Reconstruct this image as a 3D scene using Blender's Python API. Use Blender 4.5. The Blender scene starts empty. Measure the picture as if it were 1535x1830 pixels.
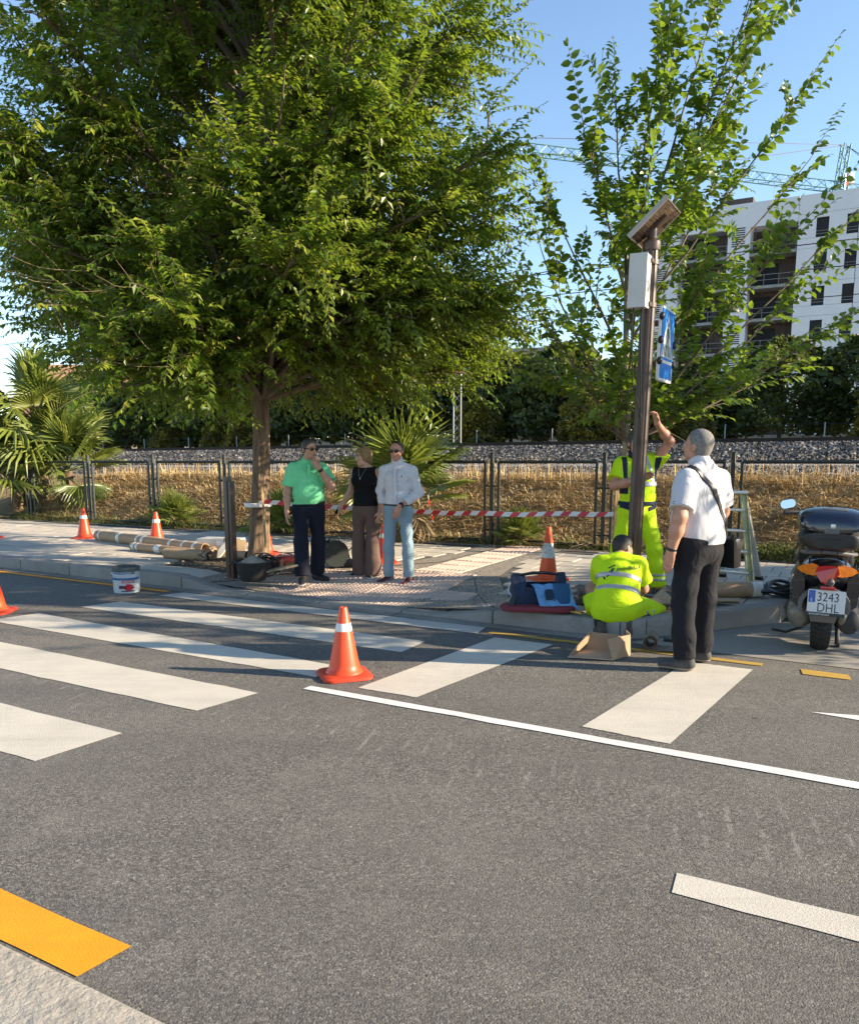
import bpy, bmesh, math, random
import numpy as np
from mathutils import Vector, Matrix, Euler
from mathutils.bvhtree import BVHTree

random.seed(11)
RNG = np.random.default_rng(11)
R = math.radians
scene = bpy.context.scene
COL = scene.collection

# ------------------------------------------------------------------ camera, sky, sun, exposure
cam_data = bpy.data.cameras.new('camera')
cam = bpy.data.objects.new('camera', cam_data)
COL.objects.link(cam)
cam.location = (0.0, 0.0, 1.6)
cam.rotation_euler = (R(90 - 8.754), 0.0, 0.0)
cam_data.sensor_fit = 'HORIZONTAL'
cam_data.sensor_width = 36.0
cam_data.lens = 1419.0 / 1535.0 * 36.0
cam_data.shift_y = 108.5 / 1535.0
cam_data.clip_start = 0.05
cam_data.clip_end = 3000.0
scene.camera = cam

SUN_EL = R(20.8)
SUN_AZ = R(99.0)                       # clockwise from +Y
SUN_DIR = Vector((math.sin(SUN_AZ) * math.cos(SUN_EL), math.cos(SUN_AZ) * math.cos(SUN_EL), math.sin(SUN_EL)))
world = bpy.data.worlds.new('World')
scene.world = world
world.use_nodes = True
wn = world.node_tree
bg = wn.nodes['Background']
sky = wn.nodes.new('ShaderNodeTexSky')
sky.sky_type = 'NISHITA'
sky.sun_disc = False
sky.sun_elevation = SUN_EL
sky.sun_rotation = SUN_AZ
sky.air_density = 1.0
sky.dust_density = 0.15
sky.ozone_density = 2.2
wn.links.new(sky.outputs['Color'], bg.inputs['Color'])
bg.inputs['Strength'].default_value = 0.108

sun_data = bpy.data.lights.new('sun', 'SUN')
sun_data.energy = 5.0
sun_data.angle = R(0.53)
sun_data.color = (1.0, 0.84, 0.62)
sun = bpy.data.objects.new('sun', sun_data)
COL.objects.link(sun)
sun.rotation_euler = SUN_DIR.to_track_quat('Z', 'Y').to_euler()

scene.view_settings.view_transform = 'Standard'
scene.view_settings.look = 'None'
scene.view_settings.exposure = 1.48
scene.view_settings.gamma = 1.0
scene.view_settings.use_curve_mapping = False
scene.cycles.max_bounces = 6
scene.cycles.transparent_max_bounces = 8

# ------------------------------------------------------------------ road frame: s runs along the road, t across it
TH = R(29.0)
E1 = np.array([math.cos(TH), -math.sin(TH)])
E2 = np.array([math.sin(TH), math.cos(TH)])
def W(s, t):
    return (s * E1[0] + t * E2[0], s * E1[1] + t * E2[1])
def Wz(s, t, z):
    a = W(s, t); return (a[0], a[1], z)
ROADROT = -TH

def sstep(a, b, x):
    x = np.clip((np.asarray(x, float) - a) / (b - a), 0, 1)
    return x * x * (3 - 2 * x)

# ------------------------------------------------------------------ object helpers
def tag(o, label=None, cat=None, group=None, kind=None):
    if label: o['label'] = label
    if cat: o['category'] = cat
    if group: o['group'] = group
    if kind: o['kind'] = kind
    return o

def thing(name, label, cat, loc=(0, 0, 0), rz=0.0, group=None, rot=None):
    o = bpy.data.objects.new(name, None)
    COL.objects.link(o)
    o.empty_display_size = 0.1
    o.location = loc
    o.rotation_euler = rot if rot is not None else (0, 0, rz)
    return tag(o, label, cat, group)

def link(name, me, parent=None, loc=None, rot=None):
    o = bpy.data.objects.new(name, me)
    COL.objects.link(o)
    if parent is not None: o.parent = parent
    if loc is not None: o.location = loc
    if rot is not None: o.rotation_euler = rot
    return o

def copy_tree(o, parent=None):
    c = o.copy(); COL.objects.link(c)
    if parent is not None: c.parent = parent
    for ch in list(o.children): copy_tree(ch, c)
    return c

def np_mesh(name, V, F, mats=None, smooth=True, attrs=None, sharp=None, mi=None):
    """V (n,3); F (m,k) with one k, or a list of such arrays."""
    me = bpy.data.meshes.new(name)
    V = np.asarray(V, np.float32)
    Fs = F if isinstance(F, list) and isinstance(F[0], np.ndarray) else [F]
    Fs = [np.asarray(f, np.int32) for f in Fs if len(f)]
    loops = np.concatenate([f.ravel() for f in Fs])
    tot = np.concatenate([np.full(len(f), f.shape[1], np.int32) for f in Fs])
    start = np.concatenate([[0], np.cumsum(tot)[:-1]]).astype(np.int32)
    me.vertices.add(len(V)); me.vertices.foreach_set('co', V.ravel())
    me.loops.add(len(loops)); me.loops.foreach_set('vertex_index', loops)
    me.polygons.add(len(tot)); me.polygons.foreach_set('loop_start', start)
    me.polygons.foreach_set('loop_total', tot)
    me.polygons.foreach_set('use_smooth', np.full(len(tot), bool(smooth)))
    if mi is not None: me.polygons.foreach_set('material_index', np.asarray(mi, np.int32))
    for m in (mats if isinstance(mats, (list, tuple)) else [mats]):
        if m is not None: me.materials.append(m)
    if attrs:
        for k, a in attrs.items():
            at = me.attributes.new(k, 'FLOAT', 'POINT')
            at.data.foreach_set('value', np.asarray(a, np.float32))
    me.update(calc_edges=True)
    if smooth and sharp: me.set_sharp_from_angle(angle=sharp)
    return me

class MB:
    """collects simple solids and builds them as one mesh"""
    def __init__(s): s.v = []; s.f = []; s.m = []
    def add(s, vs, fs, m=0, M=None):
        n = len(s.v)
        for v in vs:
            s.v.append(tuple(M @ Vector(v)) if M is not None else tuple(v))
        for f in fs:
            s.f.append([i + n for i in f]); s.m.append(m)
        return s
    def box(s, c, d, rz=0.0, m=0, rot=None, top=1.0, M=None):
        x, y, z = d[0] / 2, d[1] / 2, d[2] / 2
        vs = [(-x, -y, -z), (x, -y, -z), (x, y, -z), (-x, y, -z), (-x * top, -y * top, z), (x * top, -y * top, z), (x * top, y * top, z), (-x * top, y * top, z)]
        fs = [(0, 3, 2, 1), (4, 5, 6, 7), (0, 1, 5, 4), (1, 2, 6, 5), (2, 3, 7, 6), (3, 0, 4, 7)]
        T = Matrix.Translation(c) @ (Euler(rot).to_matrix().to_4x4() if rot else Matrix.Rotation(rz, 4, 'Z'))
        if M is not None: T = M @ T
        return s.add(vs, fs, m, T)
    def rbox(s, c, d, b=0.01, rz=0.0, m=0, rot=None, M=None, seg=2):
        bm = bmesh.new()
        bmesh.ops.create_cube(bm, size=1.0)
        bmesh.ops.scale(bm, vec=d, verts=bm.verts)
        bmesh.ops.bevel(bm, geom=list(bm.edges), offset=b, segments=seg, affect='EDGES', profile=0.6)
        T = Matrix.Translation(c) @ (Euler(rot).to_matrix().to_4x4() if rot else Matrix.Rotation(rz, 4, 'Z'))
        if M is not None: T = M @ T
        s.bm(bm, m, T); bm.free(); return s
    def bm(s, bm, m=0, T=None):
        bm.verts.index_update()
        s.add([v.co.copy() for v in bm.verts], [[v.index for v in f.verts] for f in bm.faces], m, T)
        return s
    def tube(s, pts, rad, n=8, m=0, caps=True, M=None, flat=1.0):
        pts = [Vector(p) for p in pts]
        K = len(pts)
        rad = rad if isinstance(rad, (list, tuple)) else [rad] * K
        vs, fs = [], []
        up = None
        for i, p in enumerate(pts):
            t = (pts[min(i + 1, K - 1)] - pts[max(i - 1, 0)])
            if t.length < 1e-9: t = Vector((0, 0, 1))
            t.normalize()
            if up is None:
                a = Vector((0, 0, 1)) if abs(t.z) < 0.9 else Vector((1, 0, 0))
                u = t.cross(a).normalized()
            else:
                u = (up - t * up.dot(t)).normalized()
            up = u
            w = t.cross(u)
            for j in range(n):
                a = 2 * math.pi * j / n
                vs.append(p + (u * math.cos(a) + w * math.sin(a) * flat) * rad[i])
        for i in range(K - 1):
            for j in range(n):
                a, b = i * n + j, i * n + (j + 1) % n
                fs.append((a, b, b + n, a + n))
        if caps:
            fs.append(tuple(range(n - 1, -1, -1))); fs.append(tuple((K - 1) * n + j for j in range(n)))
        return s.add(vs, fs, m, M)
    def lathe(s, prof, n=24, c=(0, 0, 0), m=0, ms=None, M=None, cap=True, a0=0.0, a1=2 * math.pi):
        """prof: list of (r, z); ms: material index per ring interval"""
        full = abs(a1 - a0 - 2 * math.pi) < 1e-6
        cnt = n if full else n + 1
        vs = []
        for r, z in prof:
            for j in range(cnt):
                a = a0 + (a1 - a0) * j / n
                vs.append((c[0] + r * math.cos(a), c[1] + r * math.sin(a), c[2] + z))
        for i in range(len(prof) - 1):
            fs = []
            for j in range(n):
                j2 = (j + 1) % cnt
                fs.append((i * cnt + j, i * cnt + j2, (i + 1) * cnt + j2, (i + 1) * cnt + j))
            base = len(s.v)
            if i == 0:
                s.add(vs, fs, ms[i] if ms else m, M); b0 = base
            else:
                for f in fs: s.f.append([k + b0 for k in f]); s.m.append(ms[i] if ms else m)
        if cap and full:
            if prof[0][0] > 1e-6: s.f.append([b0 + j for j in range(n - 1, -1, -1)]); s.m.append(ms[0] if ms else m)
            if prof[-1][0] > 1e-6: s.f.append([b0 + (len(prof) - 1) * n + j for j in range(n)]); s.m.append(ms[-1] if ms else m)
        return s
    def ell(s, c, r, n=16, k=10, m=0, M=None):
        prof = [(max(1e-5, math.sin(math.pi * i / k)), -math.cos(math.pi * i / k)) for i in range(k + 1)]
        T = Matrix.Translation(c) @ Matrix.Diagonal((r[0], r[1], r[2], 1))
        if M is not None: T = M @ T
        return s.lathe(prof, n, (0, 0, 0), m, None, T, cap=False)
    def prism(s, poly, z0, z1, m=0, M=None, mside=None):
        n = len(poly)
        vs = [(p[0], p[1], z0) for p in poly] + [(p[0], p[1], z1) for p in poly]
        s.add(vs, [tuple(range(n - 1, -1, -1)), tuple(range(n, 2 * n))], m, M)
        b = len(s.v) - 2 * n
        for i in range(n):
            j = (i + 1) % n
            s.f.append([b + i, b + j, b + n + j, b + n + i]); s.m.append(m if mside is None else mside)
        return s
    def loft(s, rings, m=0, M=None, caps=True):
        n = len(rings[0]); vs = [p for r_ in rings for p in r_]; fs = []
        for i in range(len(rings) - 1):
            for j in range(n):
                a, b = i * n + j, i * n + (j + 1) % n
                fs.append((a, b, b + n, a + n))
        if caps:
            fs.append(tuple(range(n - 1, -1, -1))); fs.append(tuple((len(rings) - 1) * n + j for j in range(n)))
        return s.add(vs, fs, m, M)
    def mesh(s, name, mats, smooth=True, sharp=R(38)):
        me = bpy.data.meshes.new(name)
        me.from_pydata(s.v, [], s.f)
        for m in (mats if isinstance(mats, (list, tuple)) else [mats]): me.materials.append(m)
        me.polygons.foreach_set('material_index', np.asarray(s.m, np.int32))
        me.polygons.foreach_set('use_smooth', np.full(len(s.f), bool(smooth)))
        me.update()
        if smooth: me.set_sharp_from_angle(angle=sharp)
        return me
    def build(s, name, mats, parent=None, smooth=True, sharp=R(38), loc=None, rot=None):
        return link(name, s.mesh(name, mats, smooth, sharp), parent, loc, rot)

def rrect(w, h, r, n=4):
    pts = []
    for cx, cy, a0 in ((w / 2 - r, h / 2 - r, 0), (-w / 2 + r, h / 2 - r, 90), (-w / 2 + r, -h / 2 + r, 180), (w / 2 - r, -h / 2 + r, 270)):
        for i in range(n + 1):
            a = R(a0 + 90 * i / n); pts.append((cx + r * math.cos(a), cy + r * math.sin(a)))
    return pts

def text_mesh(body, size, mat_, name='lettering', extrude=0.0006, align='LEFT', shear=0.0, sx=1.0):
    cu = bpy.data.curves.new(name, 'FONT')
    cu.body = body; cu.size = size; cu.extrude = extrude; cu.align_x = align; cu.shear = shear
    cu.resolution_u = 3
    o = bpy.data.objects.new(name, cu)
    COL.objects.link(o)
    dg = bpy.context.evaluated_depsgraph_get()
    me = bpy.data.meshes.new_from_object(o.evaluated_get(dg))
    bpy.data.objects.remove(o); bpy.data.curves.remove(cu)
    if sx != 1.0: me.transform(Matrix.Diagonal((sx, 1, 1, 1)))
    me.materials.clear(); me.materials.append(mat_); me.name = name
    return me

# ------------------------------------------------------------------ materials
class NT:
    def __init__(s, name):
        s.mat = bpy.data.materials.new(name); s.mat.use_nodes = True
        s.t = s.mat.node_tree; s.t.nodes.clear()
        s.out = s.t.nodes.new('ShaderNodeOutputMaterial')
        s.co = s.t.nodes.new('ShaderNodeTexCoord').outputs['Object']
    def n(s, typ, **kw):
        nd = s.t.nodes.new(typ)
        for k, v in kw.items():
            if k in nd.inputs: 
                if hasattr(v, 'links') or isinstance(v, bpy.types.NodeSocket): s.t.links.new(v, nd.inputs[k])
                else: nd.inputs[k].default_value = v
            else: setattr(nd, k, v)
        return nd
    def l(s, a, b): s.t.links.new(a, b)
    def map(s, scale, src=None, rot=(0, 0, 0)):
        m = s.n('ShaderNodeMapping'); s.l(src or s.co, m.inputs['Vector'])
        m.inputs['Scale'].default_value = scale; m.inputs['Rotation'].default_value = rot
        return m.outputs[0]
    def noise(s, scale, detail=3, rough=0.55, vec=None, dist=0.0):
        nd = s.n('ShaderNodeTexNoise', Scale=scale, Detail=detail, Roughness=rough, Distortion=dist)
        s.l(vec or s.co, nd.inputs['Vector']); return nd.outputs['Fac']
    def vor(s, scale, feature='F1', out='Distance', vec=None, rnd=1.0):
        nd = s.n('ShaderNodeTexVoronoi', Scale=scale, feature=feature, Randomness=rnd)
        s.l(vec or s.co, nd.inputs['Vector']); return nd.outputs[out]
    def ramp(s, fac, stops, interp='LINEAR'):
        nd = s.n('ShaderNodeValToRGB'); s.l(fac, nd.inputs['Fac'])
        nd.color_ramp.interpolation = interp
        el = nd.color_ramp.elements
        while len(el) < len(stops): el.new(0.5)
        for e, (p, c) in zip(el, stops):
            e.position = p; e.color = (c, c, c, 1) if isinstance(c, (int, float)) else (c[0], c[1], c[2], 1)
        return nd.outputs['Color']
    def mix(s, fac, a, b, mode='MIX'):
        nd = s.n('ShaderNodeMix', data_type='RGBA', blend_type=mode)
        for sock, v in ((nd.inputs[0], fac), (nd.inputs[6], a), (nd.inputs[7], b)):
            if isinstance(v, bpy.types.NodeSocket): s.l(v, sock)
            elif isinstance(v, (int, float)): sock.default_value = v if sock.type == 'VALUE' else (v, v, v, 1)
            else: sock.default_value = (v[0], v[1], v[2], 1)
        return nd.outputs[2]
    def math(s, op, a, b=0.0):
        nd = s.n('ShaderNodeMath', operation=op)
        for sock, v in ((nd.inputs[0], a), (nd.inputs[1], b)):
            if isinstance(v, bpy.types.NodeSocket): s.l(v, sock)
            else: sock.default_value = v
        return nd.outputs[0]
    def bump(s, h, strength=0.3, dist=0.01):
        nd = s.n('ShaderNodeBump', Strength=strength, Distance=dist); s.l(h, nd.inputs['Height']); return nd.outputs['Normal']
    def pbsdf(s, col, rough=0.6, metal=0.0, spec=0.5, normal=None, coat=0.0, **kw):
        nd = s.n('ShaderNodeBsdfPrincipled', Metallic=metal)
        nd.inputs['Specular IOR Level'].default_value = spec
        if isinstance(col, bpy.types.NodeSocket): s.l(col, nd.inputs['Base Color'])
        else: nd.inputs['Base Color'].default_value = (col[0], col[1], col[2], 1)
        if isinstance(rough, bpy.types.NodeSocket): s.l(rough, nd.inputs['Roughness'])
        else: nd.inputs['Roughness'].default_value = rough
        if normal is not None: s.l(normal, nd.inputs['Normal'])
        nd.inputs['Coat Weight'].default_value = coat
        for k, v in kw.items(): nd.inputs[k].default_value = v
        return nd
    def done(s, sh):
        s.l(sh.outputs[0] if hasattr(sh, 'outputs') else sh, s.out.inputs['Surface']); return s.mat

def mk(name, col, rough=0.6, var=0.12, scale=14.0, bump=0.0, bscale=80.0, metal=0.0, spec=0.5, coat=0.0, dirt=0.0, dirtcol=(0.16, 0.13, 0.10), bdist=0.004):
    t = NT(name)
    f = t.noise(scale, 4, 0.6)
    c = t.mix(t.ramp(f, [(0.3, 0), (0.7, 1)]), [x * (1 - var) for x in col], [min(1, x * (1 + var)) for x in col])
    if dirt > 0:
        d = t.ramp(t.noise(scale * 0.45, 5, 0.7), [(0.5, 0), (0.75, dirt)])
        c = t.mix(d, c, dirtcol)
    nm = t.bump(t.noise(bscale, 3, 0.6), bump, bdist) if bump > 0 else None
    return t.done(t.pbsdf(c, rough, metal, spec, nm, coat))

def mk_asphalt():
    t = NT('asphalt')
    cell = t.mix(t.ramp(t.noise(40, 1), [(.45, 0), (.55, 1)]), t.vor(150, out='Color'), t.vor(95, out='Color'))
    v = t.ramp(t.math('ADD', t.math('MULTIPLY', t.n('ShaderNodeSeparateColor', Color=cell).outputs[0], 0.6), t.math('MULTIPLY', t.noise(260, 2, 0.7), 0.4)),
               [(0.22, (0.045, 0.041, 0.036)), (0.50, (0.112, 0.103, 0.091)), (0.74, (0.205, 0.191, 0.169)), (0.92, (0.46, 0.435, 0.385))])
    big = t.noise(0.55, 4, 0.6)
    v = t.mix(t.ramp(big, [(0.36, 0.0), (0.68, 0.45)]), v, (0.185, 0.172, 0.152))
    lane = t.noise(1.0, 4, 0.6, t.map((0.18, 1.5, 1), rot=(0, 0, R(29))))
    v = t.mix(t.ramp(lane, [(0.40, 0.0), (0.66, 0.45)]), v, (0.085, 0.08, 0.073))
    dust = t.ramp(t.noise(2.6, 6, 0.72), [(0.52, 0), (0.74, 0.35)])
    v = t.mix(dust, v, (0.23, 0.212, 0.185))
    # wheel-worn, scraped streaks across the lane
    st = t.noise(1.0, 5, 0.65, t.map((18, 0.7, 1), rot=(0, 0, R(36))))
    area = t.ramp(t.noise(0.45, 2, 0.5), [(0.48, 0), (0.62, 1)])
    v = t.mix(t.math('MULTIPLY', t.ramp(st, [(0.64, 0), (0.74, 0.3)]), area), v, (0.33, 0.31, 0.285))
    sep = t.n('ShaderNodeSeparateXYZ', Vector=t.map((1, 1, 1), rot=(0, 0, R(29))))
    along = t.math('ABSOLUTE', t.math('SUBTRACT', sep.outputs[1], 3.45))
    belt = t.ramp(along, [(0.10, 1), (0.40, 0)])
    wv = t.n('ShaderNodeTexWave', wave_type='BANDS', bands_direction='X', Scale=3.3, Distortion=1.6, Detail=2.0)
    t.l(t.map((1, .35, 1), rot=(0, 0, R(38))), wv.inputs['Vector'])
    comb = t.math('MULTIPLY', wv.outputs['Fac'], t.ramp(t.noise(7.0, 2, .6), [(.38, 0.55), (.55, 1)]))
    v = t.mix(t.math('MULTIPLY', t.math('MULTIPLY', t.ramp(comb, [(0.84, 0), (0.99, 0.30)]), belt), t.ramp(t.noise(1.1, 2), [(.36, 0), (.5, 1)])), v, (0.36, 0.345, 0.315))
    spots = t.ramp(t.vor(1.35), [(0.022, 1), (0.042, 0)])
    v = t.mix(t.math('MULTIPLY', spots, 0.7), v, (0.02, 0.018, 0.016))
    h = t.math('ADD', t.math('MULTIPLY', t.vor(150, 'F1'), .8), t.math('MULTIPLY', t.noise(170, 4, 0.75), -1.1))
    nm = t.bump(t.math('MULTIPLY', h, -1.0), 0.8, 0.006)
    return t.done(t.pbsdf(v, 0.82, 0, 0.35, nm))

def mk_paint(name, col, worn=0.35, under=(0.12, 0.115, 0.105)):
    t = NT(name)
    w = t.noise(9, 6, 0.72)
    fine = t.noise(120, 3, 0.65)
    c = t.mix(t.ramp(t.noise(2.2, 5, 0.65), [(0.3, 0), (0.75, 1)]), [x * 0.82 for x in col], col)
    streak = t.noise(1.0, 4, 0.6, t.map((2.5, 38, 1), rot=(0, 0, -R(29))))
    c = t.mix(t.ramp(streak, [(0.54, 0), (0.75, 0.34)]), c, [x * 0.62 for x in col])
    k = t.ramp(t.math('ADD', t.math('MULTIPLY', w, 0.62), t.math('MULTIPLY', fine, 0.42)), [(0.62, 0), (0.70, worn)])
    c = t.mix(k, c, under)
    pit = t.ramp(t.noise(210, 2, 0.7), [(0.66, 0), (0.74, 0.55)])
    c = t.mix(pit, c, [x * 0.35 for x in col])
    tyre = t.ramp(t.noise(1.0, 5, 0.7, t.map((0.5, 5.5, 1), rot=(0, 0, R(29)))), [(0.50, 0), (0.78, 0.30)])
    c = t.mix(tyre, c, [x * 0.45 for x in col])
    nm = t.bump(t.math('ADD', t.noise(150, 3, 0.65), t.math('MULTIPLY', t.noise(330, 2, 0.6), 0.6)), 0.55, 0.006)
    return t.done(t.pbsdf(c, 0.7, 0, 0.4, nm))

def mk_concrete(name, col, var=0.25, bscale=60, bump=0.3, stain=0.5):
    t = NT(name)
    c = t.mix(t.ramp(t.noise(1.3, 6, 0.68), [(0.3, 0), (0.72, 1)]), [x * (1 - var) for x in col], [x * (1 + var * .6) for x in col])
    c = t.mix(t.ramp(t.noise(85, 3, 0.7), [(0.35, 0.0), (0.75, 0.5)]), c, [x * 0.62 for x in col])
    c = t.mix(t.ramp(t.noise(4.2, 5, 0.75), [(0.56, 0), (0.72, stain)]), c, [x * 0.5 for x in col])
    h = t.math('ADD', t.noise(bscale, 5, 0.7), t.math('MULTIPLY', t.noise(7, 4, 0.7), 1.2))
    return t.done(t.pbsdf(c, 0.85, 0, 0.3, t.bump(h, bump, 0.012)))

def mk_leaf(name, stops, trans=0.42, rough=0.42, tcol=(0.32, 0.46, 0.04)):
    t = NT(name)
    at = t.n('ShaderNodeAttribute', attribute_name='tint').outputs['Fac']
    c = t.ramp(at, stops)
    p = t.pbsdf(c, rough, 0, 0.45)
    tr = t.n('ShaderNodeBsdfTranslucent')
    t.l(t.mix(0.55, c, tcol), tr.inputs['Color'])
    ms = t.n('ShaderNodeMixShader', Fac=trans)
    t.l(p.outputs[0], ms.inputs[1]); t.l(tr.outputs[0], ms.inputs[2])
    return t.done(ms)

def mk_bark(name, a, b, sc=(26, 26, 3.2)):
    t = NT(name)
    f = t.noise(1.0, 6, 0.7, t.map(sc), dist=0.6)
    c = t.mix(t.ramp(f, [(0.35, 0), (0.65, 1)]), a, b)
    c = t.mix(t.ramp(t.noise(5, 3), [(0.55, 0), (0.75, .35)]), c, [x * 1.35 for x in b])
    return t.done(t.pbsdf(c, 0.9, 0, 0.2, t.bump(f, 0.9, 0.02)))

def mk_cloth(name, col, rough=0.85, var=0.08, wr=0.35, wscale=9.0, sheen=0.02):
    t = NT(name)
    f = t.noise(6, 4, 0.6)
    c = t.mix(f, [x * (1 - var) for x in col], [min(1, x * (1 + var)) for x in col])
    h = t.math('ADD', t.noise(wscale, 2, 0.5, t.map((1, 1, 0.6)), dist=1.2), t.math('MULTIPLY', t.noise(350, 2, 0.5), 0.06))
    p = t.pbsdf(c, rough, 0, 0.25, t.bump(h, wr, 0.03))
    p.inputs['Sheen Weight'].default_value = sheen
    return t.done(p)

def mk_skin(name, col):
    t = NT(name)
    f = t.noise(18, 4, 0.6)
    c = t.mix(t.ramp(f, [(0.35, 0), (0.7, 1)]), [col[0] * .9, col[1] * .82, col[2] * .78], [x * 1.06 for x in col])
    p = t.pbsdf(c, 0.5, 0, 0.4, t.bump(t.noise(120, 3), 0.12, 0.003))
    p.inputs['Subsurface Weight'].default_value = 0.08
    p.inputs['Subsurface Radius'].default_value = (0.012, 0.005, 0.003)
    return t.done(p)

MAT = {}
MAT['asphalt'] = mk_asphalt()
MAT['white_paint'] = mk_paint('white_road_paint', (0.58, 0.535, 0.455), 0.30)
MAT['fresh_white'] = mk_paint('fresh_white_paint', (0.72, 0.71, 0.68), 0.12)
MAT['faded_white'] = mk_paint('faded_white_paint', (0.48, 0.455, 0.41), 0.8)
MAT['yellow_paint'] = mk_paint('yellow_road_paint', (0.80, 0.33, 0.006), 0.25)
MAT['old_yellow'] = mk_paint('old_yellow_paint', (0.48, 0.30, 0.055), 0.85)
MAT['concrete'] = mk_concrete('kerb_concrete', (0.27, 0.25, 0.222), .3, 60, .35, .6)
MAT['slab_concrete'] = mk_concrete('parking_bay_concrete', (0.27, 0.25, 0.22), 0.15, 90, 0.2, 0.35)
MAT['near_concrete'] = mk_concrete('near_pavement_concrete', (0.33, 0.305, 0.265), 0.3, 22, 1.0, 0.6)
MAT['mortar'] = mk_concrete('joint_mortar', (0.135, 0.125, 0.11), 0.2, 90, 0.3)
MAT['paver'] = mk_concrete('paving_slab_grey', (0.50, 0.445, 0.37), 0.14, 110, 0.22, 0.3)
MAT['paver_dark'] = mk_concrete('paving_slab_dull', (0.44, 0.395, 0.33), 0.14, 110, 0.22, 0.3)
MAT['pink'] = mk_concrete('tactile_pink', (0.52, 0.40, 0.335), 0.14, 110, 0.2, 0.35)
MAT['metal_dark'] = mk('dark_green_metal', (0.018, 0.024, 0.021), 0.5, 0.2, 20, 0.05)
MAT['black_plastic'] = mk('black_plastic', (0.012, 0.012, 0.013), 0.45, 0.2, 20, 0.05)
MAT['rubber'] = mk('black_rubber', (0.016, 0.015, 0.014), 0.8, 0.25, 30, 0.2)
MAT['cardboard'] = mk('brown_cardboard', (0.37, 0.245, 0.145), 0.85, 0.12, 12, 0.2, 40, dirt=0.25, dirtcol=(.2, .12, .06))
MAT['cardboard_in'] = mk('cardboard_inside', (0.42, 0.30, 0.19), 0.85, 0.1, 12, 0.1)
MAT['tape_white'] = mk('clear_packing_tape', (0.62, 0.60, 0.55), 0.3, 0.1, 20)
MAT['wood'] = mk_bark('raw_wood', (0.33, 0.21, 0.10), (0.48, 0.33, 0.17), (30, 30, 2))
MAT['alu'] = mk('aluminium', (0.62, 0.61, 0.58), 0.35, 0.1, 20, metal=0.85)
MAT['steel_brown'] = mk('brown_painted_steel', (0.075, 0.046, 0.034), 0.4, 0.08, 9, 0.0, spec=0.5)
MAT['bark'] = mk_bark('trunk_bark', (0.085, 0.055, 0.036), (0.24, 0.17, 0.115))
MAT['bark_pale'] = mk_bark('young_bark', (0.20, 0.155, 0.105), (0.36, 0.29, 0.20), (18, 18, 5))
MAT['twig'] = mk('twig', (0.13, 0.095, 0.06), 0.8, 0.3, 8)
MAT['soil'] = mk_concrete('bare_soil', (0.10, 0.075, 0.05), 0.4, 70, 0.9, 0.5)
# ------------------------------------------------------------------ ground shapes
KERB = [(-60.0, 6.62), (-1.80, 6.62), (-1.62, 6.72), (-0.70, 7.92), (-0.62, 8.10), (-0.60, 8.62), (26.0, 8.62)]
def kerb_t(s):
    return np.interp(s, [k[0] for k in KERB], [k[1] for k in KERB])
def back_t(s):
    return 11.3 + 0.055 * np.clip(np.asarray(s, float) + 4, -14, 8)
def zpav(s, t):
    """height of the pavement's surface: a dropped kerb in front of the crossing"""
    s = np.asarray(s, float); t = np.asarray(t, float)
    drop = sstep(-7.2, -6.3, s) * (1 - sstep(-3.7, -2.7, s))
    fade = 1 - sstep(6.9, 8.3, t)
    return 0.145 - 0.118 * drop * fade
U = [-2, 0, 0.5, 1.3, 2.5, 3.3, 8.0, 8.5, 10.6, 15.0, 17.5, 30, 300]
UZ = [0.06, 0.10, 0.20, 0.62, 1.04, 1.12, 1.22, 1.34, 1.72, 1.74, 1.25, 1.1, 1.0]
def zter(s, t):
    u = np.asarray(t, float) - back_t(s)
    return np.interp(u, U, UZ) + 0.011 * np.clip(np.asarray(s, float) + 5, -40, 30) * sstep(0.5, 4, u)

def grid_st(name, s0, s1, ns, ta, tb, nt, zf, mat_, kind='structure', parent=None):
    S = np.linspace(s0, s1, ns)
    V = []
    for k in range(nt + 1):
        a = k / nt
        T = ta(S) * (1 - a) + tb(S) * a
        X = S * E1[0] + T * E2[0]; Y = S * E1[1] + T * E2[1]
        V.append(np.stack([X, Y, zf(S, T)], -1))
    V = np.concatenate(V)
    i = (np.arange(nt)[:, None] * ns + np.arange(ns - 1)[None, :]).ravel()
    F = np.stack([i, i + 1, i + 1 + ns, i + ns], -1)
    o = link(name, np_mesh(name, V, F, mat_), parent)
    return tag(o, kind=kind) if kind else o
cst = lambda v: (lambda s: np.full_like(np.asarray(s, float), v))

t_ = NT('far_ground')
MAT['far_ground'] = t_.done(t_.pbsdf(t_.mix(t_.noise(0.2, 5), (0.19, 0.15, 0.09), (0.12, 0.11, 0.07)), 0.9))
t_ = NT('dry_bank_soil')
c_ = t_.mix(t_.ramp(t_.noise(1.6, 5, 0.7), [(0.35, 0), (0.68, 1)]), (0.19, 0.13, 0.07), (0.40, 0.29, 0.15))
MAT['bank'] = t_.done(t_.pbsdf(t_.mix(t_.ramp(t_.noise(30, 4, .7), [(.4, 0), (.7, .6)]), c_, (0.40, 0.29, 0.15)), 0.95, 0, .2, t_.bump(t_.noise(25, 5, .7), 0.9, 0.05)))
t_ = NT('grey_gravel')
MAT['gravel'] = t_.done(t_.pbsdf(t_.ramp(t_.noise(22, 4, 0.75), [(0.3, (0.16, 0.15, 0.14)), (0.7, (0.40, 0.38, 0.35))]), 0.9, 0, .2, t_.bump(t_.vor(24), 0.9, 0.05)))
t_ = NT('ballast_stone')
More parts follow.
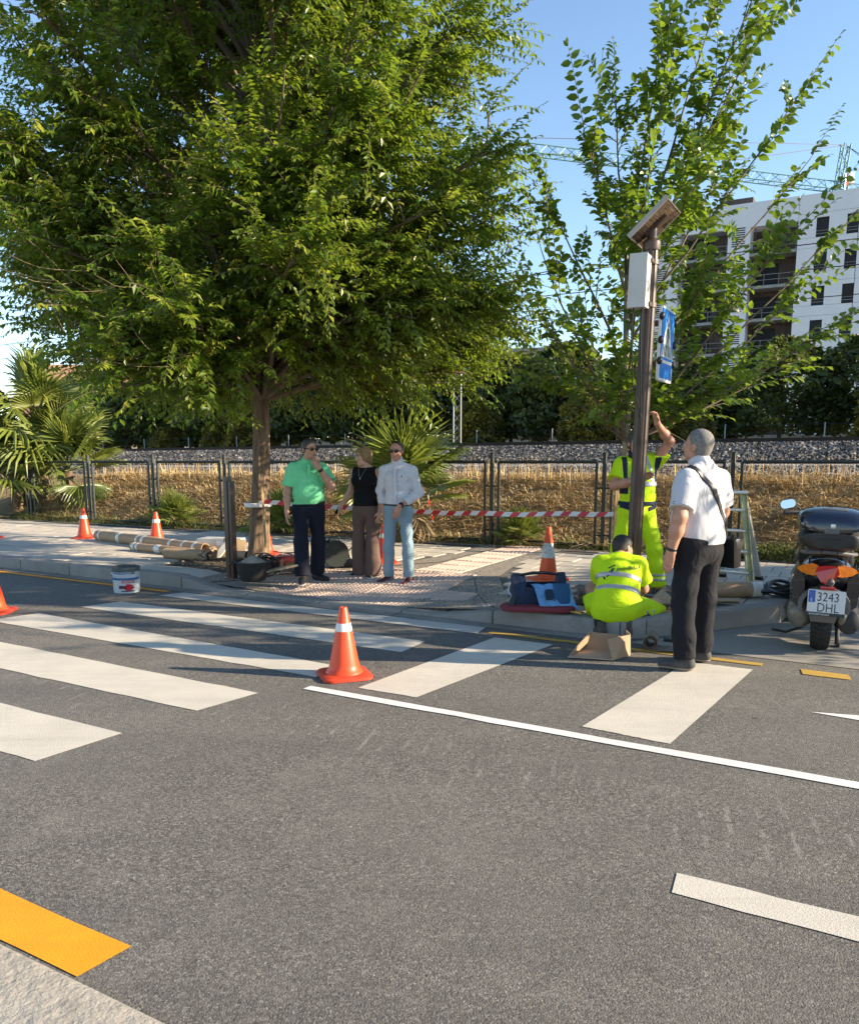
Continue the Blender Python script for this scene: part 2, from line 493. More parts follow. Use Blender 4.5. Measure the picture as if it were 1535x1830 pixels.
MAT['ballast'] = t_.done(t_.pbsdf(t_.ramp(t_.n('ShaderNodeAttribute', attribute_name='tint').outputs['Fac'], [(0.0, (0.022, 0.021, 0.022)), (0.6, (0.070, 0.067, 0.065)), (1.0, (0.24, 0.23, 0.215))]), 0.85))
MAT['ballast_under'] = mk('ballast_bed_grey', (0.10, 0.095, 0.09), 0.9, 0.3, 18, 0.8, 20)

gp = np_mesh('ground', [(-700, -700, -0.30), (700, -700, -0.30), (700, 700, -0.30), (-700, 700, -0.30)], [(0, 1, 2, 3)], MAT['far_ground'])
tag(link('ground', gp), kind='structure')
tag(grid_st('road', -60, 60, 121, cst(-9.0), cst(8.75), 12, lambda s, t: np.zeros_like(s), MAT['asphalt']), kind='structure')
road = bpy.data.objects['road']
tag(grid_st('far_terrain', -140, 120, 60, cst(28.7), cst(420.0), 30, zter, MAT['far_ground']), kind='structure')
tag(grid_st('dry_grass_bank', -45, 30, 150, lambda s: back_t(s) - 0.9, lambda s: back_t(s) + 3.35, 16, zter, MAT['bank']), kind='structure')
tag(grid_st('gravel_track', -70, 40, 110, lambda s: back_t(s) + 3.3, lambda s: back_t(s) + 8.4, 8, lambda s, t: zter(s, t) - 0.002, MAT['gravel']), kind='structure')
tag(grid_st('railway_bed', -80, 50, 130, lambda s: back_t(s) + 8.4, lambda s: back_t(s) + 17.6, 18, lambda s, t: zter(s, t) - 0.004, MAT['ballast_under']), kind='structure')

# concrete parking bay between the build-out and the lane
bay = MB()
bp = [(-1.70, 6.50), (30, 6.50), (30, 8.70), (-0.55, 8.70), (-0.55, 8.12), (-0.66, 7.96)]
bay.add([Wz(s, t, 0.004) for s, t in bp], [tuple(range(len(bp)))])
tag(bay.build('parking_bay', MAT['slab_concrete'], smooth=False), kind='structure')
# concrete gutter along the kerb
g_ = MB()
for a in np.arange(-60, -1.6, 2.0):
    b = min(a + 1.985, -1.7)
    g_.add([Wz(a, 6.455, 0.004), Wz(b, 6.455, 0.004), Wz(b, 6.64, 0.006), Wz(a, 6.64, 0.006)], [(0, 1, 2, 3)])
tag(g_.build('gutter', MAT['concrete'], smooth=False), kind='structure')

# ------------------------------------------------------------------ painted markings (sheets on the road)
def marking(name, pts, mat_, z=0.0035, sub=24):
    """quad given as s,t corners in order; slightly uneven edges"""
    P = [np.array(p, float) for p in pts]
    n = sub; rows = []
    rg = np.random.default_rng(int(abs(P[0][0] * 1000 + P[0][1] * 77)) + 3)
    for k in range(2):
        a, b = (P[0], P[1]) if k == 0 else (P[3], P[2])
        for i in range(n + 1):
            q = a + (b - a) * i / n + rg.normal(0, 0.0028, 2)
            rows.append(Wz(q[0], q[1], z))
    F = [(i, i + 1, n + 2 + i, n + 1 + i) for i in range(n)]
    o = link(name, np_mesh(name, rows, F, mat_), road)
    return o
ZB = [((-7.25, 2.94), (-3.64, 2.95), (-3.70, 2.44), (-7.3, 2.43)), ((-7.2, 3.97), (-3.47, 3.91), (-3.56, 3.44), (-7.25, 3.46)),
      ((-7.14, 4.88), (-3.41, 4.72), (-3.36, 4.40), (-7.26, 4.43)), ((-6.93, 5.70), (-3.21, 5.71), (-3.19, 5.30), (-7.05, 5.29))]
for q in ZB: marking('zebra_stripe', q, MAT['white_paint'])
marking('zebra_stripe', ((-6.75, 6.42), (-2.98, 6.44), (-2.95, 6.18), (-6.85, 6.14)), MAT['faded_white'], 0.005)
marking('lane_block', ((-2.96, 4.33), (-2.50, 4.34), (-2.22, 6.13), (-2.75, 6.13)), MAT['white_paint'])
marking('lane_block', ((-1.38, 4.33), (-0.87, 4.29), (-0.67, 6.12), (-1.13, 6.11)), MAT['white_paint'])
marking('edge_line', ((-3.26, 4.205), (6.0, 4.225), (6.0, 4.125), (-3.27, 4.125)), MAT['fresh_white'], 0.0050, 40)
marking('lane_line', ((-0.54, 2.93), (2.3, 2.96), (2.3, 2.80), (-0.53, 2.775)), MAT['white_paint'])
marking('yellow_line', ((-40, 6.42), (-6.95, 6.42), (-6.95, 6.33), (-40, 6.33)), MAT['yellow_paint'], 0.0050, 40)
marking('yellow_line', ((-2.88, 6.325), (-0.62, 6.335), (-0.62, 6.255), (-2.88, 6.245)), MAT['old_yellow'], 0.0050)
marking('yellow_line', ((-0.36, 6.30), (-0.05, 6.30), (-0.03, 6.16), (-0.34, 6.16)), MAT['old_yellow'], 0.0050)
marking('yellow_line', ((-9.0, 1.63), (-2.00, 1.605), (-2.02, 1.415), (-9.0, 1.43)), MAT['yellow_paint'])
sl = MB(); sl.add([Wz(-0.23, 5.262, 0.0040), Wz(0.06, 5.34, 0.0040), Wz(1.2, 5.36, 0.0040), Wz(1.2, 5.2, 0.0040), Wz(0.05, 5.235, 0.0040)], [(4, 3, 2, 1, 0)])
sl.build('lane_arrow', MAT['fresh_white'], road, smooth=False)

# near pavement at the photographer's feet (bottom left)
npv = MB()
S = np.linspace(-40, 40, 161)
rg = np.random.default_rng(5)
vs = []
for k, (t, z) in enumerate(((1.415, 0.0), (1.39, 0.018), (1.15, 0.024), (0.2, 0.03), (-6, 0.03))):
    for s in S: 
        j = rg.normal(0, 0.008) if k < 2 else 0
        vs.append(Wz(s, t + j, z + (rg.normal(0, .003) if 0 < k < 4 else 0)))
n_ = len(S)
npv.add(vs, [(k * n_ + i, k * n_ + i + n_, k * n_ + i + 1 + n_, k * n_ + i + 1) for k in range(4) for i in range(n_ - 1)])
tag(npv.build('near_pavement', MAT['near_concrete'], smooth=True), kind='structure')

# ------------------------------------------------------------------ far pavement: bed, slabs, tactile tiles, aggregate bands, kerb stones
pave_s = np.concatenate([np.linspace(-45, -0.66, 180), np.linspace(-0.62, 26, 50)])
def _pv():
    V = []; nt = 24
    for k in range(nt + 1):
        a = k / nt
        T = (kerb_t(pave_s) + 0.02) * (1 - a) + (back_t(pave_s) + 0.02) * a
        V.append(np.stack([pave_s * E1[0] + T * E2[0], pave_s * E1[1] + T * E2[1], zpav(pave_s, T) - 0.016], -1))
    V = np.concatenate(V); ns = len(pave_s)
    i = (np.arange(nt)[:, None] * ns + np.arange(ns - 1)[None, :]).ravel()
    return link('pavement', np_mesh('pavement', V, np.stack([i, i + 1, i + 1 + ns, i + ns], -1), MAT['mortar']))
pavement = tag(_pv(), kind='structure')

PIT = [(-7.9, -6.35, 7.22, 8.45), (-2.56, -1.35, 7.22, 8.45)]      # tree pits: s0 s1 t0 t1
def band_right(t): return np.interp(t, [6.7, 7.1, 7.6, 8.4, 9.2, 12], [-2.95, -3.25, -3.62, -4.05, -4.22, -4.27])
def band_left(t): return np.interp(t, [6.7, 7.4, 8.0, 8.6, 9.2, 12], [-6.75, -6.5, -6.0, -5.3, -4.92, -4.86])
BW = 0.32
def slab_mesh(name, w, d, h, mat_, stud=None):
    mb = MB()
    mb.box((0, 0, -h / 2), (w, d, h), top=0.985)
    if stud:
        nx, ny, kind_ = stud
        for i in range(nx):
            for j in range(ny):
                x = (-0.5 + (i + .5) / nx) * w * .97; y = (-0.5 + (j + .5) / ny) * d * .97
                if kind_ == 'dot': mb.lathe([(0.019, 0), (0.012, 0.006)], 6, (x, y, 0), cap=True)
                else: mb.box((x, y, 0.0025), (w / nx * .45, d / ny * .9, 0.005), top=.8)
    return mb.mesh(name, mat_, smooth=False)
SW, SD = 0.25, 0.40
slabA = [slab_mesh('paving_slab', SW - 0.009, SD - 0.009, 0.03, MAT['paver']), slab_mesh('paving_slab', SW - 0.009, SD - 0.009, 0.03, MAT['paver_dark'])]
tileD = slab_mesh('tactile_tile', 0.40 - 0.008, 0.40 - 0.008, 0.03, MAT['pink'], (7, 7, 'dot'))
tileB = slab_mesh('tactile_tile', 0.285, 0.392, 0.03, MAT['pink'], (5, 1, 'bar'))

def place_piece(name, me, s, t, lift=0.0, jit=0.0015):
    e = 0.1
    z = float(zpav(s, t))
    dzs = float(zpav(s + e, t) - zpav(s - e, t)) / (2 * e); dzt = float(zpav(s, t + e) - zpav(s, t - e)) / (2 * e)
    o = bpy.data.objects.new(name, me); COL.objects.link(o); o.parent = pavement
    ex = Vector((E1[0], E1[1], dzs)).normalized(); ey = Vector((E2[0], E2[1], dzt)).normalized()
    ez = ex.cross(ey).normalized(); ey = ez.cross(ex)
    M = Matrix((ex, ey, ez)).transposed().to_4x4()
    M = M @ Euler((RNG.normal(0, .003), RNG.normal(0, .003), RNG.normal(0, .004))).to_matrix().to_4x4()
    x, y = W(s, t)
    M.translation = (x, y, z + lift + RNG.normal(0, jit))
    o.matrix_basis = M
    return o
cells = []
for row, t in enumerate(np.arange(6.98, 12.2, SD)):
    for s in np.arange(-30.0, 6.0, SW):
        ss = s + (SW / 2 if row % 2 else 0)
        if t + SD / 2 > back_t(ss) - 0.16 or t - SD / 2 < kerb_t(ss) + 0.16 or t - SD/2 < kerb_t(ss - SW/2) + 0.16: continue
        if any(a - SW / 2 < ss < b + SW / 2 and c - SD / 2 < t < d + SD / 2 for a, b, c, d in PIT): continue
        if band_left(t) - BW - .02 < ss < band_right(t) + BW + .02: continue
        if ss + SW / 2 > -0.45 and t - SD / 2 < 8.8: continue
        x, y = W(ss, t)
        if y < 4: continue
        infr = abs(x / y) < 0.60
        cells.append((0 if infr else 1, y, ss, t))
cells.sort()
slab_rest = []
for k, (_o, y, ss, t) in enumerate(cells):
    if k < 300 and _o == 0: place_piece('paving_slab', slabA[0 if RNG.random() < .72 else 1], ss, t)
    else: slab_rest.append((ss, t))
V, F = [], []
for ss, t in slab_rest:
    b = len(V); w, d = (SW - .009) / 2, (SD - .009) / 2
    j = RNG.normal(0, 0.0015)
    for dz in (0.0, -0.028):
        for a, c in ((-w, -d), (w, -d), (w, d), (-w, d)): V.append(Wz(ss + a, t + c, float(zpav(ss + a, t + c)) + dz + j))
    F += [(b, b + 1, b + 2, b + 3)] + [(b + 4 + i, b + 4 + (i + 1) % 4, b + (i + 1) % 4, b + i) for i in range(4)]
o = link('paving_slab', np_mesh('paving_slab', V, F, MAT['paver'], smooth=False), pavement); o['kind'] = 'stuff'
for t in np.arange(6.99, 8.2, 0.40):
    for s in np.arange(-6.6, -3.0, 0.40):
        if s - .2 > band_left(t) + 0.02 and s + .2 < band_right(t) - 0.02: place_piece('tactile_tile', tileD, s, t)
for t in np.arange(8.39, 11.2, 0.40):
    for s in (-4.70, -4.41): place_piece('tactile_tile', tileB, s, t)
# exposed aggregate bands (dark pebbles set in mortar)
t_ = NT('exposed_aggregate')
ag = t_.ramp(t_.n('ShaderNodeSeparateColor', Color=t_.vor(75, out='Color')).outputs[0], [(0.1, (0.14, 0.12, 0.10)), (0.6, (0.28, 0.245, 0.20)), (1, (0.44, 0.39, 0.32))])
MAT['aggregate'] = t_.done(t_.pbsdf(ag, 0.8, 0, .3, t_.bump(t_.math('MULTIPLY', t_.vor(75), -1), 0.9, 0.012)))
def band(fa, fb, name='aggregate_band', lift=-0.004):
    T = np.linspace(6.78, 11.35, 60); V = []
    for t in T:
        a, b = fa(t), fb(t)
        for k in range(4):
            s = a + (b - a) * k / 3; V.append(Wz(s, t, float(zpav(s, t)) + lift))
    F = [(i * 4 + k, i * 4 + k + 1, i * 4 + k + 5, i * 4 + k + 4) for i in range(59) for k in range(3)]
    return link(name, np_mesh(name, V, F, MAT['aggregate']), pavement)
band(lambda t: band_right(t) - 0.0, lambda t: band_right(t) + BW)
band(lambda t: band_left(t) - BW, lambda t: band_left(t) + 0.0)
band(lambda t: band_left(t) - .001, lambda t: band_right(t) + .001, lift=-0.011).name = 'aggregate_band'
def edge_band():
    V = []; S = np.linspace(-40, 5, 120)
    for s in S:
        for k in range(3):
            t = back_t(s) - 0.17 + 0.19 * k / 2; V.append(Wz(s, t, float(zpav(s, t)) - 0.005))
    F = [(i * 3 + k, i * 3 + 3 + k, i * 3 + 4 + k, i * 3 + 1 + k) for i in range(len(S) - 1) for k in range(2)]
    return link('aggregate_band', np_mesh('aggregate_band', V, F, MAT['aggregate']), pavement)
edge_band()

# kerb stones
kerb = thing('kerb', None, None); kerb['kind'] = 'structure'
def kerb_stone(p, q):
    p, q = np.array(p), np.array(q)
    d = (q - p) / np.linalg.norm(q - p); nrm = np.array([-d[1], d[0]])
    if nrm[1] < 0 and abs(d[0]) > .5: nrm = -nrm
    if abs(d[0]) <= .5: nrm = np.array([-d[1], d[0]]) if (-d[1]) < 0 else np.array([d[1], -d[0]])
    g = 0.006; p = p + d * g; q = q - d * g
    rings = []
    for f in (0, 0.012, .15, .3, .45, .6, .75, .88, .988, 1):
        c = p + (q - p) * f; e = 0.006 if f in (0, 1) else 0
        zt = float(zpav(c[0], max(c[1], 6.62)) + 0.004) - e + RNG.normal(0, .001)
        if abs(d[0]) < .5 or c[0] > -1.7: zt += 0.02
        pr = [(0.0 + e, -0.05), (0.0 + e, zt - 0.025), (0.012, zt - 0.006), (0.03, zt), (0.17, zt), (0.172, -0.05)]
        rings.append([Wz(c[0] + nrm[0] * a, c[1] + nrm[1] * a, z) for a, z in pr])
    mb = MB(); mb.loft(rings)
    bm = mb.build('kerb_stone', MAT['concrete'], kerb, sharp=R(50))
    return bm
s = -34.0
while s < -1.9:
    L = 1.0
    e_ = min(s + L, -1.80)
    kerb_stone((s, 6.62), (e_, 6.62)); s = e_
kerb_stone((-1.80, 6.62), (-1.60, 6.74)); kerb_stone((-1.60, 6.74), (-1.15, 7.33)); kerb_stone((-1.15, 7.33), (-0.66, 7.97))
kerb_stone((-0.66, 7.97), (-0.60, 8.60))
s = -0.60
while s < 8: kerb_stone((s, 8.62), (s + 1.0, 8.62)); s += 1.0

# tree pits: bare soil with chips and leaves
def pit(a, b, c, d, seed):
    S = np.linspace(a, b, 22); T = np.linspace(c, d, 22); rg = np.random.default_rng(seed); V = []
    for t in T:
        for s in S:
            e = min(s - a, b - s, t - c, d - t); V.append(Wz(s, t, float(zpav(s, t)) - 0.012 + min(e, .3) * .12 + rg.normal(0, .008)))
    F = [(j * 22 + i, j * 22 + i + 1, j * 22 + i + 23, j * 22 + i + 22) for j in range(21) for i in range(21)]
    tag(link('tree_pit_soil', np_mesh('tree_pit_soil', V, F, MAT['soil'])), kind='structure')
pit(*PIT[0], 1); pit(*PIT[1], 2)
t_ = NT('litter')
MAT['litter'] = t_.done(t_.pbsdf(t_.ramp(t_.n('ShaderNodeAttribute', attribute_name='tint').outputs['Fac'], [(0, (0.07, 0.045, 0.025)), (.5, (0.26, 0.17, 0.085)), (1, (0.46, 0.37, 0.24))]), 0.85))
def litter(name, n, gen, size, seed, label=None):
    rg = np.random.default_rng(seed); V = np.zeros((n, 4, 3)); 
    P = gen(rg, n)
    a = rg.uniform(0, 6.28, n); L = size * rg.uniform(.5, 1.4, n); w = L * rg.uniform(.2, .6, n)
    dx = np.stack([np.cos(a), np.sin(a), rg.normal(0, .25, n)], -1); dy = np.stack([-np.sin(a), np.cos(a), rg.normal(0, .35, n)], -1)
    V[:, 0] = P - dx * L[:, None] / 2; V[:, 1] = P + dy * w[:, None] / 2; V[:, 2] = P + dx * L[:, None] / 2; V[:, 3] = P - dy * w[:, None] / 2
    V[..., 2] += 0.006
    F = np.arange(n * 4).reshape(n, 4)
    o = link(name, np_mesh(name, V.reshape(-1, 3), F, MAT['litter'], False, {'tint': np.repeat(rg.random(n), 4)}))
    return tag(o, label, kind='stuff')
def in_pit(k):
    a, b, c, d = PIT[k]
    def g(rg, n):
        s = rg.uniform(a, b, n); t = rg.uniform(c, d, n)
        return np.stack([s * E1[0] + t * E2[0], s * E1[1] + t * E2[1], zpav(s, t) + 0.012 + rg.random(n) * .025], -1)
    return g
litter('dry_leaf_litter', 900, in_pit(0), 0.035, 3); litter('dry_leaf_litter', 1300, in_pit(1), 0.04, 4)
def along_kerb(rg, n):
    s = rg.uniform(-12, -1.2, n); t = 6.60 - np.abs(rg.normal(0, .09, n)); t = np.where(s > -1.7, kerb_t(s) - np.abs(rg.normal(0, .08, n)) - .03, t)
    return np.stack([s * E1[0] + t * E2[0], s * E1[1] + t * E2[1], np.full(n, .006)], -1)
litter('gutter_debris', 380, along_kerb, 0.025, 6)
def on_edge(rg, n):
    s = rg.uniform(-16, 3, n); t = back_t(s) - np.abs(rg.normal(0, .12, n)) + .1
    return np.stack([s * E1[0] + t * E2[0], s * E1[1] + t * E2[1], np.full(n, .147)], -1)
litter('dry_grass_litter', 1600, on_edge, 0.05, 8)

# ------------------------------------------------------------------ dry grass on the bank, ballast stones
t_ = NT('dry_grass')
MAT['dry_grass'] = t_.done(t_.pbsdf(t_.ramp(t_.n('ShaderNodeAttribute', attribute_name='tint').outputs['Fac'], [(0, (0.20, 0.135, 0.065)), (.35, (0.48, 0.335, 0.16)), (.8, (0.72, 0.545, 0.285)), (1, (0.78, 0.65, 0.39))]), 0.9, 0, .2))
def grass(name, n, s0, s1, u0, u1, hmin, hmax, seed, mat_, lean=0.5, wid=0.006, tint=None):
    rg = np.random.default_rng(seed)
    s = rg.uniform(s0, s1, n); u = rg.uniform(u0, u1, n)
    cl = 0.5 + 0.25 * np.sin(s * 2.3 + 1.7 * np.sin(u * 2.1)) * np.sin(u * 3.1 + s * .7) + .25 * np.sin(s * 7.1 + u * 3) * np.sin(u * 6.3 - s * 2.1)
    keep = rg.random(n) < 0.45 + 0.55 * cl
    s, u, cl = s[keep], u[keep], cl[keep]; n = len(s)
    t = back_t(s) + u
    P = np.stack([s * E1[0] + t * E2[0], s * E1[1] + t * E2[1], zter(s, t) - .01], -1)
    h = rg.uniform(hmin, hmax, n) * (0.6 + .6 * cl); a = rg.uniform(0, 6.28, n); ln = rg.uniform(0.1, 1, n) * lean
    D = np.stack([np.cos(a) * ln, np.sin(a) * ln - .12, np.ones(n)], -1)
    sd = np.stack([-np.sin(a), np.cos(a), np.zeros(n)], -1) * (wid * rg.uniform(.6, 1.5, n))[:, None]
    V = np.zeros((n, 5, 3)); V[:, 0] = P - sd; V[:, 1] = P + sd
    mid = P + D * (h * .55)[:, None]
    V[:, 2] = mid + sd * .8; V[:, 3] = mid - sd * .8
    V[:, 4] = P + D * h[:, None] + np.stack([np.cos(a), np.sin(a), -0.5 + 0 * a], -1) * (h * .35 * ln)[:, None]
    b = np.arange(n)[:, None] * 5
    tn = rg.random(n) * .8 + .2 * cl if tint is None else tint(rg, n)
    o = link(name, np_mesh(name, V.reshape(-1, 3), [b + np.array([0, 1, 2, 3]), b + np.array([3, 2, 4])], mat_, True, {'tint': np.repeat(tn, 5)}))
    return tag(o, kind='stuff')
grass('dry_grass', 70000, -16.5, 3.0, 0.15, 3.3, 0.05, 0.19, 21, MAT['dry_grass'], 3.4, .007)
grass('dry_grass_stalks', 2600, -17, 3.0, 2.3, 3.6, 0.22, 0.5, 22, MAT['dry_grass'], 0.35, .004)
MAT['green_grass'] = mk_leaf('green_grass', [(0, (0.03, 0.05, 0.012)), (1, (0.16, 0.17, 0.05))], .3)
grass('green_weeds', 5200, -16.5, -8.8, -0.1, 0.5, 0.06, 0.22, 23, MAT['green_grass'], .8, .005)
grass('green_weeds', 2600, -6.5, -1.0, 0.0, 0.45, 0.05, 0.16, 24, MAT['green_grass'], .8, .005)

def stones(name, n, gen, r0, r1, seed, mat_, kind='stuff'):
    rg = np.random.default_rng(seed)
    P = gen(rg, n); r = rg.uniform(r0, r1, n)
    base = np.array([(-1, -1, -1), (1, -1, -1), (1, 1, -1), (-1, 1, -1), (-1, -1, 1), (1, -1, 1), (1, 1, 1), (-1, 1, 1)], float) * 0.62
    V = base[None] * r[:, None, None] * rg.uniform(.6, 1.25, (n, 1, 3)) + rg.normal(0, .16, (n, 8, 3)) * r[:, None, None]
    q = rg.normal(0, 1, (n, 4)); q /= np.linalg.norm(q, axis=1, keepdims=True); w, x, y, z = q.T
    M = np.stack([1 - 2 * (y * y + z * z), 2 * (x * y - z * w), 2 * (x * z + y * w), 2 * (x * y + z * w), 1 - 2 * (x * x + z * z), 2 * (y * z - x * w), 2 * (x * z - y * w), 2 * (y * z + x * w), 1 - 2 * (x * x + y * y)], -1).reshape(n, 3, 3)
    V = np.einsum('nij,nkj->nki', M, V) + P[:, None]
    b = np.arange(n)[:, None, None] * 8
    F = (b + np.array([(0, 3, 2, 1), (4, 5, 6, 7), (0, 1, 5, 4), (1, 2, 6, 5), (2, 3, 7, 6), (3, 0, 4, 7)])[None]).reshape(-1, 4)
    o = link(name, np_mesh(name, V.reshape(-1, 3), F, mat_, False, {'tint': np.repeat(rg.random(n) ** 1.3, 8)}))
    return tag(o, kind=kind)
def on_ballast(rg, n):
    s = rg.uniform(-36, 4.5, n); u = rg.uniform(8.35, 11.4, n); t = back_t(s) + u
    return np.stack([s * E1[0] + t * E2[0], s * E1[1] + t * E2[1], zter(s, t) + .012], -1)
stones('ballast_stones', 38000, on_ballast, 0.035, 0.066, 31, MAT['ballast'])
def on_gravel(rg, n):
    s = rg.uniform(-25, 4, n); u = rg.uniform(3.3, 8.3, n); t = back_t(s) + u
    return np.stack([s * E1[0] + t * E2[0], s * E1[1] + t * E2[1], zter(s, t) + .0], -1)
stones('gravel_stones', 9000, on_gravel, 0.02, 0.045, 32, MAT['ballast'])

# rails on the ballast
MAT['rail'] = mk('rusty_rail_steel', (0.035, 0.028, 0.024), 0.6, 0.3, 6, metal=0.3)
for u in (11.7, 13.2):
    mb = MB(); pts = []
    for s in np.arange(-70, 40, 4.0):
        t = float(back_t(s)) + u; pts.append(Wz(s, t, float(zter(s, t)) + 0.05))
    rings = [[(p[0] + E2[0] * a, p[1] + E2[1] * a, p[2] + z) for a, z in ((-.06, 0), (.06, 0), (.012, .03), (.03, .13), (-.03, .13), (-.012, .03))] for p in pts]
    mb.loft(rings)
    o = mb.build('rail', MAT['rail'], sharp=R(30))
    tag(o, 'long dark steel rail on top of the grey ballast, ' + ('nearer of the two' if u < 12 else 'farther of the two'), 'rail', 'rails of the railway track')

# ------------------------------------------------------------------ green mesh fence along the pavement
fence = thing('fence', 'long dark green wire mesh fence between the pavement and the dry grass bank', 'fence')
FS = [-1.68 + 1.765 * k for k in range(-14, 5)]
def fpt(s): 
    t = float(back_t(s)) + 0.18; return Wz(s, t, float(zter(s, t)) - .03)
def ftop(s): return 1.425 + 0.006 * (s + 5)
wire_mat = MAT['metal_dark']
for i, s in enumerate(FS):
    x, y, z = fpt(s); top = ftop(s)
    mb = MB(); mb.rbox((x, y, (z + top + 0.13) / 2), (0.055, 0.055, top + 0.13 - z), 0.006, ROADROT, seg=1)
    mb.box((x, y, top + 0.134), (0.06, 0.06, 0.008), ROADROT)
    mb.build('post', wire_mat, fence)
    if i == len(FS) - 1: break
    s2 = FS[i + 1]; a = s + 0.115; b = s2 - 0.115
    fr = MB()
    for q in (a, b):
        px, py, pz = fpt(q); fr.box((px, py, (pz + .06 + ftop(q)) / 2), (0.035, 0.035, ftop(q) - pz - .06), ROADROT)
    for dz in (0.0, None):
        p1, p2 = fpt(a), fpt(b)
        z1, z2 = (ftop(a), ftop(b)) if dz is not None else (p1[2] + .09, p2[2] + .09)
        fr.tube([(p1[0], p1[1], z1), (p2[0], p2[1], z2)], 0.024, 4)
    for q, r_ in ((a, s), (b, s2)):
        pq, pr = fpt(q), fpt(r_)
        for zz in (0.35, 1.05): fr.tube([(pq[0], pq[1], zz), (pr[0], pr[1], zz)], 0.012, 4)
    fr.build('panel_frame', wire_mat, fence, smooth=False)
    wm = MB(); n = int((b - a) / 0.05)
    if -16.5 < s < 1.5:
        for k in range(1, n):
            q = a + (b - a) * k / n; px, py, pz = fpt(q)
            wm.tube([(px, py, pz + .1), (px, py, ftop(q) - .02)], 0.0018, 3, caps=False)
        for k in range(1, 9):
            p1, p2 = fpt(a), fpt(b); h = .1 + k * .135
            wm.tube([(p1[0], p1[1], p1[2] + h), (p2[0], p2[1], p2[2] + h)], 0.0024, 3, caps=False)
        o = wm.build('wire_mesh', wire_mat, fence, smooth=False); o['kind'] = 'stuff'
# ------------------------------------------------------------------ far side of the railway: buildings, crane, mast, wires
MAT['facade'] = mk_concrete('white_facade_panel', (0.74, 0.75, 0.77), 0.05, 4, 0.02, 0.06)
MAT['facade_core'] = mk('facade_joint', (0.22, 0.22, 0.22), 0.9, 0.1, 2)
MAT['dark_open'] = mk('dark_window_opening', (0.012, 0.014, 0.016), 0.8, 0.3, 1.2)
MAT['brickwall'] = mk('brick_with_loggia_shade', (0.075, 0.058, 0.05), 0.9, 0.3, 2.5)  # brick colour darkened to carry the shade inside the loggias
MAT['grey_slab'] = mk('raw_concrete_slab', (0.26, 0.26, 0.25), 0.9, 0.15, 2)
TF = 79.6
bld = thing('apartment_block', 'white panelled apartment block under construction with dark open windows', 'building')
def fbox(mb, s0, s1, z0, z1, t0, t1, m=0):
    c = Wz((s0 + s1) / 2, (t0 + t1) / 2, (z0 + z1) / 2); mb.box(c, (s1 - s0, t1 - t0, z1 - z0), ROADROT, m)
core = MB(); fbox(core, -7.3, 13, 0, 23.2, TF + .14, TF + 14); fbox(core, -20.0, -7.3, 0, 23.2, TF + 2.0, TF + 14)
core.build('wall', MAT['facade_core'], bld, smooth=False)
tops = [21.50 - 2.86 * k for k in range(8)]
bays = [(-7.3, -2.62), (-2.60, 2.08), (2.10, 6.78), (6.80, 11.5)]
for (b0, b1) in bays:
    wins = [(b0 + 1.44, b0 + 2.42), (b0 + 3.80, min(b0 + 4.72, b1 - .001))]
    pm = MB(); fbox(pm, b0 + .015, b1 - .015, 21.9, 23.5, TF, TF + .13); pm.build('parapet', MAT['facade'], bld, smooth=False)
    for zt in tops:
        if zt < 2: continue
        p = MB(); fbox(p, b0 + .015, b1 - .015, zt - 2.86 + .40, zt - 1.62, TF, TF + .13); p.build('facade_panel', MAT['facade'], bld, smooth=False)
        xs = [b0 + .015, wins[0][0], wins[0][1], wins[1][0], b1 - .015]
        p = MB()
        for a, c in ((xs[0], xs[1]), (xs[2], xs[3])): fbox(p, a, c, zt - 1.6, zt + .38, TF, TF + .13)
        for w in wins: fbox(p, w[0] + .002, w[1] - .002, zt + .02, zt + .38, TF, TF + .129)
        if b1 - .015 > wins[1][1] + .05: fbox(p, wins[1][1], b1 - .015, zt - 1.6, zt + .38, TF, TF + .13)
        p.build('facade_panel', MAT['facade'], bld, smooth=False)
        for w in wins:
            q = MB(); fbox(q, w[0] - .02, w[1] + .02, zt - 1.62, zt + .03, TF + .118, TF + .137)
            wo = q.build('window', MAT['dark_open'], bld, smooth=False)
            q = MB()
            fbox(q, w[0], w[1], zt - 1.33, zt - 1.29, TF + .09, TF + .115); fbox(q, w[0], w[1], zt - 1.08, zt - 1.05, TF + .09, TF + .115)
            q.build('guard_rail', MAT['grey_slab'], wo, smooth=False)
for (b0, b1, wallmat) in ((-11.2, -7.32, 'brickwall'), (-17.4, -13.1, 'brickwall')):
    q = MB(); fbox(q, b0, b1, 0, 21.4, TF + 1.9, TF + 1.99); q.build('loggia_wall', MAT[wallmat], bld, smooth=False)
    p = MB(); fbox(p, b0 - .01, b1 + .01, 21.4, 23.5, TF, TF + .4); p.build('parapet', MAT['facade'], bld, smooth=False)
    for k, zt in enumerate(tops):
        if zt < 2: continue
        p = MB(); fbox(p, b0, b1, zt - 2.62, zt - 2.36, TF + .02, TF + 1.9); p.build('balcony_slab', MAT['grey_slab'], bld, smooth=False)
        p = MB(); fbox(p, b0 + .35, b1 - 1.55, zt - 2.3, zt - .2, TF + 1.85, TF + 1.91); p.build('window', MAT['dark_open'], bld, smooth=False)
        p = MB()
        for h in (.45, .9): fbox(p, b0, b1, zt - 2.36 + h, zt - 2.32 + h, TF + .05, TF + .08)
        for a in np.linspace(b0 + .1, b1 - .1, 4): fbox(p, a, a + .04, zt - 2.36, zt - 1.4, TF + .05, TF + .08)
        p.build('railing', MAT['facade_core'], bld, smooth=False)
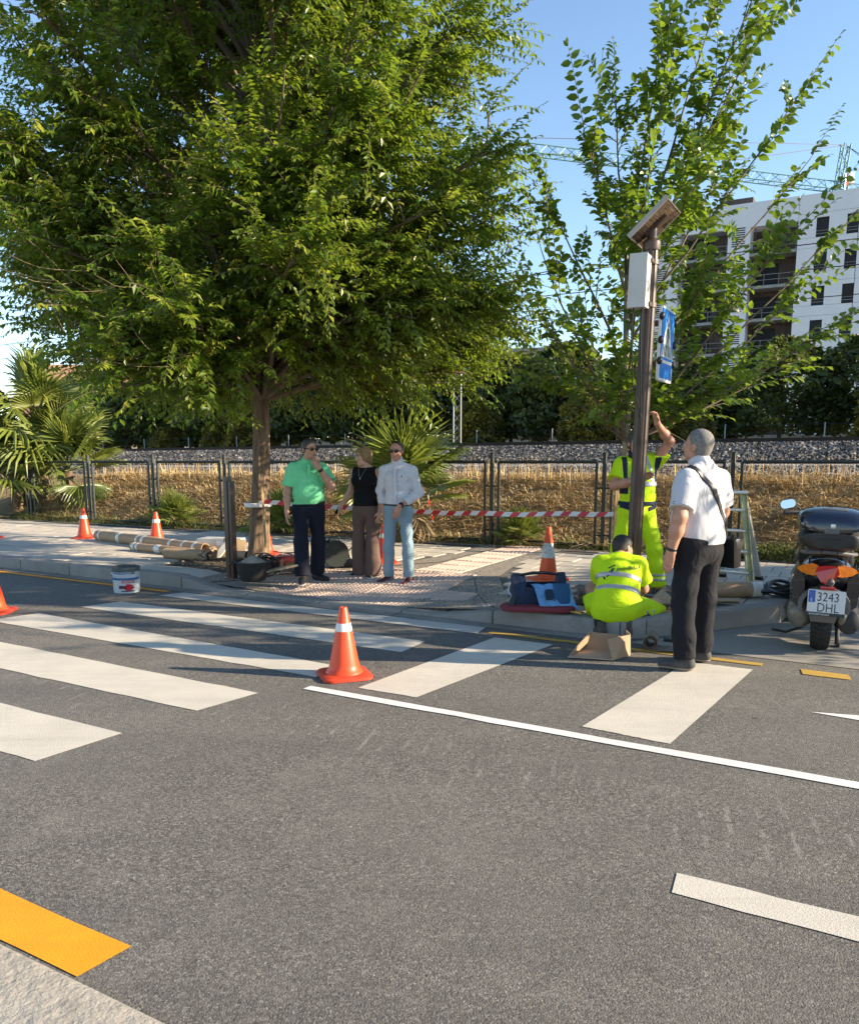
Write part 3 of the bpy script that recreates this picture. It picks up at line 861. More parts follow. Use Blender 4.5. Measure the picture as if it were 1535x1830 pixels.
for (b0, b1) in ((-13.1, -11.2), (-20.0, -17.4)):
    p = MB(); fbox(p, b0, b1, 0, 23.5, TF, TF + 2.0); p.build('facade_panel', MAT['facade'], bld, smooth=False)
    for zt in tops:
        if zt < 2: continue
        lv = MB()
        for k in range(9): fbox(lv, b0 + .35, b0 + 1.45, zt - 1.65 + k * .19, zt - 1.56 + k * .19, TF - .03, TF - .004)
        lv.build('louvre', MAT['dark_open'], bld, smooth=False)
p = MB(); fbox(p, -14, -11.3, 23.5, 24.3, TF + 1.2, TF + 5); p.build('roof_housing', MAT['brickwall'], bld, smooth=False)
p = MB()
for a in (-9.5, -8.2):
    fbox(p, a, a + .05, 23.5, 25.2, TF + .3, TF + .35)
fbox(p, -9.5, -8.15, 25.15, 25.2, TF + .3, TF + .35); fbox(p, -9.5, -8.15, 24.6, 24.64, TF + .3, TF + .35)
p.build('roof_railing', MAT['alu'], bld, smooth=False)
MAT['flag_orange'] = mk('orange_flag', (0.62, 0.13, 0.05), .8)
fl = thing('flag', 'small orange flag on the white block roof edge', 'flag', Wz(-3.9, TF + .6, 23.2))
q = MB(); q.tube([(0, 0, 0), (0, 0, 1.75)], .03, 6); q.build('pole', MAT['alu'], fl)
q = MB(); q.loft([[(0.02, 0, 1.7), (.34, .06, 1.45), (.28, -.03, .9), (.02, 0, .6)], [(0.02, .02, 1.7), (.34, .08, 1.45), (.28, -.01, .9), (.02, .02, .6)]]); q.build('cloth', MAT['flag_orange'], fl)

# tower crane
MAT['crane'] = mk('teal_crane_paint', (0.13, 0.27, 0.26), 0.5, .15, 3)
crane = thing('tower_crane', 'teal lattice tower crane rising behind the white block', 'crane', (55.8, 115.0, 0))
def lattice(mb, a, b, w, n, r, tri=True):
    a, b = Vector(a), Vector(b); d = (b - a).normalized(); up = Vector((0, 0, 1)) if abs(d.z) < .9 else Vector((1, 0, 0))
    u = d.cross(up).normalized(); v = u.cross(d).normalized()
    ch = [u * -w / 2, u * w / 2, v * w * .9] if tri else [u * -w / 2 - v * w / 2, u * w / 2 - v * w / 2, u * w / 2 + v * w / 2, -u * w / 2 + v * w / 2]
    for c in ch: mb.tube([a + c, b + c], r, 4)
    for i in range(n):
        p, q = a + (b - a) * i / n, a + (b - a) * (i + 1) / n
        for k in range(len(ch)):
            c1, c2 = ch[k], ch[(k + 1) % len(ch)]
            mb.tube([p + c1, q + c2] if i % 2 else [p + c2, q + c1], r * .55, 3, caps=False)
q = MB(); lattice(q, (0, 0, 0), (0, 0, 37), 1.6, 26, .11, False); q.build('mast', MAT['crane'], crane, smooth=False)
q = MB(); lattice(q, (0, 0, 36.6), (-62, -19.5, 36.6), 1.35, 52, .085); q.build('jib', MAT['crane'], crane, smooth=False)
q = MB(); lattice(q, (0, 0, 36.6), (14, 4.4, 36.6), 1.35, 12, .085); q.build('counter_jib', MAT['crane'], crane, smooth=False)
q = MB(); lattice(q, (0, 0, 37), (.6, 0, 42.6), .9, 6, .1, False); q.build('tower_head', MAT['crane'], crane, smooth=False)
q = MB()
for b in ((-20, -6.3, 38), (-48, -15.1, 38), (13.5, 4.2, 37.5), (11, 3.5, 37.5)): q.tube([(.6, 0, 42.5), b], .045, 3)
q.build('pendant_line', MAT['rail'], crane, smooth=False)
q = MB(); q.rbox((1.0, -.6, 38.0), (1.0, 1.1, 1.5), .08); q.build('cab', MAT['facade'], crane)

# plain houses far behind
MAT['cream_wall'] = mk_concrete('cream_render', (0.46, 0.39, 0.30), .12, 6, .05, .15)
MAT['house_brick'] = mk('reddish_house_brick', (0.26, 0.14, 0.10), .9, .2, 4)
MAT['roof_tile'] = mk('clay_roof', (0.33, 0.17, 0.10), .85, .25, 6)
MAT['shutter'] = mk('teal_shutter', (0.09, 0.20, 0.22), .6)
h1 = thing('cream_house', 'cream rendered building with a flat roof seen between the two street trees', 'house', (9.3, 62, 0), R(-18))
q = MB(); q.box((0, 0, 4.3), (6.4, 8, 8.6)); q.build('wall', MAT['cream_wall'], h1, smooth=False)
q = MB(); q.box((0, 0, 8.72), (6.8, 8.4, .24)); q.build('roof', MAT['grey_slab'], h1, smooth=False)
for x in (-1.7, 0.2, 2.0):
    for z in (4.3, 7.3):
        q = MB(); q.box((x, -4.03, z), (.85, .08, 1.25)); w_ = q.build('window', MAT['dark_open'], h1, smooth=False)
        q = MB()
        for a in (-.46, .46): q.box((x + a, -4.05, z), (.08, .1, 1.4))
        for a in (-.66, .66): q.box((x, -4.05, z + a), (1.0, .1, .08))
        q.build('frame', MAT['facade'], w_, smooth=False)
h2 = thing('brick_house', 'reddish brick house with a teal window behind the big fan palm', 'house', (-25.5, 62, 0), R(12))
q = MB(); q.box((0, 0, 3.2), (9, 7, 6.4)); q.build('wall', MAT['house_brick'], h2, smooth=False)
q = MB(); q.loft([[(-4.9, -3.9, 6.4), (4.9, -3.9, 6.4), (4.9, 3.9, 6.4), (-4.9, 3.9, 6.4)], [(-3.4, -.1, 8.0), (3.4, -.1, 8.0), (3.4, .1, 8.0), (-3.4, .1, 8.0)]]); q.build('roof', MAT['roof_tile'], h2, smooth=False)
for x in (-2.6, -.4, 2.6):
    q = MB(); q.box((x, -3.53, 4.7), (.95, .08, 1.2)); w_ = q.build('window', MAT['shutter'], h2, smooth=False)
    q = MB(); q.box((x, -3.56, 4.02), (1.2, .14, .1)); q.build('sill', MAT['facade'], w_, smooth=False)
h3 = thing('pale_house', 'pale cream house whose gable shows under the big tree crown', 'house', (-19.0, 60, 0), R(8))
q = MB(); q.box((0, 0, 3.0), (5, 6, 6.0)); q.build('wall', MAT['cream_wall'], h3, smooth=False)
q = MB(); q.loft([[(-2.8, -3.3, 6.0), (2.8, -3.3, 6.0), (2.8, 3.3, 6.0), (-2.8, 3.3, 6.0)], [(-.1, -3.3, 7.3), (.1, -3.3, 7.3), (.1, 3.3, 7.3), (-.1, 3.3, 7.3)]]); q.build('roof', MAT['roof_tile'], h3, smooth=False)
lw = thing('low_wall', 'long pale low wall behind the clipped trees beyond the railway', 'wall', Wz(-20, 44, 0.4), ROADROT)
q = MB(); q.box((0, 0, .95), (90, .25, 1.9)); q.build('wall_body', MAT['cream_wall'], lw, smooth=False)
q = MB(); q.box((0, 0, 1.94), (90, .33, .08)); q.build('coping', MAT['grey_slab'], lw, smooth=False)

# lattice mast of the railway, wires
MAT['galv'] = mk('galvanised_steel', (0.25, 0.27, 0.27), .45, .12, 5, metal=.4)
mast = thing('catenary_mast', 'grey steel lattice mast standing beside the railway track', 'mast', (0.92, 26.9, 1.2))
q = MB(); lattice(q, (0, 0, 0), (0, 0, 7.2), .24, 22, .018, False); q.build('lattice_column', MAT['galv'], mast, smooth=False)
q = MB(); q.tube([(0, 0, 6.6), (-1.2, -2.2, 6.4)], .035, 6); q.tube([(0, 0, 5.2), (-1.2, -2.2, 6.3)], .03, 6); q.build('cantilever', MAT['galv'], mast)
for i, (z, rr, nm) in enumerate(((4.9, .012, 'lowest'), (5.65, .014, 'middle'), (6.3, .014, 'topmost'))):
    q = MB(); pts = []
    for s in np.arange(-90, 60, 5.0):
        sag = .18 * math.sin(math.pi * ((s + 13) % 50) / 50)
        pts.append(Wz(s, 24.5, z + .85 + .011 * (s + 5) - sag))
    q.tube(pts, rr, 5)
    tag(q.build('overhead_wire', MAT['rail']), f'{nm} of the thin overhead wires above the railway track', 'wire', 'overhead railway wires')
# white marker posts beyond the ballast
pf = thing('trackside_fence', 'thin wire fence with pale posts beyond the railway ballast', 'fence')
MAT['pale_post'] = mk('pale_post_paint', (0.30, 0.32, 0.31), .6)
prev = None
for s in np.arange(-48, 14, 3.1):
    t = float(back_t(s)) + 18.2; z = float(zter(s, t))
    x, y = W(s, t)
    q = MB(); q.tube([(x, y, z), (x, y, z + 1.25)], .02, 6); q.build('post', MAT['pale_post'], pf)
    if prev:
        q = MB()
        for h in (.5, .9, 1.2): q.tube([(prev[0], prev[1], prev[2] + h), (x, y, z + h)], .008, 3, caps=False)
        q.build('wire', MAT['rail'], pf, smooth=False)
    prev = (x, y, z)
# ------------------------------------------------------------------ foliage tools (vectorised)
def nrm(v): return v / np.maximum(np.linalg.norm(v, axis=-1, keepdims=True), 1e-9)

def leaves_mesh(name, P, D, N, L, w, mat_, tint, rich=False):
    """leaf blades: base P, direction D, face normal N, length L, width ratio w"""
    n = len(P); S = nrm(np.cross(D, N)); N = nrm(np.cross(S, D)); L = L[:, None]
    if not rich:
        V = np.stack([P, P + D * L * .45 + S * L * w * .5 + N * L * .07, P + D * L - N * L * .10, P + D * L * .45 - S * L * w * .5 + N * L * .07], 1)
        b = np.arange(n)[:, None] * 4
        F = [b + np.array([0, 1, 2]), b + np.array([0, 2, 3])]
        k = 4
    else:
        V = np.stack([P, P + D * L * .28 + S * L * w * .46 + N * L * .08, P + D * L * .66 + S * L * w * .40 + N * L * .05, P + D * L - N * L * .14,
                      P + D * L * .66 - S * L * w * .40 + N * L * .05, P + D * L * .28 - S * L * w * .46 + N * L * .08, P + D * L * .5], 1)
        b = np.arange(n)[:, None] * 7
        F = [b + np.array([0, 1, 6]), b + np.array([0, 6, 5]), b + np.array([1, 2, 6]), b + np.array([5, 6, 4]), b + np.array([2, 3, 6]), b + np.array([6, 3, 4])]
        k = 7
    return np_mesh(name, V.reshape(-1, 3), F, mat_, rich, {'tint': np.repeat(tint, k)})

def tubes_np(name, paths, radii, n, mat_):
    """paths (S,K,3), radii (S,K)"""
    S, K, _ = paths.shape
    T = np.zeros_like(paths); T[:, 1:-1] = paths[:, 2:] - paths[:, :-2]; T[:, 0] = paths[:, 1] - paths[:, 0]; T[:, -1] = paths[:, -1] - paths[:, -2]
    T = nrm(T); a = np.where(np.abs(T[..., 2:3]) < .9, np.array([0, 0, 1.]), np.array([1., 0, 0]))
    u = nrm(np.cross(T, a)); v = np.cross(T, u)
    ang = 2 * np.pi * np.arange(n) / n
    V = paths[:, :, None] + (u[:, :, None] * np.cos(ang)[:, None] + v[:, :, None] * np.sin(ang)[:, None]) * radii[:, :, None, None]
    idx = (np.arange(S)[:, None, None] * K + np.arange(K - 1)[None, :, None]) * n
    j = np.arange(n)[None, None, :]; j2 = (j + 1) % n
    F = np.stack([idx + j, idx + j2, idx + n + j2, idx + n + j], -1).reshape(-1, 4)
    return np_mesh(name, V.reshape(-1, 3), F, mat_, True)

def arc(P0, P3, lift, K, rg, wob=0.05):
    """K points from P0 to P3 with an upward bow"""
    a = np.linspace(0, 1, K)[None, :, None]
    mid = (P0 + P3) / 2 + lift
    p = (1 - a) ** 2 * P0[:, None] + 2 * a * (1 - a) * mid[:, None] + a ** 2 * P3[:, None]
    L = np.linalg.norm(P3 - P0, axis=-1)[:, None, None]
    w = rg.normal(0, 1, p.shape); w[:, 0] = 0; w = np.cumsum(w, 1) * wob * L / K
    return p + w * (a > 0)

def shoots(P, D, ln, nl, leafL, rg, w=.5, droop=.25, leaf_droop=.35, tint0=.5, tintv=.25, upn=0.8, spread=.8):
    """whips carrying alternate leaves. returns shoot paths and leaf arrays"""
    S = len(P); K = 5
    a = np.linspace(0, 1, K)[None, :, None]
    paths = P[:, None] + D[:, None] * a * ln[:, None, None] + np.array([0, 0, -1.]) * (a ** 2) * (droop * ln)[:, None, None]
    f = (np.arange(nl)[None, :] + rg.uniform(.2, .8, (S, 1))) / nl
    f = np.clip(.08 + .94 * f, 0, 1)[..., None]
    LP = P[:, None] + D[:, None] * f * ln[:, None, None] + np.array([0, 0, -1.]) * (f ** 2) * (droop * ln)[:, None, None]
    td = nrm(D[:, None] + np.array([0, 0, -2.]) * f * droop[:, None, None])
    up = np.array([0, 0, 1.]) + rg.normal(0, .35, (S, 1, 3))
    side = nrm(np.cross(td, np.broadcast_to(up, td.shape)))
    sg = np.where(np.arange(nl) % 2 == 0, 1., -1.)[None, :, None]
    LD = nrm(td * (.55 + .5 * (f > .93)) + side * sg * spread * (f <= .95) + np.array([0, 0, -leaf_droop]) + rg.normal(0, .22, td.shape))
    LN = nrm(np.cross(side * 1.0, td) * upn + np.array([0, 0, .5]) + rg.normal(0, .35, td.shape))
    LL = leafL * rg.uniform(.62, 1.15, (S, nl)) * (1 - .45 * (f[..., 0] > .86))
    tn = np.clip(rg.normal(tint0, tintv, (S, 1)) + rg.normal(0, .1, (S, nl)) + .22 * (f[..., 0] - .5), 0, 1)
    return paths, LP.reshape(-1, 3), LD.reshape(-1, 3), LN.reshape(-1, 3), LL.ravel(), tn.ravel()

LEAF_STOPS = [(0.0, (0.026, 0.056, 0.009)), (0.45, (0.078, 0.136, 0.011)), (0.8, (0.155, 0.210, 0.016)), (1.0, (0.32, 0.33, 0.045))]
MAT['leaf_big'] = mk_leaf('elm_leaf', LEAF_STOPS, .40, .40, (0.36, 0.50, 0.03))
MAT['leaf_young'] = mk_leaf('young_elm_leaf', [(0.0, (0.034, 0.068, 0.010)), (0.5, (0.075, 0.142, 0.014)), (1.0, (0.19, 0.25, 0.032))], .42, .40, (0.34, 0.50, 0.03))
MAT['leaf_dry'] = mk('dead_twig', (0.20, 0.14, 0.08), .9, .3, 8)

def crown_point(rg, n, z, Rz, cx, cy, ry=1.0, rmin=.5):
    """random points inside a lumpy crown"""
    zz = rg.uniform(z[0], z[-1], n * 3)
    Rr = np.interp(zz, z, Rz)
    keep = rg.random(n * 3) < (Rr / max(Rz)) ** 1.2
    zz, Rr = zz[keep][:n], Rr[keep][:n]
    a = rg.uniform(0, 2 * np.pi, len(zz)); r = Rr * (rmin + (1 - rmin) * np.sqrt(rg.random(len(zz))))
    lump = 1 + .10 * np.sin(3 * a + zz * 2.1) + .08 * np.sin(5 * a - zz * 3.3)
    return np.stack([cx + np.cos(a) * r * lump, cy + np.sin(a) * r * lump * ry, zz], -1)

def big_tree(root, base, z, Rz, nl, nsec, nsh, leafL, seed, trunk, leafmat, wood, rmin=.45, n_leaf=20, rich=False, droop=.28, up=.35, w=.52, tint0=.5, ln=(.35, .85), zfork=2.1, cx=0.0):
    rg = np.random.default_rng(seed)
    bx, by, bz = base
    T = crown_point(rg, nl, z, Rz, cx, 0, .85, .72); nl = len(T)
    zst = np.clip(T[:, 2] - rg.uniform(.9, 2.4, nl) - .25 * np.hypot(T[:, 0], T[:, 1]), zfork, z[-1] - 1.2)
    P0 = np.stack([trunk(zst)[0], trunk(zst)[1], zst], -1)
    limbs = arc(P0, T, np.stack([0 * zst, 0 * zst, .35 + 0 * zst], -1), 9, rg, .10)
    rad = np.linspace(.038, .009, 9)[None] * rg.uniform(.6, 1.5, (nl, 1))
    link('branch', tubes_np('branch', limbs, rad, 6, wood), root)
    # secondaries
    li = np.repeat(np.arange(nl), nsec); f = rg.uniform(.22, 1.0, nl * nsec)
    k = f * 8; k0 = np.minimum(k.astype(int), 7); fr = (k - k0)[:, None]
    P1 = limbs[li, k0] * (1 - fr) + limbs[li, k0 + 1] * fr
    out = nrm(np.stack([P1[:, 0], P1[:, 1], 0 * f], -1))
    ld = nrm(limbs[li, 8] - limbs[li, 0])
    D1 = nrm(out * .75 + ld * .45 + rg.normal(0, .62, P1.shape) + np.array([0, 0, up * .6]))
    L1 = rg.uniform(.35, 1.0, len(P1)) * (.75 + .5 * (1 - f))
    E1_ = P1 + D1 * L1[:, None]
    Rl = np.interp(E1_[:, 2], z, Rz) * 1.06; rr = np.hypot(E1_[:, 0] - cx, E1_[:, 1] / .9)
    ok = (rr < Rl) & (E1_[:, 2] > z[0] - .02)
    P1, E1_, D1, L1 = P1[ok], E1_[ok], D1[ok], L1[ok]
    sec = arc(P1, E1_, np.array([0, 0, .06]) + 0 * P1, 5, rg, .08)
    link('branchlet', tubes_np('branchlet', sec, np.linspace(.013, .005, 5)[None] * rg.uniform(.7, 1.4, (len(sec), 1)), 4, wood), root)
    # leafy shoots
    si = np.repeat(np.arange(len(sec)), nsh); f = rg.uniform(.1, 1, len(si)); k = f * 4; k0 = np.minimum(k.astype(int), 3); fr = (k - k0)[:, None]
    P2 = sec[si, k0] * (1 - fr) + sec[si, k0 + 1] * fr
    D2 = nrm(D1[si] * .6 + nrm(np.stack([P2[:, 0], P2[:, 1], 0 * f], -1)) * .45 + rg.normal(0, .55, P2.shape) + np.array([0, 0, up]))
    ls = rg.uniform(ln[0], ln[1], len(P2))
    pa, LP, LD, LN, LL, tn = shoots(P2, D2, ls, n_leaf, leafL, rg, droop=droop * rg.uniform(.3, 1.6, len(P2)), tint0=tint0, tintv=.2)
    return rg, sec, D1, pa, (LP, LD, LN, LL, tn)

# ------------------------------------------------------------------ the big tree
TB = (-2.25, 10.29, 0.13)
tree1 = thing('street_tree', 'big leafy tree with a thick brown trunk behind the dark steel post', 'tree', TB, group='trees along the pavement')
def trunk1(z):
    z = np.asarray(z, float); return .04 * z + .03 * np.sin(z * 1.1), .02 * np.sin(z * .9)
zz = np.concatenate([np.array([-.12, 0, .1, .3, .7, 1.2, 1.8, 2.3]), np.linspace(3, 8.3, 12)])
rad = np.interp(zz, [-.12, 0, .12, .5, 1.3, 2.2, 4, 8.3], [.185, .165, .145, .125, .108, .098, .085, .02])
mb = MB(); rings = []
rg0 = np.random.default_rng(3)
ph = rg0.uniform(0, 6.28, 8)
for z, r in zip(zz, rad):
    cx, cy = trunk1(z); ring = []
    for j in range(20):
        a = 2 * math.pi * j / 20
        q = 1 + .06 * math.sin(3 * a + ph[0] + z * .5) + .04 * math.sin(7 * a + ph[1]) + .025 * math.sin(11 * a + ph[2] + z)
        ring.append((cx + math.cos(a) * r * q, cy + math.sin(a) * r * q, z))
    rings.append(ring)
mb.loft(rings); mb.build('trunk', MAT['bark'], tree1)
Z1 = [1.86, 2.1, 2.5, 3.2, 4.4, 5.8, 7.0, 8.2, 9.3]
R1 = [2.2, 2.7, 2.95, 3.05, 3.05, 2.85, 2.45, 1.8, .5]
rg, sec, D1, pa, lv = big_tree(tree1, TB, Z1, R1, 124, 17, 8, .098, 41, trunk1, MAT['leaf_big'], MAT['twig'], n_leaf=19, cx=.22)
# long whips that stand out of the outline
o_i = np.argsort(-np.hypot(sec[:, -1, 0], sec[:, -1, 1]) - .25 * rg.random(len(sec)))[:420]
PW = sec[o_i, -1]; DW = nrm(nrm(np.stack([PW[:, 0], PW[:, 1], 0 * PW[:, 2]], -1)) * .8 + np.array([0, 0, .55]) + rg.normal(0, .38, PW.shape))
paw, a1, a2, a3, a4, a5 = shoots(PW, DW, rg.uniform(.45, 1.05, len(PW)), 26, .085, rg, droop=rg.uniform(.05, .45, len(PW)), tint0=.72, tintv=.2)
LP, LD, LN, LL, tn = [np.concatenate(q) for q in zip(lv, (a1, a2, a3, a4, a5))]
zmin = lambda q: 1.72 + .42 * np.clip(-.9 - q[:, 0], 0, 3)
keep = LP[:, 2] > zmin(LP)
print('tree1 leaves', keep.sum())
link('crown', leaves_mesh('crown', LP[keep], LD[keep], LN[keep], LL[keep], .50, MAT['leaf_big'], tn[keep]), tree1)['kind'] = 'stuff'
allp = np.concatenate([pa, paw]); allp = allp[allp[:, :, 2].min(1) > zmin(allp[:, 4])]
link('twig', tubes_np('twig', allp, np.linspace(.0042, .0014, 5)[None] + np.zeros((len(allp), 1)), 3, MAT['twig']), tree1)['kind'] = 'stuff'
# bare dead twigs low on the left side
n = 26; P = np.stack([rg.uniform(-1.6, .1, n), rg.uniform(-2.75, -2.1, n), rg.uniform(2.3, 3.2, n)], -1)
Pe = P + np.stack([rg.uniform(-.9, -.1, n), rg.uniform(-.5, .1, n), rg.uniform(-.1, .5, n)], -1)
link('dead_twig', tubes_np('dead_twig', arc(P, Pe, np.array([0, 0, -.12]) + 0 * P, 7, rg, .12), np.linspace(.005, .0015, 7)[None] + np.zeros((n, 1)), 4, MAT['leaf_dry']), tree1)

# ------------------------------------------------------------------ the young tree behind the sign column
T2B = (2.16, 8.72, 0.13)
tree2 = thing('street_tree', 'young slender tree with pale trunk and large leaves behind the brown sign column', 'tree', T2B, group='trees along the pavement')
def trunk2(z):
    z = np.asarray(z, float); return -.02 * z + .015 * np.sin(z * 1.5), .01 * z
mb = MB(); zz = np.linspace(-.1, 3.3, 15)
mb.tube([(float(trunk2(z)[0]), float(trunk2(z)[1]), z) for z in zz], list(np.interp(zz, [-.1, 0, .4, 1.7, 3.3], [.075, .062, .052, .046, .022])), 12)
mb.build('trunk', MAT['bark_pale'], tree2)
rg = np.random.default_rng(77)
tg = np.array([(-1.02, -.4, 3.45), (-.9, .4, 4.1), (-.55, -.2, 4.55), (-.2, .3, 5.2), (.15, -.3, 5.3), (.35, .4, 6.0), (.75, 0, 6.1), (1.05, -.4, 5.9), (1.25, .2, 5.75), (1.5, -.2, 4.9), (1.85, .3, 4.55),
               (2.15, -.1, 3.7), (2.25, -.3, 2.85), (1.7, .3, 2.35), (1.2, -.5, 2.25), (.6, -.9, 2.1), (-.3, -.8, 2.1), (-.85, .2, 2.3), (-.95, -.5, 2.75), (.3, .9, 2.7), (.9, .8, 3.5), (.4, -1.1, 3.0), (1.1, -1.0, 3.3), (-.2, -.9, 3.6), (.5, -.6, 4.2), (1.0, .4, 4.4), (.1, .8, 4.0), (1.6, .0, 3.0), (.75, -.4, 4.9), (-.55, .4, 3.0)])
nl = len(tg)
zst = np.clip(tg[:, 2] - 1.0 - .55 * np.hypot(tg[:, 0], tg[:, 1]) - rg.uniform(0, .4, nl), 1.55, 3.1)
P0 = np.stack([trunk2(zst)[0], trunk2(zst)[1], zst], -1)
limbs = arc(P0, tg, np.array([0, 0, -.05]) + 0 * tg, 9, rg, .05)
link('branch', tubes_np('branch', limbs, np.linspace(.018, .005, 9)[None] + np.zeros((nl, 1)), 6, MAT['twig']), tree2)
nsec = 18; li = np.repeat(np.arange(nl), nsec); f = rg.uniform(.2, .98, nl * nsec); k = f * 8; k0 = np.minimum(k.astype(int), 7); fr = (k - k0)[:, None]
P1 = limbs[li, k0] * (1 - fr) + limbs[li, k0 + 1] * fr
ld = nrm(limbs[li, 8] - limbs[li, 3])
D1 = nrm(ld * .8 + rg.normal(0, .5, P1.shape) + np.array([0, 0, .25]))
kp = rg.random(len(P1)) < np.where(P1[:, 0] > .95, .30, np.where(P1[:, 0] < -.45, .6, .95)) * np.where(P1[:, 2] < 2.5, .8, 1.0); P1, D1 = P1[kp], D1[kp]
ls = rg.uniform(.3, .75, len(P1))
pa, b1, b2, b3, b4, b5 = shoots(P1, D1, ls, 17, .108, rg, droop=rg.uniform(.0, .35, len(P1)), tint0=.5, tintv=.22, leaf_droop=.25)
DW = nrm(ld[::nsec] * 1.0 + np.array([0, 0, .12]) + rg.normal(0, .12, (nl, 3)))
PW = np.concatenate([limbs[:, 8], limbs[:, 7], limbs[:, 6]]); DW = np.concatenate([DW, nrm(DW + rg.normal(0, .25, DW.shape)), nrm(DW + rg.normal(0, .3, DW.shape))])
paw, a1, a2, a3, a4, a5 = shoots(PW, DW, rg.uniform(.55, 1.05, len(PW)), 20, .112, rg, droop=rg.uniform(-.05, .2, len(PW)), tint0=.6, tintv=.2)
LP, LD, LN, LL, tn = [np.concatenate(q) for q in zip((b1, b2, b3, b4, b5), (a1, a2, a3, a4, a5))]
keep = LP[:, 2] > 1.75
link('crown', leaves_mesh('crown', LP[keep], LD[keep], LN[keep], LL[keep], .62, MAT['leaf_young'], tn[keep], True), tree2)['kind'] = 'stuff'
allp = np.concatenate([pa, paw]); link('twig', tubes_np('twig', allp, np.linspace(.005, .0016, 5)[None] + np.zeros((len(allp), 1)), 4, MAT['twig']), tree2)['kind'] = 'stuff'
print('tree2 leaves', keep.sum())

# ------------------------------------------------------------------ next trees of the same row, to the right of the frame: they shade the pavement and the bay
def row_tree(base, seed, z, Rz, label):
    tr = thing('street_tree', label, 'tree', base, group='trees along the pavement')
    mb = MB(); zz = np.linspace(-.1, z[-1] * .8, 12); mb.tube([(0, 0, q) for q in zz], list(np.linspace(.15, .03, 12)), 12); mb.build('trunk', MAT['bark'], tr)
    rg, sec, D1, pa, lv = big_tree(tr, base, z, Rz, 17, 12, 4, .10, seed, lambda q: (0 * np.asarray(q, float), 0 * np.asarray(q, float)), MAT['leaf_big'], MAT['twig'], n_leaf=14, zfork=1.2)
    link('crown', leaves_mesh('crown', lv[0], lv[1], lv[2], lv[3] * 1.25, .55, MAT['leaf_big'], lv[4]), tr)['kind'] = 'stuff'
row_tree((7.4, 6.45, .13), 51, [.8, 1.3, 2.2, 3.6, 4.8, 5.6, 6.4], [1.0, 1.7, 2.1, 1.9, 1.5, 1.0, .3], 'street tree outside the view on the right, low bushy crown')

# ------------------------------------------------------------------ clipped trees beyond the railway
MAT['leaf_hedge'] = mk_leaf('hedge_leaf', [(0.0, (0.022, 0.032, 0.009)), (.5, (0.056, 0.076, 0.016)), (1.0, (0.13, 0.14, 0.028))], .25, .6, (0.25, 0.30, 0.03))
MAT['leaf_yellow'] = mk_leaf('yellowing_leaf', [(0.0, (0.05, 0.055, 0.010)), (.6, (0.16, 0.14, 0.02)), (1.0, (0.36, 0.27, 0.03))], .3, .6, (0.5, 0.40, 0.03))
def far_tree_meshes(seed, h, r, mat_):
    rg = np.random.default_rng(seed); n = 7600
    z = rg.uniform(.22, 1, n) ** .9 * h
    Rr = r * np.interp(z / h, [.2, .35, .6, .85, 1.0], [.75, 1.0, .95, .7, .15])
    a = rg.uniform(0, 6.28, n); q = np.sqrt(rg.uniform(.35, 1.0, n))
    lump = 1 + .16 * np.sin(3 * a + z * 2.4) + .14 * np.sin(5 * a - z * 4.1)
    P = np.stack([np.cos(a) * Rr * q * lump, np.sin(a) * Rr * q * lump, z + .15 * np.sin(7 * a)], -1)
    D = nrm(np.stack([np.cos(a), np.sin(a), 0 * a + .3], -1) + rg.normal(0, .7, (n, 3)))
    N = nrm(rg.normal(0, .6, (n, 3)) + np.stack([np.cos(a), np.sin(a), 0 * a + .7], -1))
    cl = .5 + .5 * np.sin(2.7 * a + z * 3) * np.sin(z * 5.1 - a)
    cr = leaves_mesh('crown', P, D, N, rg.uniform(.13, .28, n), .7, mat_, np.clip(cl * .7 + rg.normal(.12, .2, n), 0, 1))
    m = MB(); m.tube([(0, 0, -.3), (.02, 0, h * .3), (-.03, .02, h * .75)], [.09, .075, .03], 7)
    for k in range(5):
        b = k * 1.3; m.tube([(0, 0, h * (.28 + .06 * k)), (math.cos(b) * r * .55, math.sin(b) * r * .55, h * (.5 + .07 * k))], [.035, .012], 5)
    return cr, m.mesh('trunk', MAT['bark'])
kinds = [far_tree_meshes(60 + i, h, r, MAT['leaf_hedge']) for i, (h, r) in enumerate(((4.0, 1.9), (4.6, 2.1), (3.7, 2.0)))]
kinds += [far_tree_meshes(70, 3.2, 1.35, MAT['leaf_yellow']), far_tree_meshes(71, 5.6, 2.4, MAT['leaf_hedge'])]
rg = np.random.default_rng(8)
posn = ['leftmost', 'second', 'third', 'fourth', 'fifth', 'sixth', 'seventh', 'eighth', 'ninth', 'tenth', 'eleventh', 'twelfth', 'thirteenth', 'fourteenth', 'fifteenth', 'sixteenth', 'seventeenth', 'eighteenth', 'nineteenth', 'twentieth', 'twenty-first', 'twenty-second', 'twenty-third', 'twenty-fourth']
hs = np.arange(-42, 12, 2.75)
for i, s in enumerate(hs):
    t = 33.5 + rg.uniform(-.6, .6); kd = int(rg.integers(0, 3))
    q = posn[i] if i else 'first'
    ro = thing('clipped_tree', f'dense dark green tree, {q} from the left in the row beyond the railway', 'tree', Wz(s + rg.uniform(-.3, .3), t, float(zter(s, t)) - .1), rg.uniform(0, 6.28), 'row of dark trees beyond the railway')
    c = link('crown', kinds[kd][0], ro); c['kind'] = 'stuff'; link('trunk', kinds[kd][1], ro)
    sc = rg.uniform(1.15, 1.4) if s < -9 else rg.uniform(.92, 1.12); ro.scale = (sc, sc, sc * rg.uniform(.94, 1.1))
ys = [(-33.5, 31.2, .62), (-27.3, 31.0, .95), (-29.6, 31.6, .8), (-14.8, 30.9, .8), (-9.8, 30.7, .85), (-6.2, 30.8, .7), (.6, 31.0, .95)]
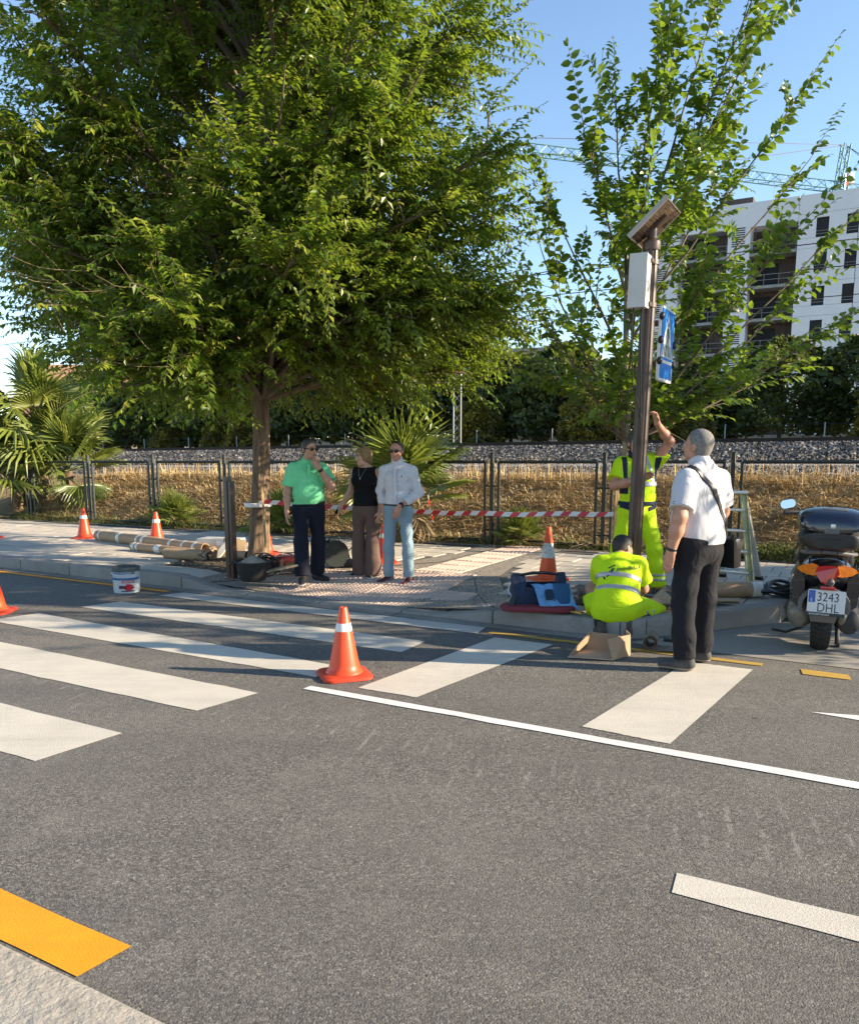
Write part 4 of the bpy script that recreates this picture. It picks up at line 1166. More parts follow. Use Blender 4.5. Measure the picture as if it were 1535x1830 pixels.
for i, (s, t, sc) in enumerate(ys):
    nm = ['leftmost', 'third from the left', 'second from the left', 'fourth from the left', 'third from the right', 'second from the right', 'rightmost'][i]
    ro = thing('yellowing_shrub', f'yellow-green shrub before the dark tree row beyond the railway, {nm} of them', 'shrub', Wz(s, t, float(zter(s, t)) - .1), i * 1.1, 'yellow shrubs beyond the railway')
    c = link('crown', kinds[3][0], ro); c['kind'] = 'stuff'; link('trunk', kinds[3][1], ro); ro.scale = (sc, sc, sc)

# ------------------------------------------------------------------ fan palms
t_ = NT('palm_frond'); 
MAT['palm'] = mk_leaf('palm_frond', [(0.0, (0.075, 0.105, 0.022)), (.5, (0.17, 0.21, 0.038)), (1.0, (0.34, 0.34, 0.075))], .3, .38, (0.30, 0.36, 0.05))
MAT['palm_dry'] = mk('dry_palm_frond', (0.24, 0.17, 0.09), .85, .25, 6)
MAT['petiole'] = mk('palm_petiole', (0.15, 0.17, 0.05), .6, .2, 6)
def frond_mesh(seed, rad, nseg, span, stalk, mat_, droopy=.25, cut=.45):
    """a fan leaf: petiole along +x, blade of folded segments joined near the hub"""
    rg = np.random.default_rng(seed); m = MB()
    m.tube([(0, 0, 0), (stalk * .5, 0, .02), (stalk, 0, 0)], [.014, .011, .008], 5, m=1)
    for i in range(nseg):
        a = (-.5 + (i + .5) / nseg) * span; a1 = a + span / nseg * .46; a0 = a - span / nseg * .46
        L = rad * (1 - .28 * abs(a / (span / 2)) ** 2) * rg.uniform(.93, 1.04); c = cut * L
        dz = .10 * math.cos(a) * rad
        def pt(ang, r, z): return (stalk + math.cos(ang) * r, math.sin(ang) * r, z)
        dr = droopy * L * rg.uniform(.6, 1.5); tw = rg.normal(0, .03)
        hub = (stalk, 0, 0)
        w2 = span / nseg * .30
        z1 = dz * .35; z2 = dz * .2 - dr * .25; z3 = -dr
        ridge = .016 * rad / .6
        vs = [hub, pt(a0, c, z1 - ridge), pt(a, c, z1 + ridge), pt(a1, c, z1 - ridge),
              pt(a - w2 * .6 + tw, L * .78, z2 - ridge * .5), pt(a + tw, L * .78, z2 + ridge * .6), pt(a + w2 * .6 + tw, L * .78, z2 - ridge * .5), pt(a + tw * 1.6, L, z3)]
        m.add(vs, [(0, 1, 2), (0, 2, 3), (1, 4, 5, 2), (2, 5, 6, 3), (4, 7, 5), (5, 7, 6)])
    me = m.mesh('frond', [mat_, MAT['petiole']], smooth=False)
    at = me.attributes.new('tint', 'FLOAT', 'POINT'); at.data.foreach_set('value', np.clip(np.repeat(rg.normal(.5, .2, 1), len(me.vertices)) + rg.normal(0, .12, len(me.vertices)), 0, 1).astype(np.float32))
    return me
def palm(name, label, loc, fronds, meshes, stems, dry=None, seed=0, group='fan palms along the fence'):
    """fronds: (azimuth deg, elevation deg, height of hub base, scale)"""
    ro = thing(name, label, 'palm', loc, group=group); rg = np.random.default_rng(seed)
    for st in stems:
        m = MB(); pts, rr = st; m.tube(pts, rr, 10)
        for k in range(16):
            f = k / 16; q = Vector(pts[0]).lerp(Vector(pts[-1]), f); a = k * 2.4
            m.tube([q, q + Vector((math.cos(a) * (rr[0] + .05), math.sin(a) * (rr[0] + .05), .10))], [.035, .012], 4)
        m.build('trunk', MAT['palm_fibre'], ro)
    for (az, el, z, sc, ox, oy, dr) in fronds:
        me = (dry if dr else meshes)[int(rg.integers(0, len(dry if dr else meshes)))]
        o = link('frond', me, ro, (ox, oy, z))
        Mx = Matrix.Rotation(R(az), 3, 'Z') @ Matrix.Rotation(R(-el), 3, 'Y') @ Matrix.Rotation(rg.normal(0, .45), 3, 'X')
        o.rotation_euler = Mx.to_euler(); o.scale = (sc, sc, sc)
    return ro
MAT['palm_fibre'] = mk_bark('palm_fibre', (0.07, 0.045, 0.028), (0.20, 0.14, 0.085), (14, 14, 9))
big_f = [frond_mesh(100 + i, .62 + .06 * i, 26, R(250), .55, MAT['palm'], .07 + .06 * i) for i in range(4)]
sm_f = [frond_mesh(110 + i, .42, 17, R(170), .30, MAT['palm'], .10 + .05 * i, .3) for i in range(3)]
dry_f = [frond_mesh(120 + i, .55, 20, R(200), .4, MAT['palm_dry'], .6, .35) for i in range(2)]
rg = np.random.default_rng(19)
# the large clump at the left edge
fr = []
heads = [((-.95, -.1), 1.15, 1.25), ((.55, -.2), 1.05, 1.2), ((-.35, .2), 2.15, 1.4), ((-1.7, .2), 1.5, 1.2), ((.2, .2), 1.5, 1.15)]
for (ox, oy), z, sc in heads:
    for k in range(17):
        el = [80, 68, 54, 38, 20, 2, -22][k % 7] + rg.normal(0, 9)
        fr.append((rg.uniform(0, 360), el, z - .15 * (el < 0), sc * rg.uniform(.82, 1.08), ox, oy, el < -20 and rg.random() < .45))
heads_fr = list(fr)
palm('fan_palm', 'large many-stemmed fan palm clump at the left edge of the pavement', (-8.55, 17.9, .1), fr, big_f,
     [([(-.75, .1, -.1), (-.75, .1, .55), (-.75, .1, 1.1)], [.16, .15, .12]), ([(.4, 0, -.1), (.42, 0, .5), (.45, 0, 1.05)], [.15, .14, .11]), ([(-.3, .3, -.1), (-.25, .3, 2.0)], [.16, .12]), ([(-1.6, .2, -.1), (-1.7, .2, 1.2)], [.15, .12])], dry_f, 1)
def bush_palm(label, loc, n, sc, seed, zh=.12, meshes=sm_f, lo=5):
    r_ = np.random.default_rng(seed)
    palm('fan_palm', label, loc, [(k * 137.5 + r_.normal(0, 12), lo + (84 - lo) * (1 - k / n) + r_.normal(0, 6), zh, sc * r_.uniform(.8, 1.15), 0, 0, False) for k in range(n)], meshes,
         [([(0, 0, -.1), (0, 0, zh + .05)], [.09, .07])], dry_f, seed)
bush_palm('small green fan palm by the fence behind the left pair of cones', (-4.96, 15.45, .1), 24, .95, 5)
bush_palm('dark fan palm bush half hidden behind the big tree trunk', (-2.6, 14.1, .1), 26, 1.15, 6)
bush_palm('low bushy fan palm by the fence behind the dirty cone', (1.40, 12.35, .1), 30, .72, 7)
r_ = np.random.default_rng(33)
fr = [(205, 60, .8, 1.0, 0, 0, False), (240, 72, .8, 1.1, 0, 0, False), (300, 74, .8, 1.15, 0, 0, False), (330, 55, .8, 1.1, 0, 0, False), (352, 38, .8, 1.1, 0, 0, False), (185, 30, .8, 1.05, 0, 0, False),
      (350, 14, .75, 1.1, 0, 0, False), (10, 2, .72, 1.0, 0, 0, False), (200, 4, .75, 1.0, 0, 0, False), (170, 12, .75, 1.0, 0, 0, False), (225, -8, .72, .95, 0, 0, False), (270, 50, .8, 1.0, 0, 0, False), (90, 50, .8, 1.0, 0, 0, False), (60, 20, .8, 1, 0, 0, False), (120, 25, .8, 1, 0, 0, False),
      (320, -30, .6, .9, 0, 0, True), (345, -55, .55, .9, 0, 0, True), (300, -62, .55, .9, 0, 0, True), (10, -60, .5, .85, 0, 0, True), (250, -60, .5, .85, 0, 0, True)]
palm('fan_palm', 'tall fan palm with upright fronds behind the woman and the man in white', (-.45, 13.0, .1), fr, big_f, [([(0, 0, -.1), (0, 0, .8)], [.14, .10])], dry_f, 3)

palm('fan_palm', 'unseen fan palm clump added right of the view to shade the pavement', (9.2, 8.6, .1), heads_fr[:34], big_f, [([(0, 0, -.1), (0, 0, 1.4)], [.15, .11])], dry_f, 12)  # unseen clump, added to cast shade over the right-hand pavement
# low green ground cover by the fence at the right
def cover(rg, n):
    s = rg.uniform(-1.9, 1.2, n); u = rg.uniform(-.15, .4, n); t = back_t(s) + u
    return np.stack([s * E1[0] + t * E2[0], s * E1[1] + t * E2[1], .12 + rg.random(n) ** .7 * (.24 - .3 * np.abs(u - .1))], -1)
rg = np.random.default_rng(44); P = cover(rg, 5200); n = len(P); D = nrm(rg.normal(0, 1, (n, 3)) + np.array([0, 0, .4])); N = nrm(rg.normal(0, .6, (n, 3)) + np.array([0, 0, 1]))
o = link('ground_cover', leaves_mesh('ground_cover', P, D, N, rg.uniform(.03, .06, n), .6, MAT['leaf_hedge'], rg.random(n) * .8 + .2)); tag(o, kind='stuff')
# ------------------------------------------------------------------ traffic cones
MAT['cone'] = mk('orange_cone_plastic', (0.72, 0.062, 0.012), 0.42, 0.1, 9, 0.05, dirt=.15, dirtcol=(.2, .05, .02))
MAT['cone_base'] = mk('cone_base_plastic', (0.52, 0.045, 0.015), 0.55, 0.15, 12, 0.1, dirt=.3, dirtcol=(.18, .06, .035))
MAT['reflective'] = mk('white_reflective_sleeve', (0.66, 0.65, 0.62), 0.35, 0.1, 30, dirt=.25, dirtcol=(.35, .33, .3))
MAT['cone_dirty'] = mk('faded_cone_plastic', (0.66, 0.085, 0.015), 0.6, 0.2, 9, 0.1, dirt=.5, dirtcol=(.42, .16, .10))
MAT['sleeve_dirty'] = mk('scratched_grey_sleeve', (0.50, 0.49, 0.46), 0.5, 0.35, 22, 0.1, dirt=.8, dirtcol=(.20, .17, .14))
def cone_meshes(h, w, dirty=False):
    cm, bmt, sl = (MAT['cone_dirty'], MAT['cone_dirty'], MAT['sleeve_dirty']) if dirty else (MAT['cone'], MAT['cone_base'], MAT['reflective'])
    b = MB(); rings = []
    for f, z in ((1.0, 0.0), (1.0, .016), (.94, .024), (.72, .030)):
        pts = rrect(w * f, w * f, w * f * .2, 4); rings.append([(x, y, z) for x, y in pts])
    b.loft(rings)
    r0, r1 = (.30 * w if not dirty else .255 * w), .026
    c = MB(); hb = .028
    c.lathe([(r0 + .028, hb), (r0 + .018, hb + .018), (r0 + .004, hb + .03), (r0 - .002, hb + .06), (r1 + .003, h - .012), (r1 - .002, h), (r1 - .008, h), (r1 - .010, h - .05)], 28, cap=False)
    def rad(z): return r0 + (r1 - r0) * (z - hb - .03) / (h - hb - .03)
    s = MB()
    bands = ((.66, .775),) if not dirty else ((.42, .70),)
    for a, e in bands:
        z0, z1 = a * h, e * h; s.lathe([(rad(z0) + .0015, z0), (rad(z0) + .0035, z0 + .002), (rad(z1) + .0035, z1 - .002), (rad(z1) + .0015, z1)], 28, cap=False)
    return b.mesh('cone_base', bmt), c.mesh('cone_body', cm), s.mesh('reflective_sleeve', sl)
def cone(label, loc, rz, ms, tilt=(0, 0), sc=1.0):
    t = thing('traffic_cone', label, 'cone', loc, group='orange traffic cones', rot=(tilt[0], tilt[1], rz))
    for m in ms: link(m.name.split('.')[0], m, t)
    t.scale = (sc, sc, sc); return t
CM = cone_meshes(.50, .36); CD = cone_meshes(.60, .40, True)
cone('orange cone with one white band standing on the crossing beside the white line', (-.61, 5.52, 0.004), .35, CM)
cone('orange cone cut off by the left edge, standing on the road', (-4.36, 7.80, 0.0), .1, CM)
cone('orange cone on the pavement at the far end of the wrapped tubes', (-5.80, 13.30, .14), .2, CM)
cone('orange cone standing behind the long cardboard tubes', (-4.33, 12.55, .14), .5, CM)
cone('tall faded orange cone with a scratched grey sleeve behind the blue tool bag', (1.35, 8.95, .145), .6, CD)
cone('orange cone on the pavement, only its base edge visible at the left photo edge', (-7.36, 13.25, .14), .2, CM)
cone('orange cone half hidden behind the man in white and the woman', (-.60, 10.35, .14), .2, CM)
cone('orange cone hidden behind the foot of the big tree', (-2.34, 11.25, .14), .2, CM)

# ------------------------------------------------------------------ brown sign column with solar panel, control box and crossing sign
MAT['box_grey'] = mk('light_grey_cabinet', (0.52, 0.50, 0.46), 0.5, 0.05, 6)
MAT['sign_blue'] = mk('sign_blue', (0.004, 0.155, 0.52), 0.5, 0.05, 6, spec=.3)
MAT['sign_white'] = mk('sign_white', (0.74, 0.73, 0.68), 0.35, 0.04, 6, coat=.2)
MAT['sign_black'] = mk('sign_black', (0.012, 0.012, 0.013), 0.4)
MAT['solar'] = mk('solar_cell', (0.012, 0.016, 0.04), 0.15, .2, 12)
MAT['panel_back'] = mk_bark('weathered_panel_back', (0.030, 0.019, 0.013), (0.115, 0.075, 0.048), (60, 2.5, 8))
MAT['frame_pale'] = mk('panel_frame_pale', (0.34, 0.29, 0.25), 0.4, .1, 10, metal=.3)
PX, PY = 1.885, 7.30
col = thing('sign_column', 'tall brown column with solar panel, grey box and blue pedestrian crossing sign', 'sign column', (PX, PY, .14), rot=(R(.35), R(1.1), ROADROT))
q = MB(); ring = []
for j in range(48):                      # fluted column
    a = 2 * math.pi * j / 48; r = .060 + .005 * (1 if (j % 6) in (1, 2, 3, 4) else -1)
    ring.append((r * math.cos(a), r * math.sin(a)))
q.loft([[(x, y, z) for x, y in ring] for z in (-.05, 1.0, 2.0, 3.22)])
q.build('column', MAT['steel_brown'], col, sharp=R(25))
q = MB(); q.lathe([(.074, 3.18), (.078, 3.20), (.078, 3.25), (.056, 3.27), (.042, 3.28), (.042, 3.36), (.03, 3.37)], 24); q.build('top_spigot', MAT['steel_brown'], col)
for z in (2.72, 3.08):
    q = MB(); q.lathe([(.064, z - .022), (.074, z - .02), (.074, z + .02), (.064, z + .022)], 24, cap=False); q.rbox((-.02, -.085, z), (.13, .06, .034), .006)
    for x in (-.07, .03): q.tube([(x, -.07, z), (x, -.12, z)], .007, 6)
    q.build('clamp', MAT['steel_brown'], col)
q = MB(); q.rbox((-.045, -.150, 2.90), (.150, .150, .44), .012); q.box((-.045, -.228, 2.90), (.154, .006, .444)); q.box((-.105, -.233, 2.90), (.010, .006, .045)); bx = q.build('control_box', MAT['box_grey'], col)
for (dx, ln) in ((-.08, .9), (.0, 1.15)):
    q = MB(); q.tube([(dx, -.18, 2.68), (dx - .005, -.185, 2.5), (dx + .015, -.12, 2.65 - ln * .7), (0.02, -.07, 2.65 - ln)], .007, 6); q.build('cable', MAT['black_plastic'], bx)
# solar panel: rises along +x of the road frame
Mp = Matrix.Translation((0.015, .0, 3.40)) @ Matrix.Rotation(R(-43), 4, 'Y')
sp = MB(); sp.rbox((0, 0, 0), (.41, .47, .032), .004, M=Mp); spo = sp.build('solar_panel', MAT['panel_back'], col)
q = MB()
for a in (-.205, .205): q.box((a, 0, .002), (.012, .482, .042), M=Mp)
for a in (-.237, .237): q.box((0, a, .002), (.422, .012, .042), M=Mp)
q.build('panel_frame', MAT['frame_pale'], spo, smooth=False)
q = MB(); q.box((0, 0, .0205), (.39, .45, .004), M=Mp); q.build('solar_cells', MAT['solar'], spo, smooth=False)
q = MB(); q.tube([(0, 0, 3.30), (.0, 0, 3.40)], .03, 10); q.box((0.0, 0, -.03), (.22, .09, .03), M=Mp); q.build('panel_bracket', MAT['steel_brown'], spo)
# the sign faces along the road (+x of the column frame)
SWd, SHt = .60, .74
Ms = Matrix.Translation((.095, .335, 2.41)) @ Matrix.Scale(.88, 4) @ Matrix(((0, 0, 1, 0), (1, 0, 0, 0), (0, 1, 0, 0), (0, 0, 0, 1)))   # local x -> +y, y -> up, z -> +x
q = MB(); q.prism(rrect(SWd, SHt, .035), -.014, .014, M=Ms); sg = q.build('sign_plate', MAT['sign_white'], col, sharp=R(30))
def flat(poly, z, mat_, nm):
    m = MB(); m.prism(poly, z, z + .0012, M=Ms); return m.build(nm, mat_, sg, smooth=False)
flat([(x, y + .098) for x, y in rrect(.565, .50, .02)], .0142, MAT['sign_blue'], 'blue_field')
flat([(x, y - .262) for x, y in rrect(.545, .155, .02)], .0142, MAT['sign_blue'], 'blue_field')
flat([(-.255, -.125), (.255, -.125), (0.0, .315)], .0156, MAT['sign_white'], 'white_triangle')
# walking figure and stripes
def fig(poly): flat(poly, .0170, MAT['sign_black'], 'pictogram')
fig([(.012 + .024 * math.cos(a), .205 + .026 * math.sin(a)) for a in np.linspace(0, 6.28, 14)[:-1]])
fig([(-.022, .172), (.034, .172), (.040, .06), (-.018, .06)])
fig([(-.022, .170), (-.040, .165), (-.082, .085), (-.068, .078), (-.02, .14)]); fig([(.034, .17), (.05, .16), (.078, .075), (.064, .070), (.03, .13)])
fig([(-.018, .066), (.014, .066), (-.040, -.06), (-.055, -.11), (-.088, -.11), (-.062, -.04)]); fig([(.006, .066), (.040, .066), (.062, -.03), (.094, -.105), (.064, -.112), (.030, -.03)])
for i in range(7):
    x = -.195 + i * .065; x0 = x * .86
    h_ = .02 if abs(x) < .22 else -.03
    fig([(x - .012, -.118), (x + .012, -.118), (x0 * .97 + .010, h_ - .02), (x0 * .97 - .010, h_ - .02)])
for (y_, x_) in ((.26, -1), (.03, -1), (-.175, -1), (.26, 1), (.03, 1), (-.175, 1)):
    q = MB(); q.ell((x_ * .298, y_, .018), (.030, .040, .028), 14, 8, M=Ms); q.build('warning_lamp', MAT['black_plastic'], sg)
for z in (.2, -.2):
    q = MB(); q.rbox((-.20 - .02, z, -.05), (.16, .04, .07), .004, M=Ms); q.build('sign_bracket', MAT['steel_brown'], sg)
q = MB(); q.lathe([(.13, -.02), (.13, .012), (.085, .016), (.085, .07), (.078, .075)], 24, cap=False); q.build('base_flange', MAT['steel_brown'], col)

# ------------------------------------------------------------------ short dark post by the big tree
po = thing('steel_post', 'short dark brown steel post at the pavement edge beside the black tub', 'post', (-2.28, 9.06, .14), ROADROT)
q = MB(); q.rbox((-.021, 0, .58), (.058, .085, 1.18), .006); q.rbox((.034, 0.004, .56), (.038, .075, 1.12), .005); q.build('shaft', MAT['steel_brown'], po)
q = MB(); q.rbox((0.01, 0, .008), (.15, .15, .016), .003); q.build('foot_plate', MAT['steel_brown'], po)

# ------------------------------------------------------------------ barrier tape, stakes
MAT['tape_red'] = mk('barrier_tape_red', (0.58, 0.02, 0.025), 0.35, .08, 8)
MAT['tape_w'] = mk('barrier_tape_white', (0.70, 0.68, 0.65), 0.35, .06, 8)
def tape(label, pts, h, flutter, seed):
    rg = np.random.default_rng(seed); mb = MB(); P = [Vector(p) for p in pts]
    L = [0]; 
    for a, b in zip(P[:-1], P[1:]): L.append(L[-1] + (b - a).length)
    n = max(4, int(L[-1] / .05)); prev = None
    for i in range(n + 1):
        d = L[-1] * i / n; k = max(j for j in range(len(L)) if L[j] <= d + 1e-9); k = min(k, len(P) - 2)
        p = P[k].lerp(P[k + 1], (d - L[k]) / (L[k + 1] - L[k]))
        f = i / n; p = p + Vector((0, .02 * math.sin(d * 3.1 + seed), -.05 * math.sin(math.pi * f) + .006 * math.sin(d * 7)))
        tw = flutter * math.sin(d * 1.7 + seed)
        up = Vector((math.sin(tw) * .3, math.sin(tw), math.cos(tw))).normalized() * h / 2
        sk = (P[k + 1] - P[k]).normalized() * h * .45
        cur = (p - up - sk, p + up + sk)
        if prev:
            nv = len(mb.v); off = Vector((0, .0006, 0))
            mb.add([prev[0], cur[0], cur[1], prev[1], prev[0] + off, cur[0] + off, cur[1] + off, prev[1] + off], [(0, 1, 2, 3), (7, 6, 5, 4), (0, 4, 5, 1), (3, 2, 6, 7)], 0 if (i // 2) % 2 else 1)
        prev = cur
    o = mb.build('barrier_tape', [MAT['tape_red'], MAT['tape_w']])
    return tag(o, label, 'tape')
tape('barrier tape stretched from the big tree behind the people to the wooden stake', [(-2.16, 10.10, .955), (-.3, 9.75, .91), (2.03, 8.66, .915)], .055, .25, 1)
tape('loose end of red and white tape hanging at the tall fan palm', [(-.02, 12.2, .93), (.0, 12.2, .80), (.05, 12.18, .62), (.02, 12.2, .50)], .07, .9, 4)
q = MB(); q.lathe([(.168, .80), (.176, .805), (.176, .85), (.168, .856)], 20, cap=False)
tag(q.build('barrier_tape', MAT['tape_w'], loc=(-2.22, 10.29, 0.08)), 'white loop of barrier tape wrapped round the big tree trunk', 'tape')
def stake(label, a, b, r, mat_=MAT['wood']):
    a, b = Vector(a), Vector(b); m = MB(); d = b - a
    M = Matrix.Translation(a) @ d.to_track_quat('Z', 'Y').to_matrix().to_4x4()
    L = d.length; m.loft([[(x * f, y * f, z) for x, y in ((-r, -r), (r, -r), (r, r), (-r, r))] for f, z in ((.2, -.04), (1, .03), (1, L - .004), (.9, L))], M=M)
    return tag(m.build('wooden_stake', mat_, sharp=R(30)), label, 'stake', 'wooden stakes')
stake('upright wooden stake beside the standing worker, the barrier tape tied to it', (2.01, 8.62, .12), (2.03, 8.62, 1.17), .022)
stake('slim wooden stake leaning against the big tree trunk', (-2.02, 9.75, .14), (-2.11, 10.06, 1.17), .013)
stake('small wooden peg standing on the pavement beside the dark red toolbox', (-1.80, 9.55, .14), (-1.79, 9.55, .29), .012)

# ------------------------------------------------------------------ paint bucket
MAT['tin'] = mk('bucket_white', (0.50, 0.55, 0.58), 0.3, .08, 12, dirt=.3, dirtcol=(.25, .24, .22))
MAT['b_blue'] = mk('bucket_blue', (0.01, 0.11, 0.29), 0.3, .1, 9)
MAT['b_red'] = mk('bucket_red', (0.42, 0.015, 0.03), 0.35, .1, 9)
MAT['b_dark'] = mk('bucket_dark_print', (0.01, 0.022, 0.035), 0.4)
MAT['b_grime'] = mk('dried_paint_rim', (0.07, 0.085, 0.085), 0.7, .5, 30, .4, 40)
MAT['b_pale'] = mk('bucket_label_pale', (0.58, 0.58, 0.58), 0.5, .15, 60)
bk = thing('paint_bucket', 'white and blue paint bucket with a red label standing on the road by the kerb', 'bucket', (-3.46, 8.95, 0.004), -.2)
q = MB(); r = .148
q.lathe([(r * .94, 0), (r * .95, .01), (r * .96, .015), (r, .235), (r + .004, .24), (r + .004, .292), (r - .004, .296), (r - .012, .292), (r - .012, .20), (0.001, .20)], 40,
        ms=[0, 0, 0, 0, 1, 1, 1, 1, 1], cap=False)
q.build('body', [MAT['tin'], MAT['b_grime']], bk)
def wrap(nm, poly, mat_, lift=.0015):
    """curved sticker on the bucket: poly of (angle deg from the front, z)"""
    m = MB(); P = []
    rr = lambda z: r * (.96 + .04 * z / .235) + lift
    for a, z in poly: P.append((rr(z) * math.sin(R(a)), -rr(z) * math.cos(R(a)), z))
    c = (np.mean([p[0] for p in poly]), np.mean([p[1] for p in poly])); n = len(P)
    cc = (rr(c[1]) * math.sin(R(c[0])) * 1.002, -rr(c[1]) * math.cos(R(c[0])) * 1.002, c[1])
    m.add(P + [cc], [(i, (i + 1) % n, n) for i in range(n)]); return m.build(nm, mat_, bk, smooth=True)
def wrect(a0, a1, z0, z1):
    A = np.linspace(a0, a1, 9); return [(a, z0) for a in A] + [(a, z1) for a in A[::-1]]
def wstrip(nm, a0, a1, z0, z1, mat_, lift=.001):
    m = MB(); A = np.linspace(a0, a1, 30); rr = lambda z: r * (.96 + .04 * z / .235) + lift
    V = [(rr(z) * math.sin(R(a)), -rr(z) * math.cos(R(a)), z) for z in (z0, z1) for a in A]
    m.add(V, [(i, i + 1, 31 + i, 30 + i) for i in range(29)]); return m.build(nm, mat_, bk)
wstrip('blue_stripe', -100, 100, .150, .175, MAT['b_blue']); wstrip('blue_stripe', -60, 75, .218, .232, MAT['b_blue'])
wstrip('pale_label', -55, -8, .03, .14, MAT['b_pale'], .0015)
for k in range(7): wstrip('label_print', -50, -14 - (k % 3) * 6, .045 + k * .013, .0495 + k * .013, MAT['galv'], .0025)
wstrip('dark_print', -66, -57, .02, .06, MAT['b_dark'], .002); wstrip('dark_print', -66, -57, .10, .13, MAT['b_dark'], .002); wstrip('dark_print', -2, 30, .055, .088, MAT['b_dark'], .002); wstrip('dark_print', -88, -78, .075, .105, MAT['b_dark'], .002)
wstrip('dark_print', 8, 66, .020, .032, MAT['b_dark'], .002)
wstrip('red_label', 12, 66, .118, .146, MAT['b_red'], .0025); wstrip('red_label', 16, 62, .128, .136, MAT['b_pale'], .0035)
dm = [(12, .065), (40, .018), (64, .06), (58, .09), (46, .105), (36, .108), (24, .088)]
wrap('red_label', dm, MAT['b_red'], .0045)
q = MB(); q.tube([(-r - .004, 0, .262), (-r * .8, -r * .75, .225), (0, -r * 1.06, .205), (r * .8, -r * .75, .225), (r + .004, 0, .262)], .0035, 6); q.build('handle', MAT['alu'], bk)

# ------------------------------------------------------------------ black tub with sand, float board
MAT['sand'] = mk('grey_sand', (0.27, 0.235, 0.195), .95, .15, 20, .8, 60)
tb = thing('rubber_tub', 'black rubber tub heaped with grey sand at the kerb beside the steel post', 'tub', (-2.02, 8.98, .13), .3)
q = MB(); q.lathe([(.135, 0), (.145, .01), (.195, .20), (.208, .205), (.208, .22), (.196, .222), (.185, .205), (.17, .16), (.001, .15)], 32, cap=False)
for a in (0, math.pi): 
    q.tube([(math.cos(a) * .2, -.06, .21), (math.cos(a) * .245, -.03, .20), (math.cos(a) * .245, .03, .20), (math.cos(a) * .2, .06, .21)], .011, 6)
q.build('tub_body', MAT['rubber'], tb)
q = MB(); rings = []
rs = np.random.default_rng(2)
for f, z in ((1.0, .195), (.8, .205), (.55, .232), (.3, .262), (.06, .285)): rings.append([(.186 * f * math.cos(a) * (1 + rs.normal(0, .03)), .186 * f * math.sin(a) * (1 + rs.normal(0, .03)), z + rs.normal(0, .006)) for a in np.linspace(0, 6.283, 25)[:-1]])
q.loft(rings); q.build('sand_heap', MAT['sand'], tb)
fb = thing('plank', 'weathered short grey board leaning on the rim of the black tub', 'board', (-1.72, 9.0, .26), rot=(R(6), R(-11), .15))
q = MB(); q.rbox((0, 0, 0), (.44, .075, .022), .004); q.build('board_body', MAT['bark_pale'], fb)

# ------------------------------------------------------------------ cardboard tubes and boxes on the pavement at left
def rolled_tube(label, a, b, r, bands, seed, endmat=None):
    a, b = Vector(a), Vector(b); t = thing('cardboard_tube', label, 'tube', tuple(a), group='cardboard tubes', rot=tuple((b - a).to_track_quat('Z', 'Y').to_euler())); L = (b - a).length
    rg = np.random.default_rng(seed); m = MB(); rings = []; n = 18; ph = rg.uniform(0, 6, 4)
    for k in range(26):
        z = L * k / 25; rings.append([(math.cos(w) * r * (1 + .05 * math.sin(3 * w + ph[0] + z * 2) + rg.normal(0, .012)), math.sin(w) * r * (1 + .05 * math.sin(2 * w + ph[1] - z) + rg.normal(0, .012)), z) for w in np.linspace(0, 2 * math.pi, n + 1)[:-1]])
    m.loft(rings, caps=False)
    inner = [[(x * .9, y * .9, z) for x, y, z in rr] for rr in (rings[0], rings[1])]; m.loft([rings[0], inner[0], inner[1], [(0, 0, .1)] * n], caps=False)
    inner = [[(x * .9, y * .9, z) for x, y, z in rr] for rr in (rings[-1], rings[-2])]; m.loft([rings[-1], inner[0], inner[1], [(0, 0, L - .1)] * n], caps=False)
    m.build('tube_wrap', MAT['cardboard'], t)
    for (f, w_) in bands:
        m = MB(); m.lathe([(r * 1.045, L * f), (r * 1.065, L * f + .004), (r * 1.065, L * f + w_ - .004), (r * 1.045, L * f + w_)], 18, cap=False); m.build('tape_band', MAT['tape_white'], t)
    return t, r, L
rolled_tube('long cardboard tube wrapped with clear tape bands, behind the thinner ones on the pavement', (-5.45, 13.0, .225), (-3.15, 11.1, .225), .082, ((.04, .05), (.23, .09), (.42, .05), (.47, .07), (.72, .06), (.83, .05), (.92, .06)), 1)
rolled_tube('thin cardboard tube with torn white end in front of the long wrapped tube', (-4.38, 11.62, .205), (-3.28, 10.90, .205), .058, ((.03, .06), (.10, .05), (.42, .12)), 2)
rolled_tube('short fat cardboard tube with a crumpled end nearest the tree pit', (-3.60, 10.76, .215), (-2.93, 10.50, .215), .075, ((.9, .05),), 3)
q = MB(); rg = np.random.default_rng(9)
for k in range(9):
    c = Vector((-2.9 + rg.normal(0, .10), 10.45 + rg.normal(0, .06), .20 + rg.random() * .09)); q.box(c, (.14, .10, .006), rot=(rg.normal(0, .7), rg.normal(0, .7), rg.uniform(0, 3)))
tag(q.build('crumpled_cardboard', MAT['cardboard'], smooth=False), 'crumpled torn cardboard at the end of the short fat tube', 'cardboard')
bx = thing('carton', 'white topped carton standing behind the wrapped tubes', 'box', (-3.02, 11.45, .145), -.25)
q = MB(); q.rbox((0, 0, .10), (.62, .30, .20), .006); q.build('carton_body', MAT['box_grey'], bx); q = MB(); q.rbox((0.16, -.155, .145), (.30, .006, .07), .002); q.build('flap', MAT['tape_w'], bx)
bx = thing('carton', 'flat carton with a white printed label leaning on the wrapped tubes', 'box', (-2.90, 10.72, .15), rot=(R(-8), R(38), -.1))
q = MB(); q.rbox((0, 0, .18), (.07, .17, .37), .004); q.build('carton_body', MAT['cardboard_in'], bx)
